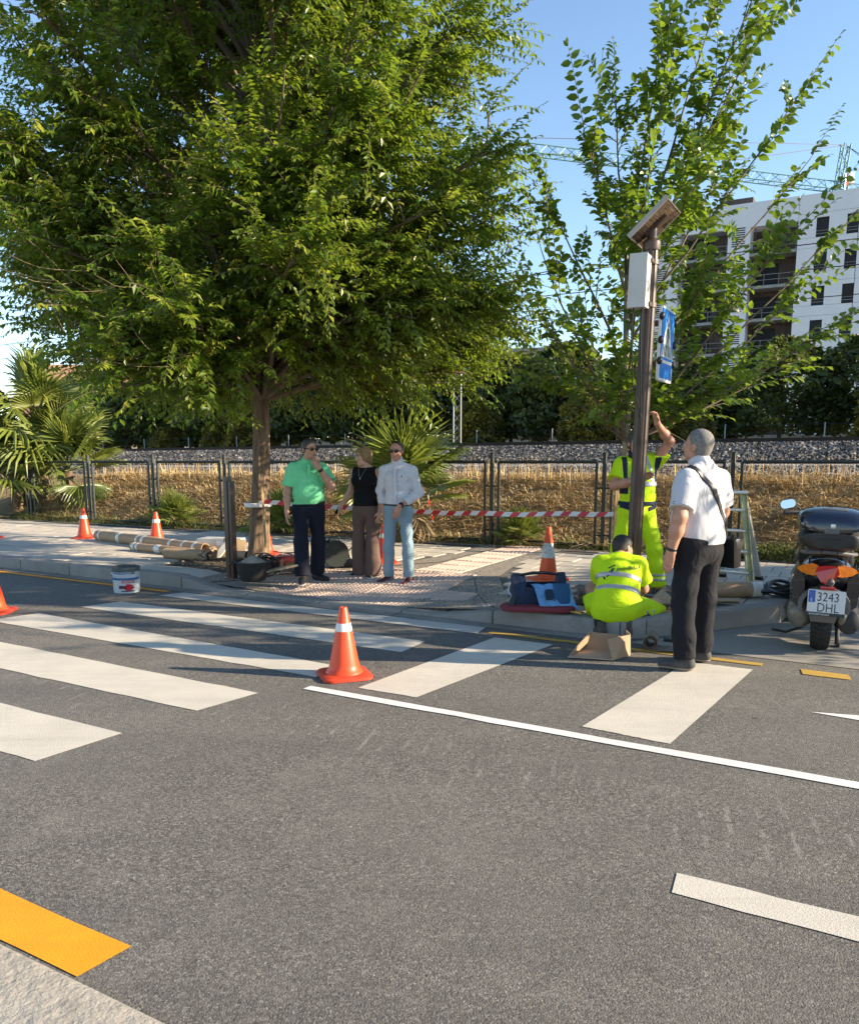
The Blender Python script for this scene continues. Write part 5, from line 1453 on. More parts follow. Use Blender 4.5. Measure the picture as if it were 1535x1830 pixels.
q = MB(); q.box((.0365, 0, .19), (.003, .15, .32)); q.box((0, -.0865, .19), (.06, .003, .33)); q.build('printed_label', MAT['tape_w'], bx, smooth=False)
bx = thing('carton', 'open brown carton flap standing beside the dark steel post', 'box', (-2.66, 10.75, .145), .2)
q = MB(); q.rbox((0, 0, .13), (.30, .012, .28), .003, rot=(R(12), R(6), 0)); q.build('front_panel', MAT['cardboard_in'], bx)
q = MB(); q.rbox((.05, .12, .02), (.30, .24, .012), .003); q.rbox((.19, .1, .1), (.012, .22, .2), .003, rot=(0, R(-14), 0)); q.build('side_panel', MAT['cardboard'], bx)
rolled_tube('short cardboard core with a dark open end beside the tree pit', (-2.62, 10.55, .22), (-2.40, 10.40, .23), .055, (), 5)

# ------------------------------------------------------------------ tools behind the man in green
MAT['red_box'] = mk('dark_red_toolbox', (0.13, 0.012, 0.012), .5, .2, 8, .1)
def coil(mb, c, r, n, wire, seed, tilt=(0, 0, 0), spread=.02):
    rg = np.random.default_rng(seed); M = Matrix.Translation(c) @ Euler(tilt).to_matrix().to_4x4()
    for k in range(n):
        rr = r * rg.uniform(.8, 1.05); o = Vector((rg.normal(0, spread), rg.normal(0, spread), rg.normal(0, spread) + k * wire * .8)); tl = rg.normal(0, .12, 2)
        mb.tube([o + Vector((rr * math.cos(a), rr * math.sin(a), rr * (tl[0] * math.cos(a) + tl[1] * math.sin(a)))) for a in np.linspace(0, 6.5, 22)], wire, 5, M=M)
q = MB(); coil(q, (-1.98, 9.62, .20), .13, 8, .008, 4, (.5, .3, 0), .035); coil(q, (-2.06, 9.70, .26), .09, 5, .008, 6, (1.1, .2, .4), .03)
tag(q.build('cable_tangle', MAT['black_plastic']), 'tangle of black cables on the pavement at the foot of the big tree', 'cables')
tb = thing('toolbox', 'low dark red toolbox lying between the big tree and the man in green', 'toolbox', (-1.74, 9.85, .145), .2)
q = MB(); q.rbox((0, 0, .07), (.36, .17, .14), .018); q.build('case', MAT['red_box'], tb)
q = MB(); q.rbox((0, 0, .146), (.34, .155, .02), .006); q.build('lid', MAT['red_box'], tb)
q = MB(); q.tube([(-.08, 0, .155), (-.07, 0, .19), (.07, 0, .19), (.08, 0, .155)], .009, 6); q.build('handle', MAT['black_plastic'], tb)
q = MB(); q.tube([(-.2, -.12, .02), (.02, -.1, .03), (.2, -.09, .10)], .012, 6); 
gr = thing('angle_grinder', 'yellow and grey power tool lying beside the dark red toolbox', 'power tool', (-1.62, 9.66, .15), .3)
q = MB(); q.tube([(-.14, 0, .05), (-.05, 0, .055), (.04, 0, .055), (.10, 0, .05)], [.03, .036, .034, .026], 10); q.build('body', mk('tool_yellow', (.42, .24, .03), .5), gr)
q = MB(); q.tube([(.10, 0, .05), (.17, 0, .06)], [.036, .03], 10); q.lathe([(.055, -.003), (.055, .003)], 20, (.16, 0, .025)); q.build('head', MAT['alu'], gr)
rl = thing('cable_reel', 'round grey cable reel standing just right of the legs of the man in green', 'cable reel', (-1.20, 9.95, .145), .35)
for y in (-.075, .075):
    q = MB(); q.lathe([(.012, -.006), (.165, -.006), (.172, 0), (.165, .006), (.012, .006)], 28, M=Matrix.Translation((0, y, .172)) @ Matrix.Rotation(R(90), 4, 'X'), cap=False); q.build('flange', MAT['metal_dark'], rl)
q = MB(); coil(q, (0, .06, .172), .125, 14, .0075, 3, (R(90), 0, 0), .004); q.build('wound_cable', MAT['rubber'], rl)
q = MB(); q.tube([(-.1, 0, .02), (-.12, 0, .3), (-.03, 0, .39), (.06, 0, .38), (.10, 0, .02)], .010, 6); q.build('stand', MAT['metal_dark'], rl)
hs_ = thing('hose_coil', 'black hose and cable coil lying right of the cable reel', 'hose', (-.90, 9.95, .145), -.2)
q = MB(); 
for k in range(4): q.tube([(.06 + (.105 + .004 * k) * math.cos(a), -.02 + .016 * k, .125 + (.105 + .004 * k) * math.sin(a)) for a in np.linspace(0, 6.3, 24)], .014, 6)
q.build('hose', MAT['rubber'], hs_)
q = MB(); q.rbox((-.11, 0, .05), (.16, .12, .09), .02); q.tube([(-.11, 0, .09), (-.14, 0, .19), (-.08, -.02, .24), (.02, 0, .24)], .010, 6); q.tube([(-.06, 0, .16), (-.03, .01, .21)], [.02, .022], 8); q.build('pump', MAT['black_plastic'], hs_)
q = MB(); q.tube([(-2.0, 10.05, .33), (-1.75, 9.98, .30), (-1.55, 9.92, .22), (-1.45, 9.9, .15)], .007, 6); tag(q.build('iron_bar', MAT['steel_brown']), 'thin reddish bar leaning over the toolbox behind the big tree', 'bar')
q = MB(); q.tube([(-1.3, 9.55, .15), (-1.05, 9.5, .15), (-.8, 9.62, .15), (-.5, 9.66, .15), (0.1, 9.5, .15)], .006, 5); tag(q.build('cord', MAT['rubber']), 'thin dark cord lying across the pavement behind the group', 'cord')

# ------------------------------------------------------------------ tool bag on its kneeling mat
MAT['mat'] = mk('maroon_foam', (0.16, 0.020, 0.030), .8, .15, 60, .3, 120)
MAT['bag_navy'] = mk_cloth('bag_navy', (0.018, 0.030, 0.062), .7, .2, .5, 14)
MAT['bag_blue'] = mk_cloth('bag_blue', (0.022, 0.085, 0.185), .7, .2, .6, 14)
MAT['bag_light'] = mk_cloth('bag_light_blue', (0.13, 0.30, 0.52), .55, .2, .8, 16)
mt = thing('kneeling_mat', 'maroon foam kneeling mat under the blue tool bag', 'mat', (.98, 7.08, .166), rot=(0, 0, ROADROT * .45 + .08))
q = MB(); pts = rrect(.68, .26, .12, 6); q.loft([[(x * f, y * f, z) for x, y in pts] for f, z in ((.95, 0), (1, .01), (1, .035), (.94, .046))]); q.build('foam_pad', MAT['mat'], mt)
bg_ = thing('tool_bag', 'open blue tool bag with a light blue flap on the maroon mat', 'bag', (1.00, 7.24, .205), .05)
q = MB(); q.loft([[(-.24 + dx, y, z) for y, z in ((-.12, 0), (.12, 0), (.125, .1), (.08, .24), (0, .275), (-.08, .24), (-.125, .1))] for dx in (0, .015, .10, .115)]); q.build('end_pocket', MAT['bag_navy'], bg_, sharp=R(60))
q = MB(); q.loft([[(.18 + dx, y, z) for y, z in ((-.11, 0), (.12, 0), (.125, .1), (.08, .25), (0, .285), (-.06, .25), (-.115, .1))] for dx in (0, .07)]); q.build('end_pocket', MAT['bag_navy'], bg_, sharp=R(60))
q = MB(); q.loft([[(x, -.125, 0), (x, .125, 0), (x, .13, .17), (x, .10, .18), (x, .09, .05), (x, -.09, .05), (x, -.10, .16), (x, -.13, .15)] for x in (-.13, 0, .19)]); q.build('body', MAT['bag_navy'], bg_, sharp=R(60))
q = MB(); rows = []
for v_, (y, z) in enumerate(((-.10, .19), (-.135, .165), (-.165, .09), (-.20, .02), (-.245, -.018))):
    rows.append([(-.08 + .055 * i + .03 * v_ * .7, y - .012 * math.sin(i * 1.9 + v_), z + .008 * math.sin(i * 2.3 + v_ * 1.4)) for i in range(7)])
vs = [p for r_ in rows for p in r_]; q.add(vs + [(p[0], p[1] + .006, p[2] - .004) for p in vs], [(j * 7 + i, j * 7 + i + 1, j * 7 + i + 8, j * 7 + i + 7) for j in range(4) for i in range(6)] + [(35 + j * 7 + i + 7, 35 + j * 7 + i + 8, 35 + j * 7 + i + 1, 35 + j * 7 + i) for j in range(4) for i in range(6)])
fl_ = q.build('flap', MAT['bag_light'], bg_)
q = MB(); q.rbox((.19, -.165, .11), (.15, .02, .19), .008, rot=(R(-14), 0, 0)); q.build('front_pocket', MAT['bag_blue'], bg_)
q = MB(); q.prism(rrect(.075, .10, .02), -.004, .004, M=Matrix.Translation((.075, -.178, .105)) @ Euler((R(68), 0, R(8))).to_matrix().to_4x4()); q.build('patch', MAT['bag_navy'], fl_)
q = MB(); q.tube([(-.22, -.02, .255), (-.06, -.05, .285), (.05, -.05, .288), (.22, -.02, .26)], [.010, .016, .016, .010], 8); q.build('carry_handle', MAT['black_plastic'], bg_)
q = MB(); q.tube([(-.26, -.06, .20), (-.285, -.07, .13), (-.26, -.10, .09), (-.27, -.12, .05)], .005, 6); q.build('carabiner', MAT['alu'], bg_)
q = MB(); q.loft([[(-.26, -.12, .10), (-.22, -.13, .10), (-.22, -.12, .095), (-.26, -.11, .095)], [(-.30, -.16, -.02), (-.25, -.17, -.02), (-.25, -.16, -.026), (-.30, -.15, -.026)]]); q.build('strap', MAT['black_plastic'], bg_)
pl = thing('pliers', 'red and yellow handled pliers on the kerb stone in front of the tool bag', 'pliers', (1.27, 6.94, .168), -.6)
q = MB(); q.tube([(0, 0, .01), (.05, .012, .012), (.10, .03, .012)], [.006, .009, .008], 7); q.build('handle', mk('plier_red', (.35, .02, .02), .4), pl)
q = MB(); q.tube([(0, 0, .01), (.05, -.012, .012), (.10, -.03, .012)], [.006, .009, .008], 7); q.build('handle', mk('plier_yellow', (.55, .33, .02), .4), pl)
q = MB(); q.tube([(0, 0, .01), (-.03, 0, .01), (-.06, 0, .008)], [.010, .011, .004], 7); q.build('jaw', MAT['alu'], pl)

# ------------------------------------------------------------------ open cardboard box and roll on the road
bx = thing('cardboard_box', 'open empty cardboard box lying on the road beside the crouching worker', 'box', (1.34, 6.10, .008), -.22)
def board(mb, P, th=.006):
    P = [Vector(p) for p in P]; n = (P[1] - P[0]).cross(P[2] - P[0]).normalized() * th
    k = len(P); mb.add(P + [p + n for p in P], [tuple(range(k - 1, -1, -1)), tuple(range(k, 2 * k))] + [(i, (i + 1) % k, k + (i + 1) % k, k + i) for i in range(k)])
for nm, P in (('base_panel', [(-.24, -.15, 0), (.10, -.17, 0), (.20, .12, 0), (-.12, .14, 0)]), ('back_panel', [(-.12, .14, 0), (.20, .12, 0), (.18, .15, .13), (-.10, .17, .14)]),
              ('side_panel', [(.10, -.17, 0), (.235, .02, 0), (.23, .05, .16), (.06, -.10, .15)]), ('side_panel', [(-.24, -.15, 0), (-.12, .14, 0), (-.06, .13, .17), (-.16, -.02, .08)]), ('flap', [(.235, .02, 0), (.20, .12, .0), (.20, .16, .17), (.23, .05, .165)])):
    m = MB(); board(m, P); m.build(nm, MAT['cardboard'] if nm != 'base_panel' else MAT['cardboard_in'], bx, smooth=False)
m = MB(); m.loft([[(.155, -.092, 0.004), (.17, -.072, 0.004), (.172, -.078, .004)], [(.135, -.035, .155), (.15, -.015, .157), (.152, -.02, .155)]]); m.build('tape_strip', MAT['tape_w'], bx, smooth=False)
MAT['felt'] = mk('grey_brown_felt', (0.16, 0.135, 0.10), .95, .2, 20, .5, 120)
rl = thing('felt_roll', 'grey-brown felt roll with a flat loose end on the road beside the cardboard box', 'roll', (1.80, 6.30, .006), -.35)
m = MB(); n = 30; prof = []
for k in range(n + 1):
    a = 4.6 * math.pi * k / n; r_ = .035 + .030 * k / n; prof.append((math.cos(a) * r_, math.sin(a) * r_ + .066))
rings = [[(p[0], y, p[1]) for p in prof] for y in (-.09, .10)]
V = [p for r_ in rings for p in r_]; m.add(V, [(i, i + 1, n + 2 + i, n + 1 + i) for i in range(n)]); V2 = [(p[0] * .92, p[1], .066 + (p[2] - .066) * .92) for p in V]; m.add(V2, [(i + n + 1, n + 2 + i, i + 1, i) for i in range(n)])
m.add(V[:n + 1] + V2[:n + 1], [(i, i + 1, n + 2 + i, n + 1 + i) for i in range(n)]); m.build('rolled_part', MAT['felt'], rl)
m = MB(); m.loft([[(.02, -.09, .004), (.02, .10, .004), (.02, .10, .010), (.02, -.09, .010)], [(.14, -.10, .010), (.15, .09, .006), (.15, .09, .012), (.14, -.10, .016)], [(.26, -.06, .003), (.24, .06, .004), (.24, .06, .010), (.26, -.06, .009)]]); m.build('loose_end', MAT['felt'], rl)
q = MB(); q.tube([(1.98, 6.55, .02), (2.06, 6.52, .018), (2.12, 6.5, .014)], [.018, .014, .010], 8); q.tube([(2.12, 6.5, .014), (2.22, 6.50, .012)], .007, 6)
tag(q.build('screwdriver', MAT['metal_dark']), 'small dark hand tool lying on the road at the kerb beside the felt roll', 'tool')
rolled_tube('thick cardboard tube with a white labelled end on the build-out by the ladder', (2.55, 7.72, .235), (3.30, 7.82, .225), .075, ((.86, .11),), 7)
q = MB(); board(q, [(2.66, 7.50, .165), (2.98, 7.48, .165), (3.02, 7.60, .175), (2.66, 7.64, .17)]); tag(q.build('cardboard_sheet', MAT['cardboard'], smooth=False), 'flat torn cardboard sheet under the labelled tube on the build-out', 'cardboard')
q = MB(); board(q, [(2.14, 7.38, .16), (2.34, 7.34, .16), (2.36, 7.55, .17), (2.26, 7.60, .27), (2.14, 7.50, .20)]); tag(q.build('cardboard_sheet', MAT['cardboard_in'], smooth=False), 'bent cardboard piece at the foot of the standing worker', 'cardboard')
q = MB(); q.tube([(2.0, 8.0, .19), (2.3, 8.02, .24), (2.42, 8.03, .25)], .02, 10); q.tube([(2.05, 7.75, .17), (2.4, 7.8, .17)], .018, 10); tag(q.build('pipe', MAT['galv']), 'grey metal pipes lying behind the sign column foot', 'pipes')
MAT['chain'] = mk('black_sleeved_chain', (0.015, 0.015, 0.016), .35, .2, 20)
q = MB()
for k in range(5): q.tube([(3.45 + .17 * math.cos(a) + .03 * k, 7.78 + .10 * math.sin(a) + .01 * k, .20 + .018 * k + .03 * math.sin(2 * a + k)) for a in np.linspace(.3 * k, 6.3 + .3 * k, 22)], .018, 7)
q.tube([(3.58, 7.8, .26), (3.66, 7.7, .36), (3.70, 7.55, .42)], .018, 7); q.tube([(3.3, 7.74, .2), (3.42, 7.62, .185), (3.52, 7.6, .175)], .008, 6)
tag(q.build('lock_chain', MAT['chain']), 'thick black lock chain in a sleeve lying by the scooter', 'chain')

# ------------------------------------------------------------------ step ladder
MAT['fibre'] = mk('yellow_green_fibreglass', (0.36, 0.36, 0.19), .5, .2, 10, dirt=.3, dirtcol=(.3, .28, .2))
ld = thing('step_ladder', 'yellow-green and aluminium step ladder on the build-out behind the man in white polo', 'ladder', (3.23, 8.35, .145), -.55)
def stile(a, b, nm='stile', mat_=MAT['fibre']):
    a, b = Vector(a), Vector(b); d = (b - a); M = Matrix.Translation(a) @ d.to_track_quat('Z', 'Y').to_matrix().to_4x4(); m = MB()
    m.prism([(-.035, -.015), (.035, -.015), (.035, .015), (.028, .015), (.028, -.008), (-.028, -.008), (-.028, .015), (-.035, .015)], 0, d.length, M=M); m.build(nm, mat_, ld, smooth=False)
    m = MB(); m.box((0, 0, .02), (.08, .04, .06), M=M); m.build('rubber_foot', MAT['rubber'], ld)
stile((-.19, -.02, 0), (-.33, .20, 1.0)); stile((.19, -.02, 0), (.02, .20, 1.0)); stile((-.25, .75, 0), (-.32, .28, 1.0), 'rear_leg', MAT['alu']); stile((.15, .75, 0), (.0, .28, 1.0), 'rear_leg', MAT['alu'])
for k in range(4):
    f = (k + .8) / 4.6; a = Vector((-.19, -.02, 0)).lerp(Vector((-.33, .20, 1.0)), f); b = Vector((.19, -.02, 0)).lerp(Vector((.02, .20, 1.0)), f)
    m = MB(); d = b - a; m.rbox((a + b) / 2, (d.length, .075, .026), .005, rot=(0, 0, math.atan2(d.y, d.x))); m.build('step', MAT['alu'], ld)
for sx in (-.235, .0):
    pass
m = MB(); m.rbox((-.155, .24, 1.01), (.42, .16, .03), .008); m.build('top_cap', MAT['alu'], ld)
# ------------------------------------------------------------------ people: one smooth surface from blended rounded shapes (signed distances + surface nets)
class Field:
    def __init__(s, lo, hi, h):
        s.lo = np.array(lo, np.float32); s.h = h
        s.n = np.ceil((np.array(hi) - np.array(lo)) / h).astype(int) + 1
        s.D = np.full(s.n, 1.0, np.float32)
        s.ax = [s.lo[i] + h * np.arange(s.n[i], dtype=np.float32) for i in range(3)]
    def clone(s):
        G = Field.__new__(Field); G.lo, G.h, G.n, G.ax, G.D = s.lo, s.h, s.n, s.ax, s.D.copy(); return G
    def sub(s, lo, hi):
        a = np.maximum(np.floor((np.array(lo) - s.lo) / s.h).astype(int), 0); b = np.minimum(np.ceil((np.array(hi) - s.lo) / s.h).astype(int) + 1, s.n)
        if np.any(b <= a): return None
        sl = tuple(slice(x, y) for x, y in zip(a, b))
        P = np.stack(np.meshgrid(*[s.ax[i][sl[i]] for i in range(3)], indexing='ij'), -1)
        return sl, P
    def add(s, prim, k=.02, off=0.0):
        fn, lo, hi = prim; m = k * 2 + off + .035
        r = s.sub(np.array(lo) - m, np.array(hi) + m)
        if r is None: return
        sl, P = r; d = fn(P) - off; D = s.D[sl]
        h = np.maximum(k - np.abs(D - d), 0) / k
        s.D[sl] = np.minimum(D, d) - h * h * k * .25
    def cut(s, prim, k=.008, off=0.0):
        """remove a shape"""
        fn, lo, hi = prim; r = s.sub(np.array(lo) - .05, np.array(hi) + .05)
        if r is None: return
        sl, P = r; d = -(fn(P) - off); D = s.D[sl]; h = np.maximum(k - np.abs(D - d), 0) / k
        s.D[sl] = np.maximum(D, d) + h * h * k * .25
    def plane(s, p, n):
        """keep the side that n points away from"""
        n = np.array(n, np.float32); n /= np.linalg.norm(n)
        X, Y, Z = np.meshgrid(*s.ax, indexing='ij', sparse=True)
        s.D = np.maximum(s.D, (X - p[0]) * n[0] + (Y - p[1]) * n[1] + (Z - p[2]) * n[2])
    def disp(s, f):
        X, Y, Z = np.meshgrid(*s.ax, indexing='ij', sparse=True)
        s.D = s.D + f(X, Y, Z).astype(np.float32)
    def mesh(s, name, mat_):
        D = s.D; I = D < 0; nx, ny, nz = D.shape
        c = np.zeros((nx - 1, ny - 1, nz - 1), np.int8)
        for dx in (0, 1):
            for dy in (0, 1):
                for dz in (0, 1): c += I[dx:nx - 1 + dx, dy:ny - 1 + dy, dz:nz - 1 + dz]
        cells = np.argwhere((c > 0) & (c < 8))
        if len(cells) == 0: return np_mesh(name, [(0, 0, 0), (0, 0, .001), (0, .001, 0)], [(0, 1, 2)], mat_)
        idx = np.full(c.shape, -1, np.int32); idx[tuple(cells.T)] = np.arange(len(cells))
        acc = np.zeros((len(cells), 3)); cnt = np.zeros(len(cells))
        cor = [(a, b, d) for a in (0, 1) for b in (0, 1) for d in (0, 1)]
        for p in cor:
            for ax in range(3):
                if p[ax]: continue
                q = list(p); q[ax] = 1
                i0 = cells + np.array(p); i1 = cells + np.array(q)
                d0 = D[tuple(i0.T)]; d1 = D[tuple(i1.T)]; m = (d0 < 0) != (d1 < 0)
                t = np.where(m, d0 / np.where(m, d0 - d1, 1), 0)[:, None]
                acc += np.where(m[:, None], np.array(p) + (np.array(q) - np.array(p)) * t, 0); cnt += m
        V = (cells + acc / cnt[:, None]) * s.h + s.lo
        Q = []
        for ax in range(3):
            a1, a2 = (ax + 1) % 3, (ax + 2) % 3
            sl0 = [slice(None)] * 3; sl1 = [slice(None)] * 3; sl0[ax] = slice(0, -1); sl1[ax] = slice(1, None)
            for flip in (False, True):
                A = I[tuple(sl0)]; B = I[tuple(sl1)]
                e = np.argwhere((A & ~B) if not flip else (~A & B))
                e = e[(e[:, a1] > 0) & (e[:, a2] > 0) & (e[:, a1] < D.shape[a1] - 1) & (e[:, a2] < D.shape[a2] - 1)]
                o1 = np.zeros(3, int); o1[a1] = 1; o2 = np.zeros(3, int); o2[a2] = 1
                q = [idx[tuple((e - o1 - o2).T)], idx[tuple((e - o2).T)], idx[tuple(e.T)], idx[tuple((e - o1).T)]]
                if flip: q = q[::-1]
                Q.append(np.stack(q, -1))
        Q = np.concatenate(Q)
        # light smoothing
        E = np.concatenate([Q[:, [0, 1]], Q[:, [1, 2]], Q[:, [2, 3]], Q[:, [3, 0]]])
        S = np.zeros_like(V); C = np.zeros(len(V))
        for a, b in ((0, 1), (1, 0)):
            for k in range(3): S[:, k] += np.bincount(E[:, a], V[E[:, b], k], len(V))
            C += np.bincount(E[:, a], minlength=len(V))
        V = V * .55 + .45 * S / np.maximum(C, 1)[:, None]
        return np_mesh(name, V, Q, mat_, True)

A_ = lambda v: np.array(v, np.float32)
def cone_p(a, b, ra, rb, sq=None, fl=1.0, flat=None, start=None):
    """tapered rounded bar; sq: direction in which it is fl times wider; flat: end cut square; start: beginning cut square"""
    a, b = A_(a), A_(b); ab = b - a; L2 = float(ab @ ab) + 1e-9; u = ab / math.sqrt(L2)
    if sq is not None:
        sq = A_(sq); sq = sq - u * (sq @ u); sq = sq / np.linalg.norm(sq)
    def fn(P):
        v = P - a; t = np.clip(v @ ab / L2, 0, 1); w = v - t[..., None] * ab
        if sq is not None:
            c = w @ sq; w = w - (c * (1 - 1 / fl))[..., None] * sq
        d = np.linalg.norm(w, axis=-1) - (ra + (rb - ra) * t)
        if flat: d = np.maximum(d, (P - b) @ u)
        if start: d = np.maximum(d, -((P - a) @ u))
        return d
    m = max(ra, rb) * max(1, fl)
    return fn, np.minimum(a, b) - m, np.maximum(a, b) + m
def ell_p(c, r, B=None):
    c = A_(c); r = A_(r); B = np.eye(3, dtype=np.float32) if B is None else A_(B)     # rows of B: axes
    def fn(P):
        q = (P - c) @ B.T; k0 = np.linalg.norm(q / r, axis=-1); k1 = np.linalg.norm(q / (r * r), axis=-1)
        return k0 * (k0 - 1) / np.maximum(k1, 1e-6)
    m = float(r.max()); return fn, c - m, c + m
def unit(v): v = A_(v); return v / np.linalg.norm(v)
def folds(amp, fz, seed, fx=9.0):
    r = np.random.default_rng(seed); p = r.uniform(0, 6, 6)
    return lambda X, Y, Z: amp * (np.sin(fz * Z + 1.8 * np.sin(fx * X + p[0]) + 1.6 * np.sin(fx * .8 * Y + p[1]) + p[2]) * .6 + .4 * np.sin(fz * 1.9 * Z + 2.2 * np.sin(fx * .7 * X + p[3]) + 4 * Y + p[4]))

class Human:
    """joints in metres in the person's own frame, facing -y; L is the person's left (+x)"""
    def __init__(s, name_label, loc, yaw, sc, J, build, head_dir=(0, -1, 0), head_up=(0, 0, 1), hair=None, hands=None, h=.0068, group=None, seed=0):
        s.t = thing('person', name_label, 'person', loc, yaw, group); s.t.scale = (sc, sc, sc)
        s.J = {k: A_(v) for k, v in J.items()}; s.b = build; s.h = h; s.seed = seed
        s.hands = hands or {}
        P = np.array(list(s.J.values())); s.lo = P.min(0) - .26; s.hi = P.max(0) + .26
        s.hf = unit(head_dir); s.hr = unit(np.cross(A_(head_up), s.hf) * -1); s.hu = np.cross(s.hf, s.hr) * -1
        if s.hu @ A_(head_up) < 0: s.hu = -s.hu
        s.parts()
    def lat(s): 
        v = s.J['shL'] - s.J['shR']; return unit(v)
    def parts(s):
        J, b = s.J, s.b; la = s.lat(); g = b.get('girth', 1.0); m = b.get('limb', 1.0)
        hipla = unit(J['hipL'] - J['hipR'])
        T = []
        T.append(('pelvis', cone_p((J['hipL'] + J['hipR']) / 2, J['pelvis'], .098 * g, .105 * g, hipla, 1.45)))
        T.append(('pelvis', cone_p(J['hipL'] * .85 + J['hipR'] * .15, J['hipR'] * .85 + J['hipL'] * .15, .10 * (.5 + .5 * g), .10 * (.5 + .5 * g))))
        T.append(('torso', cone_p(J['pelvis'], J['waist'], .108 * g, .105 * g * b.get('waist', 1), hipla, 1.38)))
        T.append(('torso', cone_p(J['waist'], J['chest'], .105 * g * b.get('waist', 1), .118 * (.6 + .4 * g), la, 1.36)))
        if b.get('belly'): c, r = b['belly']; T.append(('torso', ell_p(c, r)))
        if b.get('bust'):
            for sx in (-1, 1): T.append(('torso', ell_p(J['chest'] + la * sx * .075 + A_(b['bust']), (.066, .06, .066))))
        up = unit(J['neck'] - J['chest'])
        T.append(('torso', cone_p(J['shL'] * .86 + J['shR'] * .14 - up * .02, J['shR'] * .86 + J['shL'] * .14 - up * .015, .052 * m, .052 * m)))
        T.append(('torso', cone_p(J['chest'] + up * .02, J['chest'] + up * .085, .108, .080, la, 1.40)))
        for sd in ('L', 'R'):
            T.append(('trap', cone_p(J['neck'], J['sh' + sd] * .70 + J['neck'] * .30, .048, .046)))
            T.append(('uarm' + sd, cone_p(J['sh' + sd], J['el' + sd], .056 * m, .041 * m)))
            T.append(('farm' + sd, cone_p(J['el' + sd], J['el' + sd] * .62 + J['wr' + sd] * .38, .041 * m, .041 * m)))
            T.append(('farm' + sd, cone_p(J['el' + sd] * .62 + J['wr' + sd] * .38, J['wr' + sd], .041 * m, .027 * m)))
            T.append(('thigh' + sd, cone_p(J['hip' + sd], J['kn' + sd], .084 * m, .056 * m)))
            T.append(('shin' + sd, cone_p(J['kn' + sd], J['kn' + sd] * .6 + J['an' + sd] * .4, .055 * m, .052 * m)))
            T.append(('shin' + sd, cone_p(J['kn' + sd] * .6 + J['an' + sd] * .4, J['an' + sd], .052 * m, .036)))
            T.append(('foot' + sd, cone_p(J['an' + sd] - A_((0, 0, .025)), J['an' + sd] * .35 + J['to' + sd] * .65, .026, .014)))
        nk = J['head'] - s.hu * .10 - s.hf * .02
        T.append(('neck', cone_p(J['neck'] - up * .03, nk, .056 * b.get('neckw', 1), .052 * b.get('neckw', 1))))
        s.T = T
    def head_prims(s):
        H, f, r, u = s.J['head'], s.hf, s.hr, s.hu; B = np.stack([r, f, u]); q = s.b.get('headw', 1.0)
        e = lambda a, fw, uu, rr: ell_p(H + r * a + f * fw + u * uu, rr, B)
        L = [(e(0, -.012, .030, (.074 * q, .096, .088)), .02), (e(0, .030, -.030, (.060 * q, .066, .082)), .02), (e(0, .052, -.088, (.034 * q, .032, .026)), .025), (e(0, .02, -.07, (.055 * q, .052, .035)), .02),
             (e(0, .088, .012, (.046, .016, .014)), .012), (cone_p(H + f * .090 + u * .010, H + f * .113 - u * .030, .009, .0135), .010), (e(.011, .098, -.033, (.009, .010, .008)), .006), (e(-.011, .098, -.033, (.009, .010, .008)), .006),
             (e(0, .086, -.060, (.022, .010, .0055)), .006), (e(0, .084, -.070, (.019, .011, .006)), .006)]
        for sx in (-1, 1):
            L.append((e(sx * .034 * q, .070, -.022, (.020, .018, .018)), .015))
            L.append((e(sx * .074 * q, -.012, -.008, (.010, .019, .031)), .006))
        return L
    def body(s, skin):
        F = Field(s.lo, s.hi, s.h)
        for n, p in s.T:
            sh = .0
            if n in ('torso', 'pelvis'): sh = -.012
            F.add(p, .035, sh)
        for p, k in s.head_prims(): F.add(p, k)
        H, f, r, u = s.J['head'], s.hf, s.hr, s.hu
        for sx in (-1, 1): F.cut(ell_p(H + r * sx * .031 + f * .094 + u * .000, (.016, .012, .010), np.stack([r, f, u])), .012)
        F.cut(ell_p(H + f * .098 - u * .0650, (.024, .006, .0022), np.stack([r, f, u])), .006)
        for sd in ('L', 'R'): s.hand(F, sd)
        o = link('body', F.mesh('body', skin), s.t); return o
    def hand(s, F, sd):
        J = s.J; hd = s.hands.get(sd, {}); d = unit(hd.get('dir', J['wr' + sd] - J['el' + sd])); n = A_(hd.get('palm', (-1 if sd == 'L' else 1, 0, 0)))
        n = unit(n - d * (n @ d)); l = np.cross(d, n); th = A_(hd.get('thumb', (0, -1, 0)))
        if l @ th < 0: l = -l
        w = J['wr' + sd]; k = w + d * .085; curl = hd.get('curl', .5); sp = hd.get('spread', .0)
        F.add(cone_p(w, w + d * .045, .024, .022, l, 1.35), .02); F.add(cone_p(w + d * .035, k, .0155, .0145, l, 2.55), .012)
        for i, ln in enumerate((.074, .082, .076, .060)):
            b = k + l * (.030 - .020 * i) + d * (.004 if i in (1, 2) else -.004); a = 0; p = b - d * .015; q = b
            dd = unit(d + l * sp * (1.5 - i))
            for seg, fr in enumerate((.45, .32, .25)):
                a += curl * (.55, .8, .6)[seg]; v = unit(dd * math.cos(a) + n * math.sin(a)); e = q + v * ln * fr
                F.add(cone_p(q if seg else p, e, .0098 - .0007 * seg, .0092 - .0009 * seg), .004); q = e
        b = w + d * .025 + l * .024 + n * .006; v = unit(d * .75 + l * .62 + n * .35); e = b + v * .040; F.add(cone_p(w + d * .015, e, .014, .0115), .012)
        v2 = unit(d * .9 + l * .15 + n * (.25 + .4 * curl)); F.add(cone_p(e, e + v2 * .034, .011, .0085), .004)
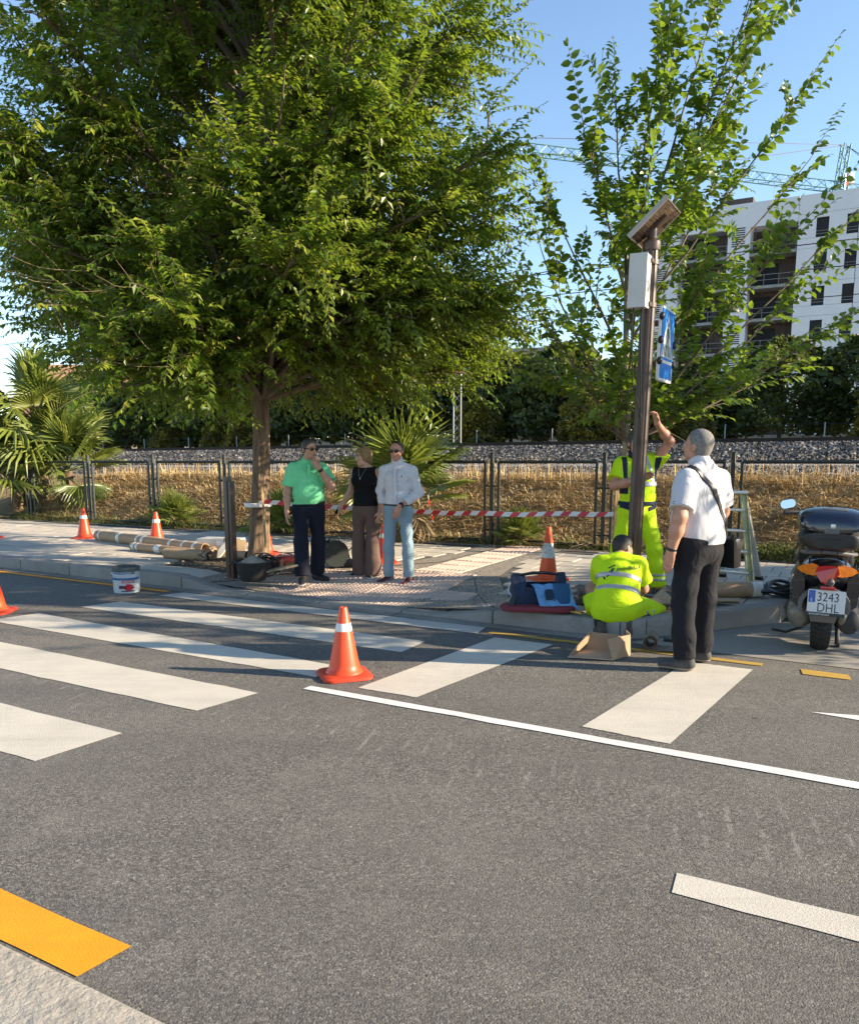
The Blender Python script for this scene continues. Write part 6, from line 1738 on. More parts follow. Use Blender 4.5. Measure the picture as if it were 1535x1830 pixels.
    def garment(s, name, mat_, sel, off, k=.03, cuts=(), dis=None, extra=(), parent=None, h=None, removal=()):
        """sel: {part: offset or (offset, fraction, flare)}"""
        F = Field(s.lo, s.hi, h or s.h * 1.12)
        for n, p in s.T:
            if n not in sel: continue
            v = sel[n]
            if isinstance(v, tuple): continue
            F.add(p, k, off + v)
        for n, v in sel.items():
            if not isinstance(v, tuple): continue
            o, fr, fl = v; sd = n[-1]; A, Bk = {'uarm': ('sh', 'el'), 'shin': ('kn', 'an'), 'thigh': ('hip', 'kn'), 'farm': ('el', 'wr')}[n[:-1]]
            ra, rb = {'uarm': (.056, .041), 'shin': (.056, .036), 'thigh': (.084, .056), 'farm': (.042, .027)}[n[:-1]]
            m = s.b.get('limb', 1); a = s.J[A + sd]; b = a + (s.J[Bk + sd] - a) * fr
            F.add(cone_p(a, b, ra * m + off + o, ra * m + (rb - ra) * m * fr + off + o + fl, flat=True), k * .8)
        for p, kk in extra: F.add(p, kk, off)
        if dis: F.disp(dis)
        for p, n in cuts: F.plane(p, n)
        for p in removal: F.cut(p, .006)
        return F, name, mat_, parent
    def put(s, g):
        F, name, mat_, parent = g; return link(name, F.mesh(name, mat_), parent or s.t)
    def band(s, g, name, mat_, p, n, w, out=.004, parent=None, box=None):
        F, _, _, _ = g; G = F.clone(); G.D = F.D - out
        n = unit(n); p = A_(p); G.plane(p + n * w / 2, n); G.plane(p - n * w / 2, -n)
        if box: 
            for pp, nn in box: G.plane(pp, nn)
        return link(name, G.mesh(name, mat_), parent or s.t)
    def shoe(s, sd, mat_, sole, low=True, h=.0055, solez=.022, size=1.0):
        a, t = s.J['an' + sd], s.J['to' + sd]; d = t - a; d[2] = 0; d = unit(d); z = s.J.get('fz' + sd, A_((0, 0, 0)))[2]
        L = .285 * size; heel = a - d * .075; heel[2] = z; tip = heel + d * L; lat = np.cross(d, A_((0, 0, 1)))
        F = Field(np.minimum(heel, tip) - .12, np.maximum(heel, tip) + A_((.12, .12, .16)), h)
        zz = lambda p, q: A_((p[0], p[1], z + q))
        F.add(cone_p(zz(heel + d * .04, .045), zz(heel + d * .11, .048), .040, .042, lat, 1.0), .02)
        F.add(cone_p(zz(heel + d * .10, .044), zz(tip - d * .05, .030), .042, .028, lat, 1.22), .03)
        F.add(cone_p(zz(heel + d * .045, .05), zz(heel + d * .055, .095 if low else .13), .040, .040, d, 1.15, flat=True), .02)
        F.plane((0, 0, z + .004), (0, 0, -1)); F2 = F.clone(); F2.D = F.D - .005
        F.plane((0, 0, z + solez - .002), (0, 0, -1)); o = link('shoe', F.mesh('shoe', mat_), s.t)
        F2.plane((0, 0, z + solez), (0, 0, 1)); link('sole', F2.mesh('sole', sole), o); return o
    def hair(s, mat_, off, front, cuts, k=.02, dis=None, lumps=()):
        H, f, r, u = s.J['head'], s.hf, s.hr, s.hu; B = np.stack([r, f, u]); q = s.b.get('headw', 1)
        F = Field(H - .19, H + .19, .0048); F.add(ell_p(H - f * .012 + u * .030, (.074 * q, .096, .088), B), .02, off)
        F.add(ell_p(H - f * .03 - u * .02, (.064 * q, .066, .07), B), .02, off * .7)
        for c, rr in lumps: F.add(ell_p(H + r * c[0] + f * c[1] + u * c[2], rr, B), .02)
        if dis: F.disp(dis)
        for (a, fw, uu), (na, nf, nu) in cuts: F.plane(H + r * a + f * fw + u * uu, r * na + f * nf + u * nu)
        return link('hair', F.mesh('hair', mat_), s.t)
    def on_head(s, mb, name, mat_, parent=None):
        H, f, r, u = s.J['head'], s.hf, s.hr, s.hu
        M = Matrix(((r[0], f[0], u[0], H[0]), (r[1], f[1], u[1], H[1]), (r[2], f[2], u[2], H[2]), (0, 0, 0, 1)))
        me = mb.mesh(name, mat_); me.transform(M); 
        if M.determinant() < 0: me.flip_normals()
        return link(name, me, parent or s.t)
    def sunglasses(s, mat_):
        m = MB()
        for sx in (-1, 1):
            m.loft([[(sx * .034 + x * 1.0, .1015 + d, z + .002) for x, z in rrect(.050, .034, .013, 4)] for d in (0, .006)])
            m.tube([(sx * .058, .100, .012), (sx * .078, .07, .012), (sx * .080, -.005, .008)], .0035, 6)
        m.tube([(-.012, .106, .010), (.012, .106, .010)], .003, 6)
        return s.on_head(m, 'sunglasses', mat_)
    def brows(s, mat_, eyes=True):
        m = MB()
        for sx in (-1, 1): m.tube([(sx * .016, .099, .022), (sx * .034, .099, .028), (sx * .050, .088, .022)], [.003, .0042, .0022], 6, flat=.6)
        s.on_head(m, 'eyebrows', mat_)
        if eyes:
            for sx in (-1, 1):
                m = MB(); m.ell((sx * .031, .0845, .0005), (.0115, .0095, .0075), 12, 8); ob = s.on_head(m, 'eye', MAT['eye_white'])
                m = MB(); m.ell((sx * .031, .0925, .0005), (.0045, .0025, .0045), 10, 6); s.on_head(m, 'iris', MAT['eye_dark'], ob)
    def lips(s, mat_):
        m = MB(); m.ell((0, .0945, -.0605), (.0205, .0035, .0040), 12, 6); m.ell((0, .0925, -.0695), (.017, .0035, .0042), 12, 6); s.on_head(m, 'lips', mat_)
    def watch(s, sd, mat_, f=.9, w=.03, out=.006, r=.030):
        a, b = s.J['el' + sd], s.J['wr' + sd]; p = a + (b - a) * f; u = unit(b - a)
        F = Field(p - .07, p + .07, .005); F.add(cone_p(p - u * .04, p + u * .04, r + out, r + out), .01); F.plane(p + u * w / 2, u); F.plane(p - u * w / 2, -u)
        return link('wristband', F.mesh('wristband', mat_), s.t)

MAT['eye_white'] = mk('eye_white', (.62, .60, .57), .2); MAT['eye_dark'] = mk('eye_iris', (.05, .03, .02), .15)
MAT['glass_black'] = mk('sunglass_black', (.006, .006, .007), .12, .1, 5, coat=.4)
MAT['skin'] = mk_skin('tanned_skin', (.46, .25, .165)); MAT['skin_f'] = mk_skin('light_tan_skin', (.54, .33, .225)); MAT['skin_r'] = mk_skin('ruddy_skin', (.50, .25, .17))
MAT['lip'] = mk('lip_skin', (.33, .12, .10), .45)
MAT['hair_grey'] = mk('grey_hair', (.055, .050, .047), .6, .5, 55, .6, 160); MAT['hair_dark'] = mk('dark_hair', (.022, .015, .012), .6, .4, 55, .6, 160)
MAT['hair_blond'] = mk_bark('blond_hair', (.16, .092, .042), (.42, .275, .13), (60, 60, 9)); MAT['hair_brown'] = mk('brown_hair', (.045, .028, .019), .6, .4, 55, .6, 160)
MAT['hair_silver'] = mk('silver_stubble_hair', (.165, .152, .14), .75, .35, 45, .7, 220)
MAT['green_polo'] = mk_cloth('green_polo', (.17, .60, .28), .8, .06, .6, 8); MAT['navy'] = mk_cloth('navy_trousers', (.007, .009, .019), .85, .15, .6, 7)
MAT['black_top'] = mk_cloth('black_top', (.006, .006, .007), .9, .2, .4, 8); MAT['brown_trousers'] = mk_cloth('taupe_trousers', (.115, .072, .060), .85, .1, .5, 6)
MAT['white_shirt'] = mk_cloth('white_shirt', (.58, .56, .58), .8, .04, .75, 9); MAT['jeans'] = mk_cloth('light_jeans', (.205, .285, .335), .9, .25, .8, 8)
MAT['white_polo'] = mk_cloth('white_polo', (.50, .49, .51), .8, .04, .6, 7); MAT['black_trousers'] = mk_cloth('black_trousers', (.010, .010, .014), .85, .2, .7, 7)
MAT['hivis'] = mk_cloth('hi_vis_yellow', (.50, .72, .008), .75, .05, .6, 8, 0); MAT['hivis_navy'] = mk_cloth('hi_vis_navy', (.018, .022, .05), .8, .1, .4, 9)
MAT['retro'] = mk('grey_reflective_tape', (.36, .36, .36), .35, .1, 30, metal=.2)
MAT['shoe_black'] = mk('black_shoe', (.012, .012, .014), .6, .2, 20); MAT['sole_white'] = mk('white_sole', (.60, .58, .54), .6, .1, 20); MAT['sole_dark'] = mk('dark_sole', (.03, .028, .026), .7); MAT['sole_tan'] = mk('tan_sole', (.26, .20, .15), .7, .1, 20)
MAT['loafer'] = mk('maroon_leather', (.085, .014, .014), .3, .25, 12, .05, coat=.3); MAT['shoe_grey'] = mk('grey_suede', (.055, .052, .050), .85, .2, 20); MAT['boot'] = mk('work_boot', (.075, .060, .045), .8, .25, 20)
MAT['belt'] = mk('dark_belt', (.018, .016, .018), .5, .3, 20); MAT['sock'] = mk('dark_sock', (.015, .015, .018), .9)

def J0(**kw):
    """relaxed standing figure 1.74 m tall"""
    J = dict(hipL=(.088, 0, .90), hipR=(-.088, 0, .90), pelvis=(0, 0, .985), waist=(0, 0, 1.09), chest=(0, .005, 1.30), neck=(0, .015, 1.475), head=(0, -.01, 1.615),
             shL=(.172, .01, 1.385), shR=(-.172, .01, 1.385), elL=(.235, .03, 1.125), elR=(-.235, .03, 1.125), wrL=(.245, -.03, .875), wrR=(-.245, -.03, .875),
             knL=(.10, -.015, .49), knR=(-.10, -.015, .49), anL=(.105, .02, .085), anR=(-.105, .02, .085), toL=(.125, -.13, .03), toR=(-.125, -.13, .03))
    J.update(kw); return J
def zcut(z, up=True): return ((0, 0, z), (0, 0, 1 if up else -1))
def neck_cut(hm, dz=.0, tilt=.35):
    n = hm.J['neck']; return (n + A_((0, 0, dz)), unit(hm.hu * .2 + unit(hm.J['head'] - hm.J['chest']) - A_((0, tilt, 0)) * 0))

# ---------------- man in the green polo, hand to his chin
hm = Human('man in a green polo shirt and navy trousers holding his chin, sunglasses on', (-1.40, 9.20, .072), R(14), .955,
           J0(knR=(-.105, -.05, .49), anR=(-.10, -.13, .085), toR=(-.135, -.29, .03), knL=(.115, .03, .49), anL=(.10, .13, .085), toL=(.20, .02, .03),
              elR=(-.245, .02, 1.12), wrR=(-.262, -.05, .865), elL=(.27, -.13, 1.17), wrL=(.115, -.205, 1.395), head=(.02, -.035, 1.615)),
           dict(girth=1.16, belly=((0, -.075, 1.10), (.165, .115, .15)), limb=1.06, headw=1.03), head_dir=(.50, -.86, -.05),
           hands={'R': dict(palm=(1, 0, 0), thumb=(0, -1, 0), curl=.45), 'L': dict(dir=(-.50, .20, .80), palm=(-.2, .95, .1), thumb=(1, 0, .5), curl=.6)}, seed=1, group='people on the pavement')
hm.body(MAT['skin'])
sh = hm.garment('polo_shirt', MAT['green_polo'], {'torso': 0, 'pelvis': -.004, 'trap': -.008, 'uarmL': (.006, .74, .022), 'uarmR': (.006, .78, .022)}, .013, cuts=[((0, 0, .955), (0, -.06, -1)), ((0, 0, 1.505), (0, -.45, 1))], dis=folds(.005, 24, 1, 7))
hm.put(sh)
for sd in 'LR':
    pass
co = hm.garment('collar', MAT['green_polo'], {'neck': 0}, .017, cuts=[((0, 0, 1.535), (0, -.75, 1)), ((0, 0, 1.47), (0, .5, -1))]); hm.put(co)
m = MB(); m.loft([[(-.018, -.150, 1.44), (.018, -.150, 1.44), (.018, -.142, 1.44), (-.018, -.142, 1.44)], [(-.016, -.158, 1.30), (.016, -.158, 1.30), (.016, -.150, 1.30), (-.016, -.150, 1.30)]]); m.build('placket', MAT['green_polo'], hm.t)
tr = hm.garment('trousers', MAT['navy'], {'pelvis': .0, 'torso': -.012, 'thighL': .006, 'thighR': .006, 'shinL': (.018, .97, .022), 'shinR': (.018, .97, .022)}, .014, cuts=[((0, 0, 1.03), (0, -.1, 1))], dis=folds(.0055, 20, 2, 6)); hm.put(tr)
hm.band(tr, 'belt', MAT['belt'], (0, 0, .99), (0, -.08, 1), .035, .004)
for sd in 'LR': hm.shoe(sd, MAT['shoe_black'], MAT['sole_white'] if sd == 'R' else MAT['sole_dark'])
hm.hair(MAT['hair_grey'], .009, 0, [((0, .055, .058), (0, .85, -.5)), ((0, -.02, -.035), (0, .25, -1))])
hm.sunglasses(MAT['glass_black']); hm.brows(MAT['hair_dark'], False); hm.lips(MAT['lip'])
hm.watch('L', MAT['black_plastic'], .90, .036, .007, .028)

# ---------------- woman in the sleeveless black top
hm = Human('woman with short blond hair in a sleeveless black top and taupe trousers', (-.76, 9.42, .085), R(-18), .90,
           J0(shL=(.165, .01, 1.405), shR=(-.165, .01, 1.405), elL=(.22, .045, 1.13), wrL=(.225, -.05, .90), elR=(-.235, .06, 1.15), wrR=(-.335, .01, .985), anL=(.105, .0, .085), toL=(.10, -.15, .03), anR=(-.105, .06, .085), toR=(-.21, -.05, .03), head=(-.01, -.02, 1.60)),
           dict(girth=.93, limb=.86, bust=(0, -.075, -.01), waist=.92, neckw=.82, headw=.95), head_dir=(-.62, -.78, -.02), seed=2, group='people on the pavement',
           hands={'L': dict(palm=(-.6, .2, 0), thumb=(-.4, -1, 0), curl=.35, spread=.1), 'R': dict(palm=(.6, .4, 0), thumb=(0, -1, .3), curl=1.0)})
hm.body(MAT['skin_f'])
tp = hm.garment('sleeveless_top', MAT['black_top'], {'torso': 0, 'pelvis': -.006, 'trap': -.004}, .018, cuts=[((0, 0, .965), (0, 0, -1)), ((0, 0, 1.475), (0, -.25, 1))], dis=folds(.004, 22, 5, 6)); hm.put(tp)
tr = hm.garment('trousers', MAT['brown_trousers'], {'pelvis': 0, 'torso': -.012, 'thighL': .010, 'thighR': .010, 'shinL': (.030, 1.08, .042), 'shinR': (.030, 1.08, .042)}, .012, cuts=[((0, 0, 1.04), (0, 0, 1)), ((0, 0, .028), (0, 0, -1))], dis=folds(.005, 15, 6, 8)); hm.put(tr)
for sd in 'LR': hm.shoe(sd, MAT['shoe_black'], MAT['sole_white'], solez=.030, size=.88)
hm.hair(MAT['hair_blond'], .019, 0, [((0, .068, .035), (0, .9, -.35)), ((0, -.03, -.062), (0, .35, -1))], dis=lambda X, Y, Z: .0035 * np.sin(55 * X + 20 * Z) * np.sin(48 * Y + 9), lumps=[((.03, .060, .058), (.055, .04, .034)), ((.062, .0, -.005), (.026, .055, .055)), ((-.062, .0, -.005), (.026, .055, .055)), ((0, -.085, -.03), (.06, .035, .06))])
hm.brows(MAT['hair_brown']); hm.lips(MAT['lip'])
m = MB(); m.tube([(-.05, -.09, 1.45), (-.02, -.155, 1.36), (0, -.165, 1.335), (.02, -.155, 1.36), (.05, -.09, 1.45)], .0016, 5); m.ell((0, -.168, 1.325), (.007, .003, .01), 8, 6); m.build('necklace', MAT['alu'], hm.t)
hm.watch('L', MAT['belt'], .93, .010, .004, .024)
ph = thing('phone', 'small black phone held in the right hand of the woman', 'phone', (-.76, 9.42, .085), R(-18))
w = hm.J['wrR'] * .90; m = MB(); m.rbox((w[0] - .055, w[1] - .005, w[2] - .075), (.035, .012, .12), .005, rot=(.2, .6, .2)); m.build('phone_body', MAT['glass_black'], ph)

# ---------------- man in the white shirt and jeans
hm = Human('man in a white shirt, light blue jeans, maroon loafers and sunglasses', (-.36, 9.12, .062), R(-12), .945,
           J0(anL=(.14, -.03, .085), knL=(.125, -.03, .49), toL=(.10, -.19, .03), anR=(-.135, .03, .085), knR=(-.115, -.02, .49), toR=(-.225, -.10, .03), elL=(.262, .0, 1.12), wrL=(.075, -.215, .975), elR=(-.235, .06, 1.14), wrR=(-.19, .06, .90), head=(-.01, -.025, 1.62)),
           dict(girth=.95, limb=.93, headw=1.0), head_dir=(-.05, -1, -.04), seed=3, group='people on the pavement', hands={'L': dict(dir=(-.42, -.12, -.90), palm=(-.3, .9, -.2), thumb=(-1, 0, .2), curl=.4)})
hm.body(MAT['skin_r'])
st = hm.garment('shirt', MAT['white_shirt'], {'torso': .0, 'pelvis': -.008, 'trap': -.006, 'uarmL': .004, 'uarmR': .004, 'farmL': (.006, .74, .010), 'farmR': (.006, .8, .010)}, .012, cuts=[((0, 0, .985), (0, 0, -1)), ((0, 0, 1.51), (0, -.4, 1))], dis=folds(.006, 26, 9, 8)); hm.put(st)
co = hm.garment('collar', MAT['white_shirt'], {'neck': 0}, .019, cuts=[((0, 0, 1.555), (0, -.65, 1)), ((0, 0, 1.475), (0, .5, -1))]); hm.put(co)
m = MB(); m.loft([[(-.014, -.140, 1.45), (.014, -.140, 1.45), (.014, -.133, 1.45), (-.014, -.133, 1.45)], [(-.014, -.152, 1.25), (.014, -.152, 1.25), (.014, -.142, 1.25), (-.014, -.142, 1.25)], [(-.014, -.142, 1.02), (.014, -.142, 1.02), (.014, -.132, 1.02), (-.014, -.132, 1.02)]]); pk = m.build('placket', MAT['white_shirt'], hm.t)
for z in (1.40, 1.31, 1.22, 1.13): 
    m = MB(); m.ell((0, -.152 + abs(z - 1.25) * .05, z), (.006, .003, .006), 8, 6); m.build('button', MAT['tape_white'], pk)
m = MB(); m.rbox((.085, -.150, 1.325), (.012, .006, .016), .002); m.build('chest_emblem', MAT['navy'], hm.t)
tr = hm.garment('jeans', MAT['jeans'], {'pelvis': 0, 'torso': -.010, 'thighL': .002, 'thighR': .002, 'shinL': (.008, .98, .012), 'shinR': (.008, .98, .012)}, .012, cuts=[((0, 0, 1.015), (0, 0, 1))], dis=folds(.0065, 26, 12, 8)); hm.put(tr)
hm.band(tr, 'belt', MAT['belt'], (0, 0, .985), (0, 0, 1), .035, .007)
for sd in 'LR': hm.shoe(sd, MAT['loafer'], MAT['sole_dark'])
hm.hair(MAT['hair_brown'], .006, 0, [((0, .040, .075), (0, .9, -.55)), ((0, -.02, -.03), (0, .35, -1))])
hm.sunglasses(MAT['glass_black']); hm.brows(MAT['hair_brown'], False); hm.lips(MAT['lip'])
hm.watch('L', MAT['black_plastic'], .93, .040, .008, .028)

# ---------------- near man seen from behind, white polo
hm = Human('grey haired man in a white polo seen from behind, hand at his side', (1.955, 5.74, 0.008), R(-148), 1.0,
           J0(anL=(.125, .03, .085), knL=(.118, -.01, .49), toL=(.215, -.105, .03), anR=(-.18, -.07, .085), knR=(-.145, -.04, .49), toR=(-.13, -.225, .03), elL=(.275, .055, 1.135), wrL=(.275, -.01, .875), elR=(-.27, -.02, 1.14), wrR=(-.20, -.20, 1.0), head=(.02, -.03, 1.625), neck=(0, .01, 1.48)),
           dict(girth=1.27, limb=1.15, headw=1.07, neckw=1.12, belly=((0, -.05, 1.11), (.175, .13, .16))), head_dir=(.20, -.97, .10), head_up=(0, .2, 1), seed=4, hands={'L': dict(palm=(-.8, -.3, 0), thumb=(0, -1, 0), curl=.35), 'R': dict(curl=.8)})
hm.body(MAT['skin'])
po_ = hm.garment('polo_shirt', MAT['white_polo'], {'torso': .0, 'pelvis': .002, 'trap': .006, 'uarmL': (.006, .80, .016), 'uarmR': (.006, .80, .016)}, .014, cuts=[((0, 0, .925), (0, 0, -1)), ((0, 0, 1.515), (0, -.35, 1))], dis=folds(.0055, 22, 15, 7)); po_o = hm.put(po_)
co = hm.garment('collar', MAT['white_polo'], {'neck': 0}, .018, cuts=[((0, 0, 1.555), (0, -.5, 1)), ((0, 0, 1.475), (0, .4, -1))]); hm.put(co)
for sd in 'LR':
    a, b = hm.J['sh' + sd], hm.J['el' + sd]
    bx_ = [(a * .3 + b * .7, -(b - a))]; sgn = 1 if sd == 'L' else -1
    for f, mm in ((.76, 'navy'), (.70, 'navy')): hm.band(po_, 'cuff_stripe', MAT[mm], a + (b - a) * f, b - a, .008, .0022, po_o, box=[(A_((sgn * .20, 0, 0)), (-sgn, 0, 0))])
tr = hm.garment('trousers', MAT['black_trousers'], {'pelvis': 0, 'torso': -.012, 'thighL': .006, 'thighR': .006, 'shinL': (.010, 1.0, .016), 'shinR': (.010, 1.0, .016)}, .012, cuts=[((0, 0, 1.03), (0, 0, 1))], dis=folds(.0075, 19, 18, 6)); hm.put(tr)
for sd in 'LR': hm.shoe(sd, MAT['shoe_grey'], MAT['sole_tan'])
hm.hair(MAT['hair_silver'], .005, 0, [((0, .045, .070), (0, .9, -.5)), ((0, -.04, -.060), (0, .35, -1))])
hm.brows(MAT['hair_grey']); hm.lips(MAT['lip']); hm.watch('L', MAT['black_plastic'], .90, .024, .006, .031)
# shoulder bag: strap over the left shoulder, bag at the right hip
bagt = thing('shoulder_bag', 'small black shoulder bag on a broad strap worn by the man in the white polo', 'bag', (1.955, 5.74, .008), R(-148))
G = po_[0].clone(); G.D = po_[0].D - .0065
sn = unit((.86, 0, .52)); sp_ = A_((.115, 0, 1.43)); sn = unit(np.cross(unit(A_((.115, 0, 1.45)) - A_((-.215, 0, .93))), A_((0, 1, 0)))); G.plane(sp_ + sn * .021, sn); G.plane(sp_ - sn * .021, -sn); G.plane((0, 0, .93), (0, 0, -1))
link('strap', G.mesh('strap', MAT['black_plastic']), bagt)
m = MB(); m.rbox((-.262, .02, .845), (.085, .25, .22), .022, rot=(0, R(5), 0)); bo_ = m.build('bag_body', MAT['black_top'], bagt); m = MB(); m.rbox((-.274, .02, .915), (.088, .255, .09), .02, rot=(0, R(5), 0)); m.build('bag_flap', MAT['black_plastic'], bagt)
m = MB(); m.tube([(-.235, .10, .935), (-.225, .12, .96), (-.22, .13, .99)], .014, 8); m.build('buckle', MAT['black_plastic'], bagt)

# ---------------- standing worker behind the column, arm raised
hm = Human('worker in yellow high visibility clothes standing behind the column with one arm raised', (2.06, 7.90, .150), R(6), .95,
           J0(shL=(.185, -.01, 1.42), elL=(.275, -.12, 1.62), wrL=(.060, -.31, 1.79), elR=(-.275, -.07, 1.17), wrR=(-.10, -.34, 1.24), anL=(.23, -.10, .085), knL=(.18, -.08, .49), toL=(.27, -.25, .03), anR=(-.23, .05, .085), knR=(-.18, .0, .49), toR=(-.26, -.10, .03), head=(-.055, -.05, 1.60)),
           dict(girth=1.08, limb=1.08, headw=1.04, belly=((0, -.05, 1.10), (.165, .11, .16))), head_dir=(.25, -.95, .1), seed=5, hands={'L': dict(dir=(-.25, -.05, .95), palm=(-.9, -.35, -.1), thumb=(0, -1, .2), curl=.95), 'R': dict(dir=(.75, -.35, .45), palm=(.2, -.9, 0), thumb=(0, 0, 1), curl=.8)})
hm.body(MAT['skin_r'])
js = hm.garment('work_shirt', MAT['hivis'], {'torso': .0, 'pelvis': -.002, 'trap': -.004, 'uarmL': (.010, .60, .018), 'uarmR': (.010, .72, .020)}, .016, cuts=[((0, 0, .985), (0, 0, -1)), ((0, 0, 1.50), (0, -.35, 1))], dis=folds(.006, 22, 21, 7)); jo = hm.put(js)
hm.band(js, 'reflective_band', MAT['retro'], (0, 0, 1.185), (0, 0, 1), .055, .003, jo, box=[((.205, 0, 0), (1, 0, 0)), ((-.205, 0, 0), (-1, 0, 0))])
for sx in (-1, 1): hm.band(js, 'reflective_brace', MAT['retro'], (sx * .095, 0, 1.3), (1, 0, .25 * sx), .045, .0035, jo, box=[((0, 0, 1.20), (0, 0, -1)), ((0, -.0, 0), (0, 1, 0))])
for sx in (-1, 1): hm.band(js, 'side_panel', MAT['hivis_navy'], (sx * .172, 0, 1.2), (1, 0, .0), .062, .0028, jo, box=[((0, 0, 1.08), (0, 0, -1)), ((0, 0, 1.46), (0, 0, 1))])
co = hm.garment('collar', MAT['hivis_navy'], {'neck': 0}, .018, cuts=[((0, 0, 1.55), (0, -.6, 1)), ((0, 0, 1.465), (0, .4, -1))]); hm.put(co)
tr = hm.garment('work_trousers', MAT['hivis'], {'pelvis': 0, 'torso': -.008, 'thighL': .004, 'thighR': .004, 'shinL': (.014, .95, .018), 'shinR': (.014, .95, .018)}, .012, cuts=[((0, 0, 1.03), (0, 0, 1))], dis=folds(.0075, 19, 23, 6)); to_ = hm.put(tr)
hm.band(tr, 'waistband', MAT['hivis_navy'], (0, 0, .985), (0, 0, 1), .045, .012)
for sx in (-1, 1): hm.band(tr, 'hip_pocket', MAT['hivis_navy'], (sx * .115, 0, .935), (-.35 * sx, 0, 1), .045, .005, to_, box=[((sx * .075, 0, 0), (-sx, 0, 0)), ((0, -.02, 0), (0, 1, 0))])
for z in (.24, .19): hm.band(tr, 'reflective_band', MAT['retro'], (0, 0, z), (0, 0, 1), .032, .003, to_)
for sd in 'LR': hm.shoe(sd, MAT['boot'], MAT['sole_dark'], low=False)
hm.hair(MAT['hair_grey'], .008, 0, [((0, .055, .060), (0, .85, -.5)), ((0, -.02, -.035), (0, .25, -1))]); hm.brows(MAT['hair_dark']); hm.lips(MAT['lip'])
m = MB(); hr, hf_ = .09, .1
m.tube([(-.07, .09, .012), (-.02, .115, .012), (.02, .115, .012), (.07, .09, .012)], .004, 6); hm.on_head(m, 'glasses', MAT['eye_dark'])

# ---------------- crouching worker, back to the camera (frame: x right, y away, no turn)
CX, CY = 1.62, 6.80
hm = Human('worker in yellow high visibility clothes crouching at the kerb with his back turned', (CX, CY, .006), 0, 1.0,
           dict(hipL=(-.085, .02, .225), hipR=(.10, -.01, .225), pelvis=(.015, .025, .28), waist=(.03, .06, .37), chest=(.05, .145, .52), neck=(.09, .255, .655), head=(.135, .36, .715),
                shL=(-.09, .225, .59), shR=(.23, .175, .585), elL=(-.05, .42, .38), elR=(.325, .32, .35), wrL=(.13, .53, .30), wrR=(.275, .50, .235),
                knL=(-.13, .36, .34), knR=(.405, .22, .215), anL=(-.135, -.04, .105), anR=(.10, -.075, .12), toL=(-.15, .09, .04), toR=(.13, .05, .04)),
           dict(girth=1.08, limb=1.06, headw=1.03), head_dir=(.80, .52, -.32), head_up=(.15, .35, .9), seed=6, hands={'L': dict(dir=(.8, .3, -.3), palm=(.2, 0, -1), thumb=(0, 1, 0), curl=.7), 'R': dict(dir=(-.15, .8, -.5), palm=(-.8, 0, -.3), thumb=(0, .2, 1), curl=.7)})
hm.body(MAT['skin'])
up_t = unit(hm.J['neck'] - hm.J['pelvis'])
js = hm.garment('work_shirt', MAT['hivis'], {'torso': .004, 'pelvis': .012, 'trap': -.004, 'uarmL': (.010, .72, .018), 'uarmR': (.010, .62, .020)}, .016, k=.04, cuts=[(hm.J['pelvis'] - up_t * .10, -up_t), (hm.J['neck'] + up_t * .015, up_t)], dis=folds(.006, 24, 31, 8)); jo = hm.put(js)
rest = [(A_((.245, 0, 0)), (1, 0, 0)), (A_((-.16, 0, 0)), (-1, 0, 0))]
hm.band(js, 'reflective_band', MAT['retro'], hm.J['pelvis'] + up_t * .20, up_t, .045, .003, jo, box=rest); hm.band(js, 'reflective_band', MAT['retro'], hm.J['pelvis'] + up_t * .085, up_t, .045, .003, jo, box=rest)
tr = hm.garment('work_trousers', MAT['hivis'], {'pelvis': .014, 'thighL': .016, 'thighR': .016, 'shinL': (.02, .62, .02), 'shinR': (.02, .45, .02)}, .014, k=.04, cuts=[(hm.J['waist'], up_t)], dis=folds(.007, 26, 33, 9)); to_ = hm.put(tr)
d_ = unit(hm.J['knR'] - hm.J['anR']); hm.band(tr, 'reflective_band', MAT['retro'], hm.J['anR'] + d_ * .20, d_, .035, .003, to_, box=[((.13, 0, 0), (-1, 0, 0)), ((0, 0, .22), (0, 0, 1))]); hm.band(tr, 'reflective_band', MAT['retro'], hm.J['anR'] + d_ * .26, d_, .03, .003, to_, box=[((.13, 0, 0), (-1, 0, 0)), ((0, 0, .22), (0, 0, 1))])
for sd in 'LR':
    so = hm.garment('sock', MAT['sock'], {'shin' + sd: .012}, .004, cuts=[((0, 0, .20), (0, 0, 1)), ((0, 0, .06), (0, 0, -1))]); hm.put(so)
    hm.shoe(sd, MAT['boot'], MAT['sole_dark'], low=False)
hm.hair(MAT['hair_dark'], .008, 0, [((0, .055, .062), (0, .85, -.5)), ((0, -.02, -.040), (0, .25, -1))]); hm.brows(MAT['hair_dark']); hm.lips(MAT['lip'])
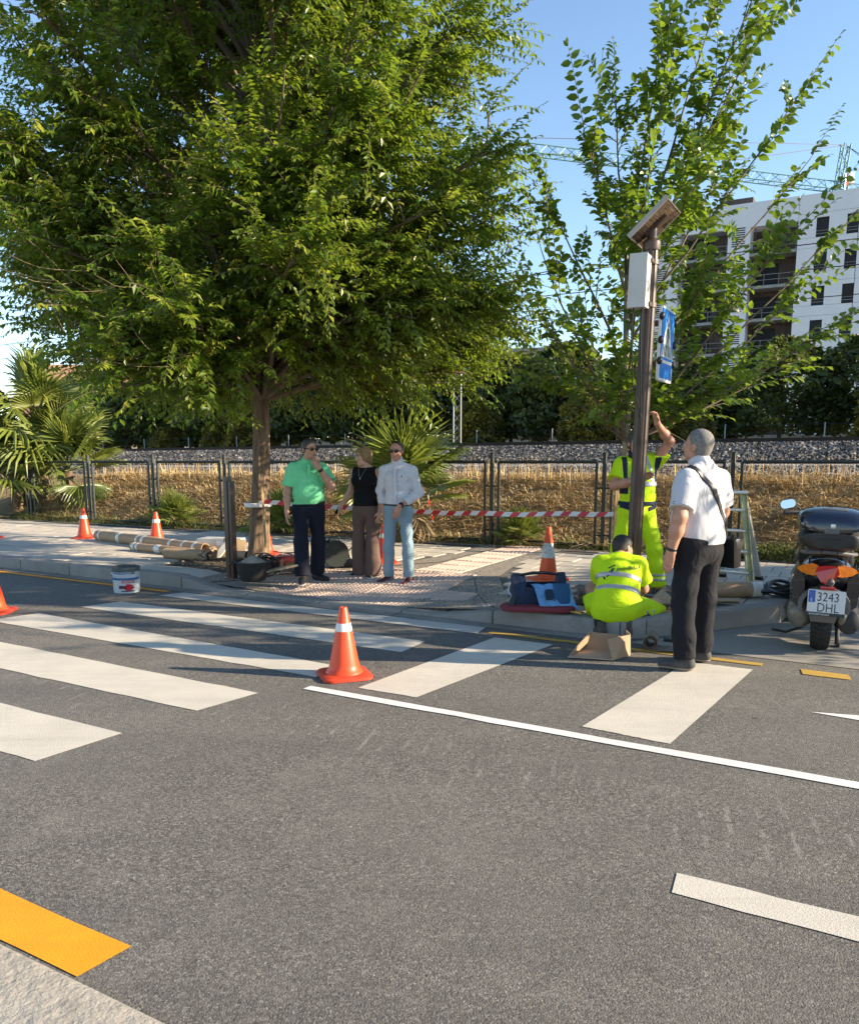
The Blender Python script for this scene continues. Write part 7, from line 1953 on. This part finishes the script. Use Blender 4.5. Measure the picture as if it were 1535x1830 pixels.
# printed lettering on the back, laid on the cloth
def on_cloth(me, garment, origin, ex, ez, toward, lift=.0035, name='lettering', mat_=None):
    """text or flat mesh (x, y plane) pressed onto a garment along -toward"""
    bv = BVHTree.FromObject(garment, bpy.context.evaluated_depsgraph_get()) if False else BVHTree.FromPolygons([v.co.copy() for v in garment.data.vertices], [list(p.vertices) for p in garment.data.polygons])
    o, ex, ez, tw = Vector(origin), Vector(ex).normalized(), Vector(ez).normalized(), Vector(toward).normalized()
    for v in me.vertices:
        p = o + ex * v.co.x + ez * v.co.y + tw * .5; hit = bv.ray_cast(p, -tw)
        v.co = (hit[0] + tw * (lift + v.co.z)) if hit[0] is not None else p - tw * .5
    return link(name, me, garment)
tm = text_mesh('movilidad', .056, MAT['hivis_navy'], 'lettering', .0004, 'LEFT', 0, 1.0)
bmt = bmesh.new(); bmt.from_mesh(tm); bmesh.ops.subdivide_edges(bmt, edges=[e for e in bmt.edges if e.calc_length() > .02], cuts=2); bmt.to_mesh(tm); bmt.free()
bo = hm.J['pelvis'] + up_t * .315
on_cloth(tm, jo, (bo[0] - .065, bo[1] - .14, bo[2]), (1, .05, .10), tuple(up_t), (-.1, -.9, .30))
m = MB()
for k, (x, w_, h_) in enumerate(((-.075, .012, .055), (-.058, .012, .07), (-.040, .010, .05))): m.box((x + .02, .01 - .012 * (2 - k), 0), (w_, h_, .0008), rot=(0, 0, -.35))
m.box((-.03, .050, 0), (.06, .012, .0008), rot=(0, 0, .3)); m.box((-.085, -.045, 0), (.012, .03, .0008), rot=(0, 0, .5))
on_cloth(m.mesh('logo', MAT['hivis_navy'], False), jo, (bo[0] - .075, bo[1] - .14, bo[2]), (1, .05, .10), tuple(up_t), (-.1, -.9, .30), name='logo')
# ------------------------------------------------------------------ black scooter seen from behind, cut by the right edge
MAT['sc_black'] = mk('scooter_gloss_black', (.014, .014, .017), .22, .15, 6, coat=.6, dirt=.25, dirtcol=(.09, .08, .07))
MAT['sc_navy'] = mk('topcase_gloss_navy', (.010, .013, .028), .16, .1, 6, coat=.8)
MAT['sc_matte'] = mk('scooter_matte_plastic', (.022, .022, .023), .6, .2, 12, .1, dirt=.35, dirtcol=(.10, .09, .075))
MAT['sc_grey'] = mk('scooter_grey_plastic', (.10, .10, .105), .45, .15, 12, dirt=.3, dirtcol=(.16, .14, .11))
MAT['tyre'] = mk('tyre_rubber', (.014, .013, .013), .85, .3, 30, .3, 90, dirt=.4, dirtcol=(.07, .06, .05))
MAT['lamp_red'] = mk('tail_lamp_red', (.45, .006, .010), .12, .1, 20, coat=.6); MAT['lamp_orange'] = mk('indicator_orange', (.72, .19, .012), .15, .25, 26, coat=.6)
MAT['plate'] = mk('number_plate_white', (.60, .59, .56), .35, .04, 12, dirt=.15, dirtcol=(.4, .37, .32)); MAT['plate_ink'] = mk('number_plate_ink', (.025, .022, .022), .4); MAT['plate_blue'] = mk('number_plate_blue', (.012, .075, .36), .35)
MAT['exhaust'] = mk('exhaust_cover_grey', (.17, .165, .14), .4, .2, 10, metal=.3, dirt=.3, dirtcol=(.10, .085, .06))
sc = thing('scooter', 'black scooter with top case and plate parked facing away at the right edge', 'scooter', (3.17, 6.30, .006), rot=(0, R(1.2), ROADROT + .06))
def wheel(y, rr, tw):
    m = MB(); M = Matrix.Translation((0, y, rr)) @ Matrix.Rotation(R(90), 4, 'Y')
    rim = rr * .60
    m.lathe([(rim, -tw * .36), (rr * .80, -tw * .50), (rr * .93, -tw * .46), (rr * .985, -tw * .28), (rr, -tw * .10), (rr, tw * .10), (rr * .985, tw * .28), (rr * .93, tw * .46), (rr * .80, tw * .50), (rim, tw * .36)], 44, M=M, cap=False)
    w = m.build('wheel', MAT['tyre'], sc)
    m = MB()
    for k in range(38):
        a = 2 * math.pi * k / 38
        for sx in (-1, 1):
            p = [(sx * tw * f, y + math.sin(a + da) * rr * q, rr + math.cos(a + da) * rr * q) for f, da, q in ((.06, 0, 1.003), (.25, .05, .99), (.42, .09, .95))]
            m.tube(p, .0028, 4, caps=False)
    m.tube([(0, y + math.sin(a) * (rr + .0005), rr + math.cos(a) * (rr + .0005)) for a in np.linspace(0, 6.283, 40)], .0026, 4, caps=False)
    m.build('tread_groove', MAT['sign_black'], w)
    m = MB(); m.lathe([(.03, -.05), (rim * .9, -.045), (rim, -tw * .36), (rim, tw * .36), (rim * .9, .045), (.03, .05)], 28, M=M, cap=False)
    for k in range(5):
        a = k * 1.2566; m.box((0, y + math.sin(a) * rim * .5, rr + math.cos(a) * rim * .5), (.05, .04, rim), rot=(-a, 0, 0))
    m.build('rim', MAT['sc_grey'], w); return w
wheel(0, .262, .145); wheel(1.32, .27, .115)
def sect(y, w, z0, z1, p=2.6, n=20, dx=0, wt=1.0):
    out = []
    for k in range(n):
        a = 2 * math.pi * k / n; c, s_ = math.cos(a), math.sin(a); zc, hz = (z0 + z1) / 2, (z1 - z0) / 2
        X = math.copysign(abs(c) ** (2 / p), c); Z = math.copysign(abs(s_) ** (2 / p), s_); f = 1 + (wt - 1) * (Z * .5 + .5)
        out.append((dx + X * w * f, y, zc + Z * hz))
    return out
m = MB(); m.loft([sect(-.295, .06, .61, .68), sect(-.27, .13, .595, .725, wt=.9), sect(-.17, .20, .52, .755, wt=.85), sect(-.05, .235, .42, .77, wt=.8), sect(.25, .235, .36, .76, wt=.75), sect(.5, .20, .30, .70, wt=.75), sect(.66, .16, .28, .5)])
m.build('tail_body', MAT['sc_black'], sc, sharp=R(60))
for sx in (-1, 1):
    m = MB(); m.loft([[(sx * x, y, z) for x, z in ((.14, .33), (.225, .40), (.245, .58), (.20, .68), (.15, .60))] for y in (-.21, -.12)] + [[(sx * x, .15, z) for x, z in ((.14, .28), (.25, .34), (.262, .58), (.21, .70), (.15, .60))]])
    m.build('side_panel', MAT['sc_black'], sc, sharp=R(35))
m = MB(); m.loft([sect(-.05, .13, .755, .80), sect(.05, .155, .75, .84), sect(.35, .165, .74, .82), sect(.72, .14, .70, .79), sect(.80, .09, .68, .74)]); m.build('seat', MAT['sc_matte'], sc, sharp=R(60))
# rear lamps
m = MB(); m.loft([[(x * 1.25, -.352 + abs(x) * .35, z) for x, z in ((-.055, .715), (.055, .715), (.068, .665), (.03, .595), (0, .578), (-.03, .595), (-.068, .665))], [(x, -.25 + abs(x) * .3, z) for x, z in ((-.055, .715), (.055, .715), (.068, .665), (.03, .595), (0, .578), (-.03, .595), (-.068, .665))]][::-1]); m.build('tail_light', MAT['lamp_red'], sc, sharp=R(30))
for sx in (-1, 1):
    m = MB(); P = ((.068, .716), (.13, .722), (.195, .698), (.212, .674), (.17, .646), (.10, .634), (.072, .640))
    m.loft([[(sx * x, -.352 + x * .40, z + .004) for x, z in P], [(sx * x * .92, -.24 + x * .42, z) for x, z in P]][::-1]); m.build('indicator', MAT['lamp_orange'], sc, sharp=R(30))
# arch behind the wheel and mudguard with the plate
m = MB()
A = np.linspace(-.35, math.pi + .35, 18)
m.loft([[(math.cos(a) * r_ * .62, y, .40 + math.sin(a) * r_ * .50) for a in A for r_ in (.30,)] + [(math.cos(a) * .25 * .62, y, .40 + math.sin(a) * .25 * .50) for a in A[::-1]] for y in (-.30, -.12)]); m.build('wheel_arch', MAT['sc_grey'], sc, sharp=R(40))
m = MB(); m.loft([sect(-.33, .055, .46, .575), sect(-.18, .06, .44, .58)]); m.build('plate_holder', MAT['sc_matte'], sc)
m = MB(); m.loft([[(-.100, -.325, .34), (.100, -.325, .34), (.085, -.30, .275), (-.085, -.30, .275)], [(-.095, -.25, .36), (.095, -.25, .36), (.08, -.24, .29), (-.08, -.24, .29)]]); m.build('mudguard', MAT['sc_grey'], sc, sharp=R(30))
Mp_ = Matrix.Translation((0.012, -.352, .438)) @ Matrix.Rotation(R(90 - 12), 4, 'X')
m = MB(); m.prism(rrect(.262, .196, .012), -.004, .0, M=Mp_); pt = m.build('number_plate', MAT['plate'], sc, smooth=False)
m = MB(); m.prism(rrect(.265, .026, .004), .0006, .0022, M=Mp_ @ Matrix.Translation((0, -.088, 0))); m.build('plate_frame', MAT['sign_black'], pt, smooth=False)
m = MB(); m.prism(rrect(.046, .092, .004), .0006, .0014, M=Mp_ @ Matrix.Translation((-.102, .045, 0))); m.build('country_strip', MAT['plate_blue'], pt, smooth=False)
def ptext(body, size, x, y, mat_, sx=1.0, z=.0008):
    me = text_mesh(body, size, mat_, 'lettering', .0005, 'LEFT', 0, sx); me.transform(Mp_ @ Matrix.Translation((x, y, z))); link('lettering', me, pt)
ptext('3243', .098, -.068, .012, MAT['plate_ink'], .80); ptext('DHL', .098, -.064, -.070, MAT['plate_ink'], .80); ptext('E', .036, -.112, .006, MAT['plate'], 1.0, .0018); ptext('sotomotos', .027, -.115, -.096, MAT['plate'], 1.2, .0026)
for k in range(12):
    a = k * math.pi / 6; m = MB(); m.prism([(.0018 * math.cos(b), .0018 * math.sin(b)) for b in np.linspace(0, 5.2, 6)], .0014, .002, M=Mp_ @ Matrix.Translation((-.102 + .014 * math.cos(a), .062 + .014 * math.sin(a), 0)))
    m.build('star', mk('star_yellow', (.6, .45, .05), .4) if k == 0 else bpy.data.materials['star_yellow'], pt, smooth=False)
m = MB(); m.rbox((.012, -.345, .553), (.10, .022, .026), .006); m.build('reflector', MAT['lamp_red'], sc)
m = MB(); m.tube([(.03, -.33, .575), (.03, -.345, .60), (.03, -.325, .615)], [.02, .028, .02], 10); m.build('plate_lamp', MAT['sc_grey'], sc)
# engine cover, exhaust
m = MB(); m.loft([[(-.165 + .095 * math.cos(a) * f, y, .285 + .11 * math.sin(a) * f) for a in np.linspace(0, 6.283, 21)[:-1]] for f, y in ((.55, -.16), (.92, -.13), (1, -.06), (1, .25), (.8, .42))]); m.build('engine_cover', MAT['exhaust'], sc, sharp=R(45))
m = MB(); m.loft([[(.185 + .088 * math.cos(a) * f, y, .275 + .105 * math.sin(a) * f) for a in np.linspace(0, 6.283, 21)[:-1]] for f, y in ((.45, -.24), (.90, -.21), (1, -.12), (1, .25), (.7, .40))]); ex_ = m.build('exhaust', MAT['sc_matte'], sc, sharp=R(45))
m = MB(); m.loft([[(.135 + .035 * math.cos(a) * f, y, .315 + .06 * math.sin(a) * f) for a in np.linspace(0, 6.283, 15)[:-1]] for f, y in ((.5, -.255), (1, -.235), (1, -.16))]); m.build('heat_shield', MAT['exhaust'], ex_)
for sx in (-1, 1): m = MB(); m.tube([(sx * .12, -.05, .28), (sx * .15, -.12, .50), (sx * .15, -.14, .60)], [.022, .028, .022], 10); m.build('shock_absorber', MAT['sc_matte'], sc)
m = MB(); m.tube([(-.08, .35, .20), (-.14, .30, .10), (-.26, .24, .055), (-.345, .22, .07), (-.36, .25, .065)], [.014, .013, .012, .012, .014], 8); m.build('side_stand', MAT['sc_matte'], sc)
m = MB()
m.tube([(.09, .22, .24), (.125, .18, .15), (.135, .16, .018)], [.016, .016, .018], 8); m.rbox((.14, .14, .016), (.03, .07, .03), .006); m.tube([(-.06, .22, .24), (-.10, .2, .16)], .016, 8); m.tube([(.09, .22, .24), (-.06, .22, .24)], .014, 8); m.build('centre_stand', MAT['sc_matte'], sc)
# rack and top case
m = MB()
for sx in (-1, 1): m.tube([(sx * .16, .05, .77), (sx * .19, -.12, .80), (sx * .15, -.30, .815), (sx * .05, -.36, .83)], .015, 8)
m.tube([(-.05, -.36, .83), (.05, -.36, .83)], .015, 8); m.rbox((0, -.15, .835), (.24, .26, .03), .01); m.build('luggage_rack', MAT['sc_grey'], sc)
tc = MB(); tc.loft([sect(y, w, z0, z1, 3.0, 28, wt=1.34) for y, w, z0, z1 in ((-.43, .12, .90, .985), (-.42, .155, .865, .985), (-.36, .182, .84, .985), (-.15, .190, .835, .985), (.02, .182, .84, .985), (.07, .14, .87, .985))]); case = tc.build('top_case', MAT['sc_matte'], sc, sharp=R(50))
tc = MB(); tc.loft([sect(y, w, .988, z1, 3.2, 28, wt=.86) for y, w, z1 in ((-.435, .16, 1.045), (-.42, .215, 1.10), (-.36, .252, 1.145), (-.15, .262, 1.165), (.02, .25, 1.15), (.07, .19, 1.08))]); tc.build('lid', MAT['sc_navy'], case, sharp=R(50))
m = MB(); m.lathe([(.0, .0), (.014, 0), (.018, -.004)], 18, M=Matrix.Translation((0.005, -.442, 1.035)) @ Matrix.Rotation(R(90), 4, 'X'), cap=False); m.rbox((0.005, -.437, 1.035), (.034, .012, .034), .006); m.build('lock', MAT['alu'], case)
m = MB(); m.rbox((0.01, -.33, 1.148), (.17, .03, .02), .006, rot=(R(28), 0, 0)); m.build('badge', MAT['sc_grey'], case); m = MB(); m.rbox((0, -.437, .995), (.10, .012, .035), .005); m.build('latch', MAT['sc_grey'], case)
m = MB(); m.rbox((0, -.430, .935), (.14, .012, .006), .002); m.build('seam', MAT['sign_black'], case)
# front: floor, leg shield, bars, mirrors, screen, front guard
m = MB(); m.loft([sect(.5, .17, .26, .34), sect(.85, .16, .26, .33), sect(1.0, .20, .26, .60)]); m.build('floor_board', MAT['sc_matte'], sc, sharp=R(50))
m = MB(); m.loft([sect(.92, .16, .55, .98), sect(1.02, .25, .40, .96), sect(1.14, .24, .38, .98), sect(1.30, .12, .50, .92)]); m.build('leg_shield', MAT['sc_black'], sc, sharp=R(50))
m = MB(); m.loft([[(x, 1.12 + (z - .95) * .25 - abs(x) * .3, z) for x, z in ((-.17, .92), (.17, .92), (.15, 1.02), (.09, 1.08), (-.09, 1.08), (-.15, 1.02))], [(x, 1.126 + (z - .95) * .25 - abs(x) * .3, z) for x, z in ((-.17, .92), (.17, .92), (.15, 1.02), (.09, 1.08), (-.09, 1.08), (-.15, 1.02))]]); m.build('wind_screen', mk('smoked_screen', (.03, .035, .04), .08, .1, 4, coat=.5), sc, smooth=False)
m = MB(); m.tube([(-.36, .86, 1.03), (-.22, .94, 1.04), (0, 1.0, 1.03), (.22, .94, 1.04), (.36, .86, 1.03)], .016, 8); m.tube([(-.37, .85, 1.03), (-.26, .91, 1.038)], .021, 8); m.tube([(.37, .85, 1.03), (.26, .91, 1.038)], .021, 8); m.build('handlebar', MAT['sc_matte'], sc)
for sx in (-1, 1):
    m = MB(); m.tube([(sx * .22, .95, 1.04), (sx * .26, .92, 1.08), (sx * .31, .90, 1.10)], .008, 6); M_ = Matrix.Translation((sx * .345, .895, 1.105)) @ Euler((R(-8), R(sx * 14), R(sx * -6))).to_matrix().to_4x4(); m.ell((0, .012, 0), (.072, .028, .045), 18, 8, M=M_); mi = m.build('mirror', MAT['sc_matte'], sc)
    m = MB(); m.loft([[(x, -.017, z) for x, z in rrect(.125, .076, .034, 5)], [(x, -.011, z) for x, z in rrect(.125, .076, .034, 5)]], M=M_); m.build('mirror_glass', mk('mirror_glass', (.85, .86, .87), .04, 0.0, 3, metal=1.0) if sx < 0 else bpy.data.materials['mirror_glass'], mi, sharp=R(30))
m = MB(); m.loft([[(math.copysign(x, x), 1.32 + math.cos(a) * (.30 + dz), .27 + math.sin(a) * (.30 + dz)) for x, dz in ((-.07, -.01), (0, .012), (.07, -.01), (.06, -.02), (0, 0.0), (-.06, -.02))] for a in np.linspace(.3, 2.7, 10)]); m.build('front_mudguard', MAT['sc_black'], sc)
for sx in (-1, 1): m = MB(); m.tube([(sx * .085, 1.30, .27), (sx * .085, 1.18, .62)], .018, 8); m.build('fork', MAT['sc_grey'], sc)
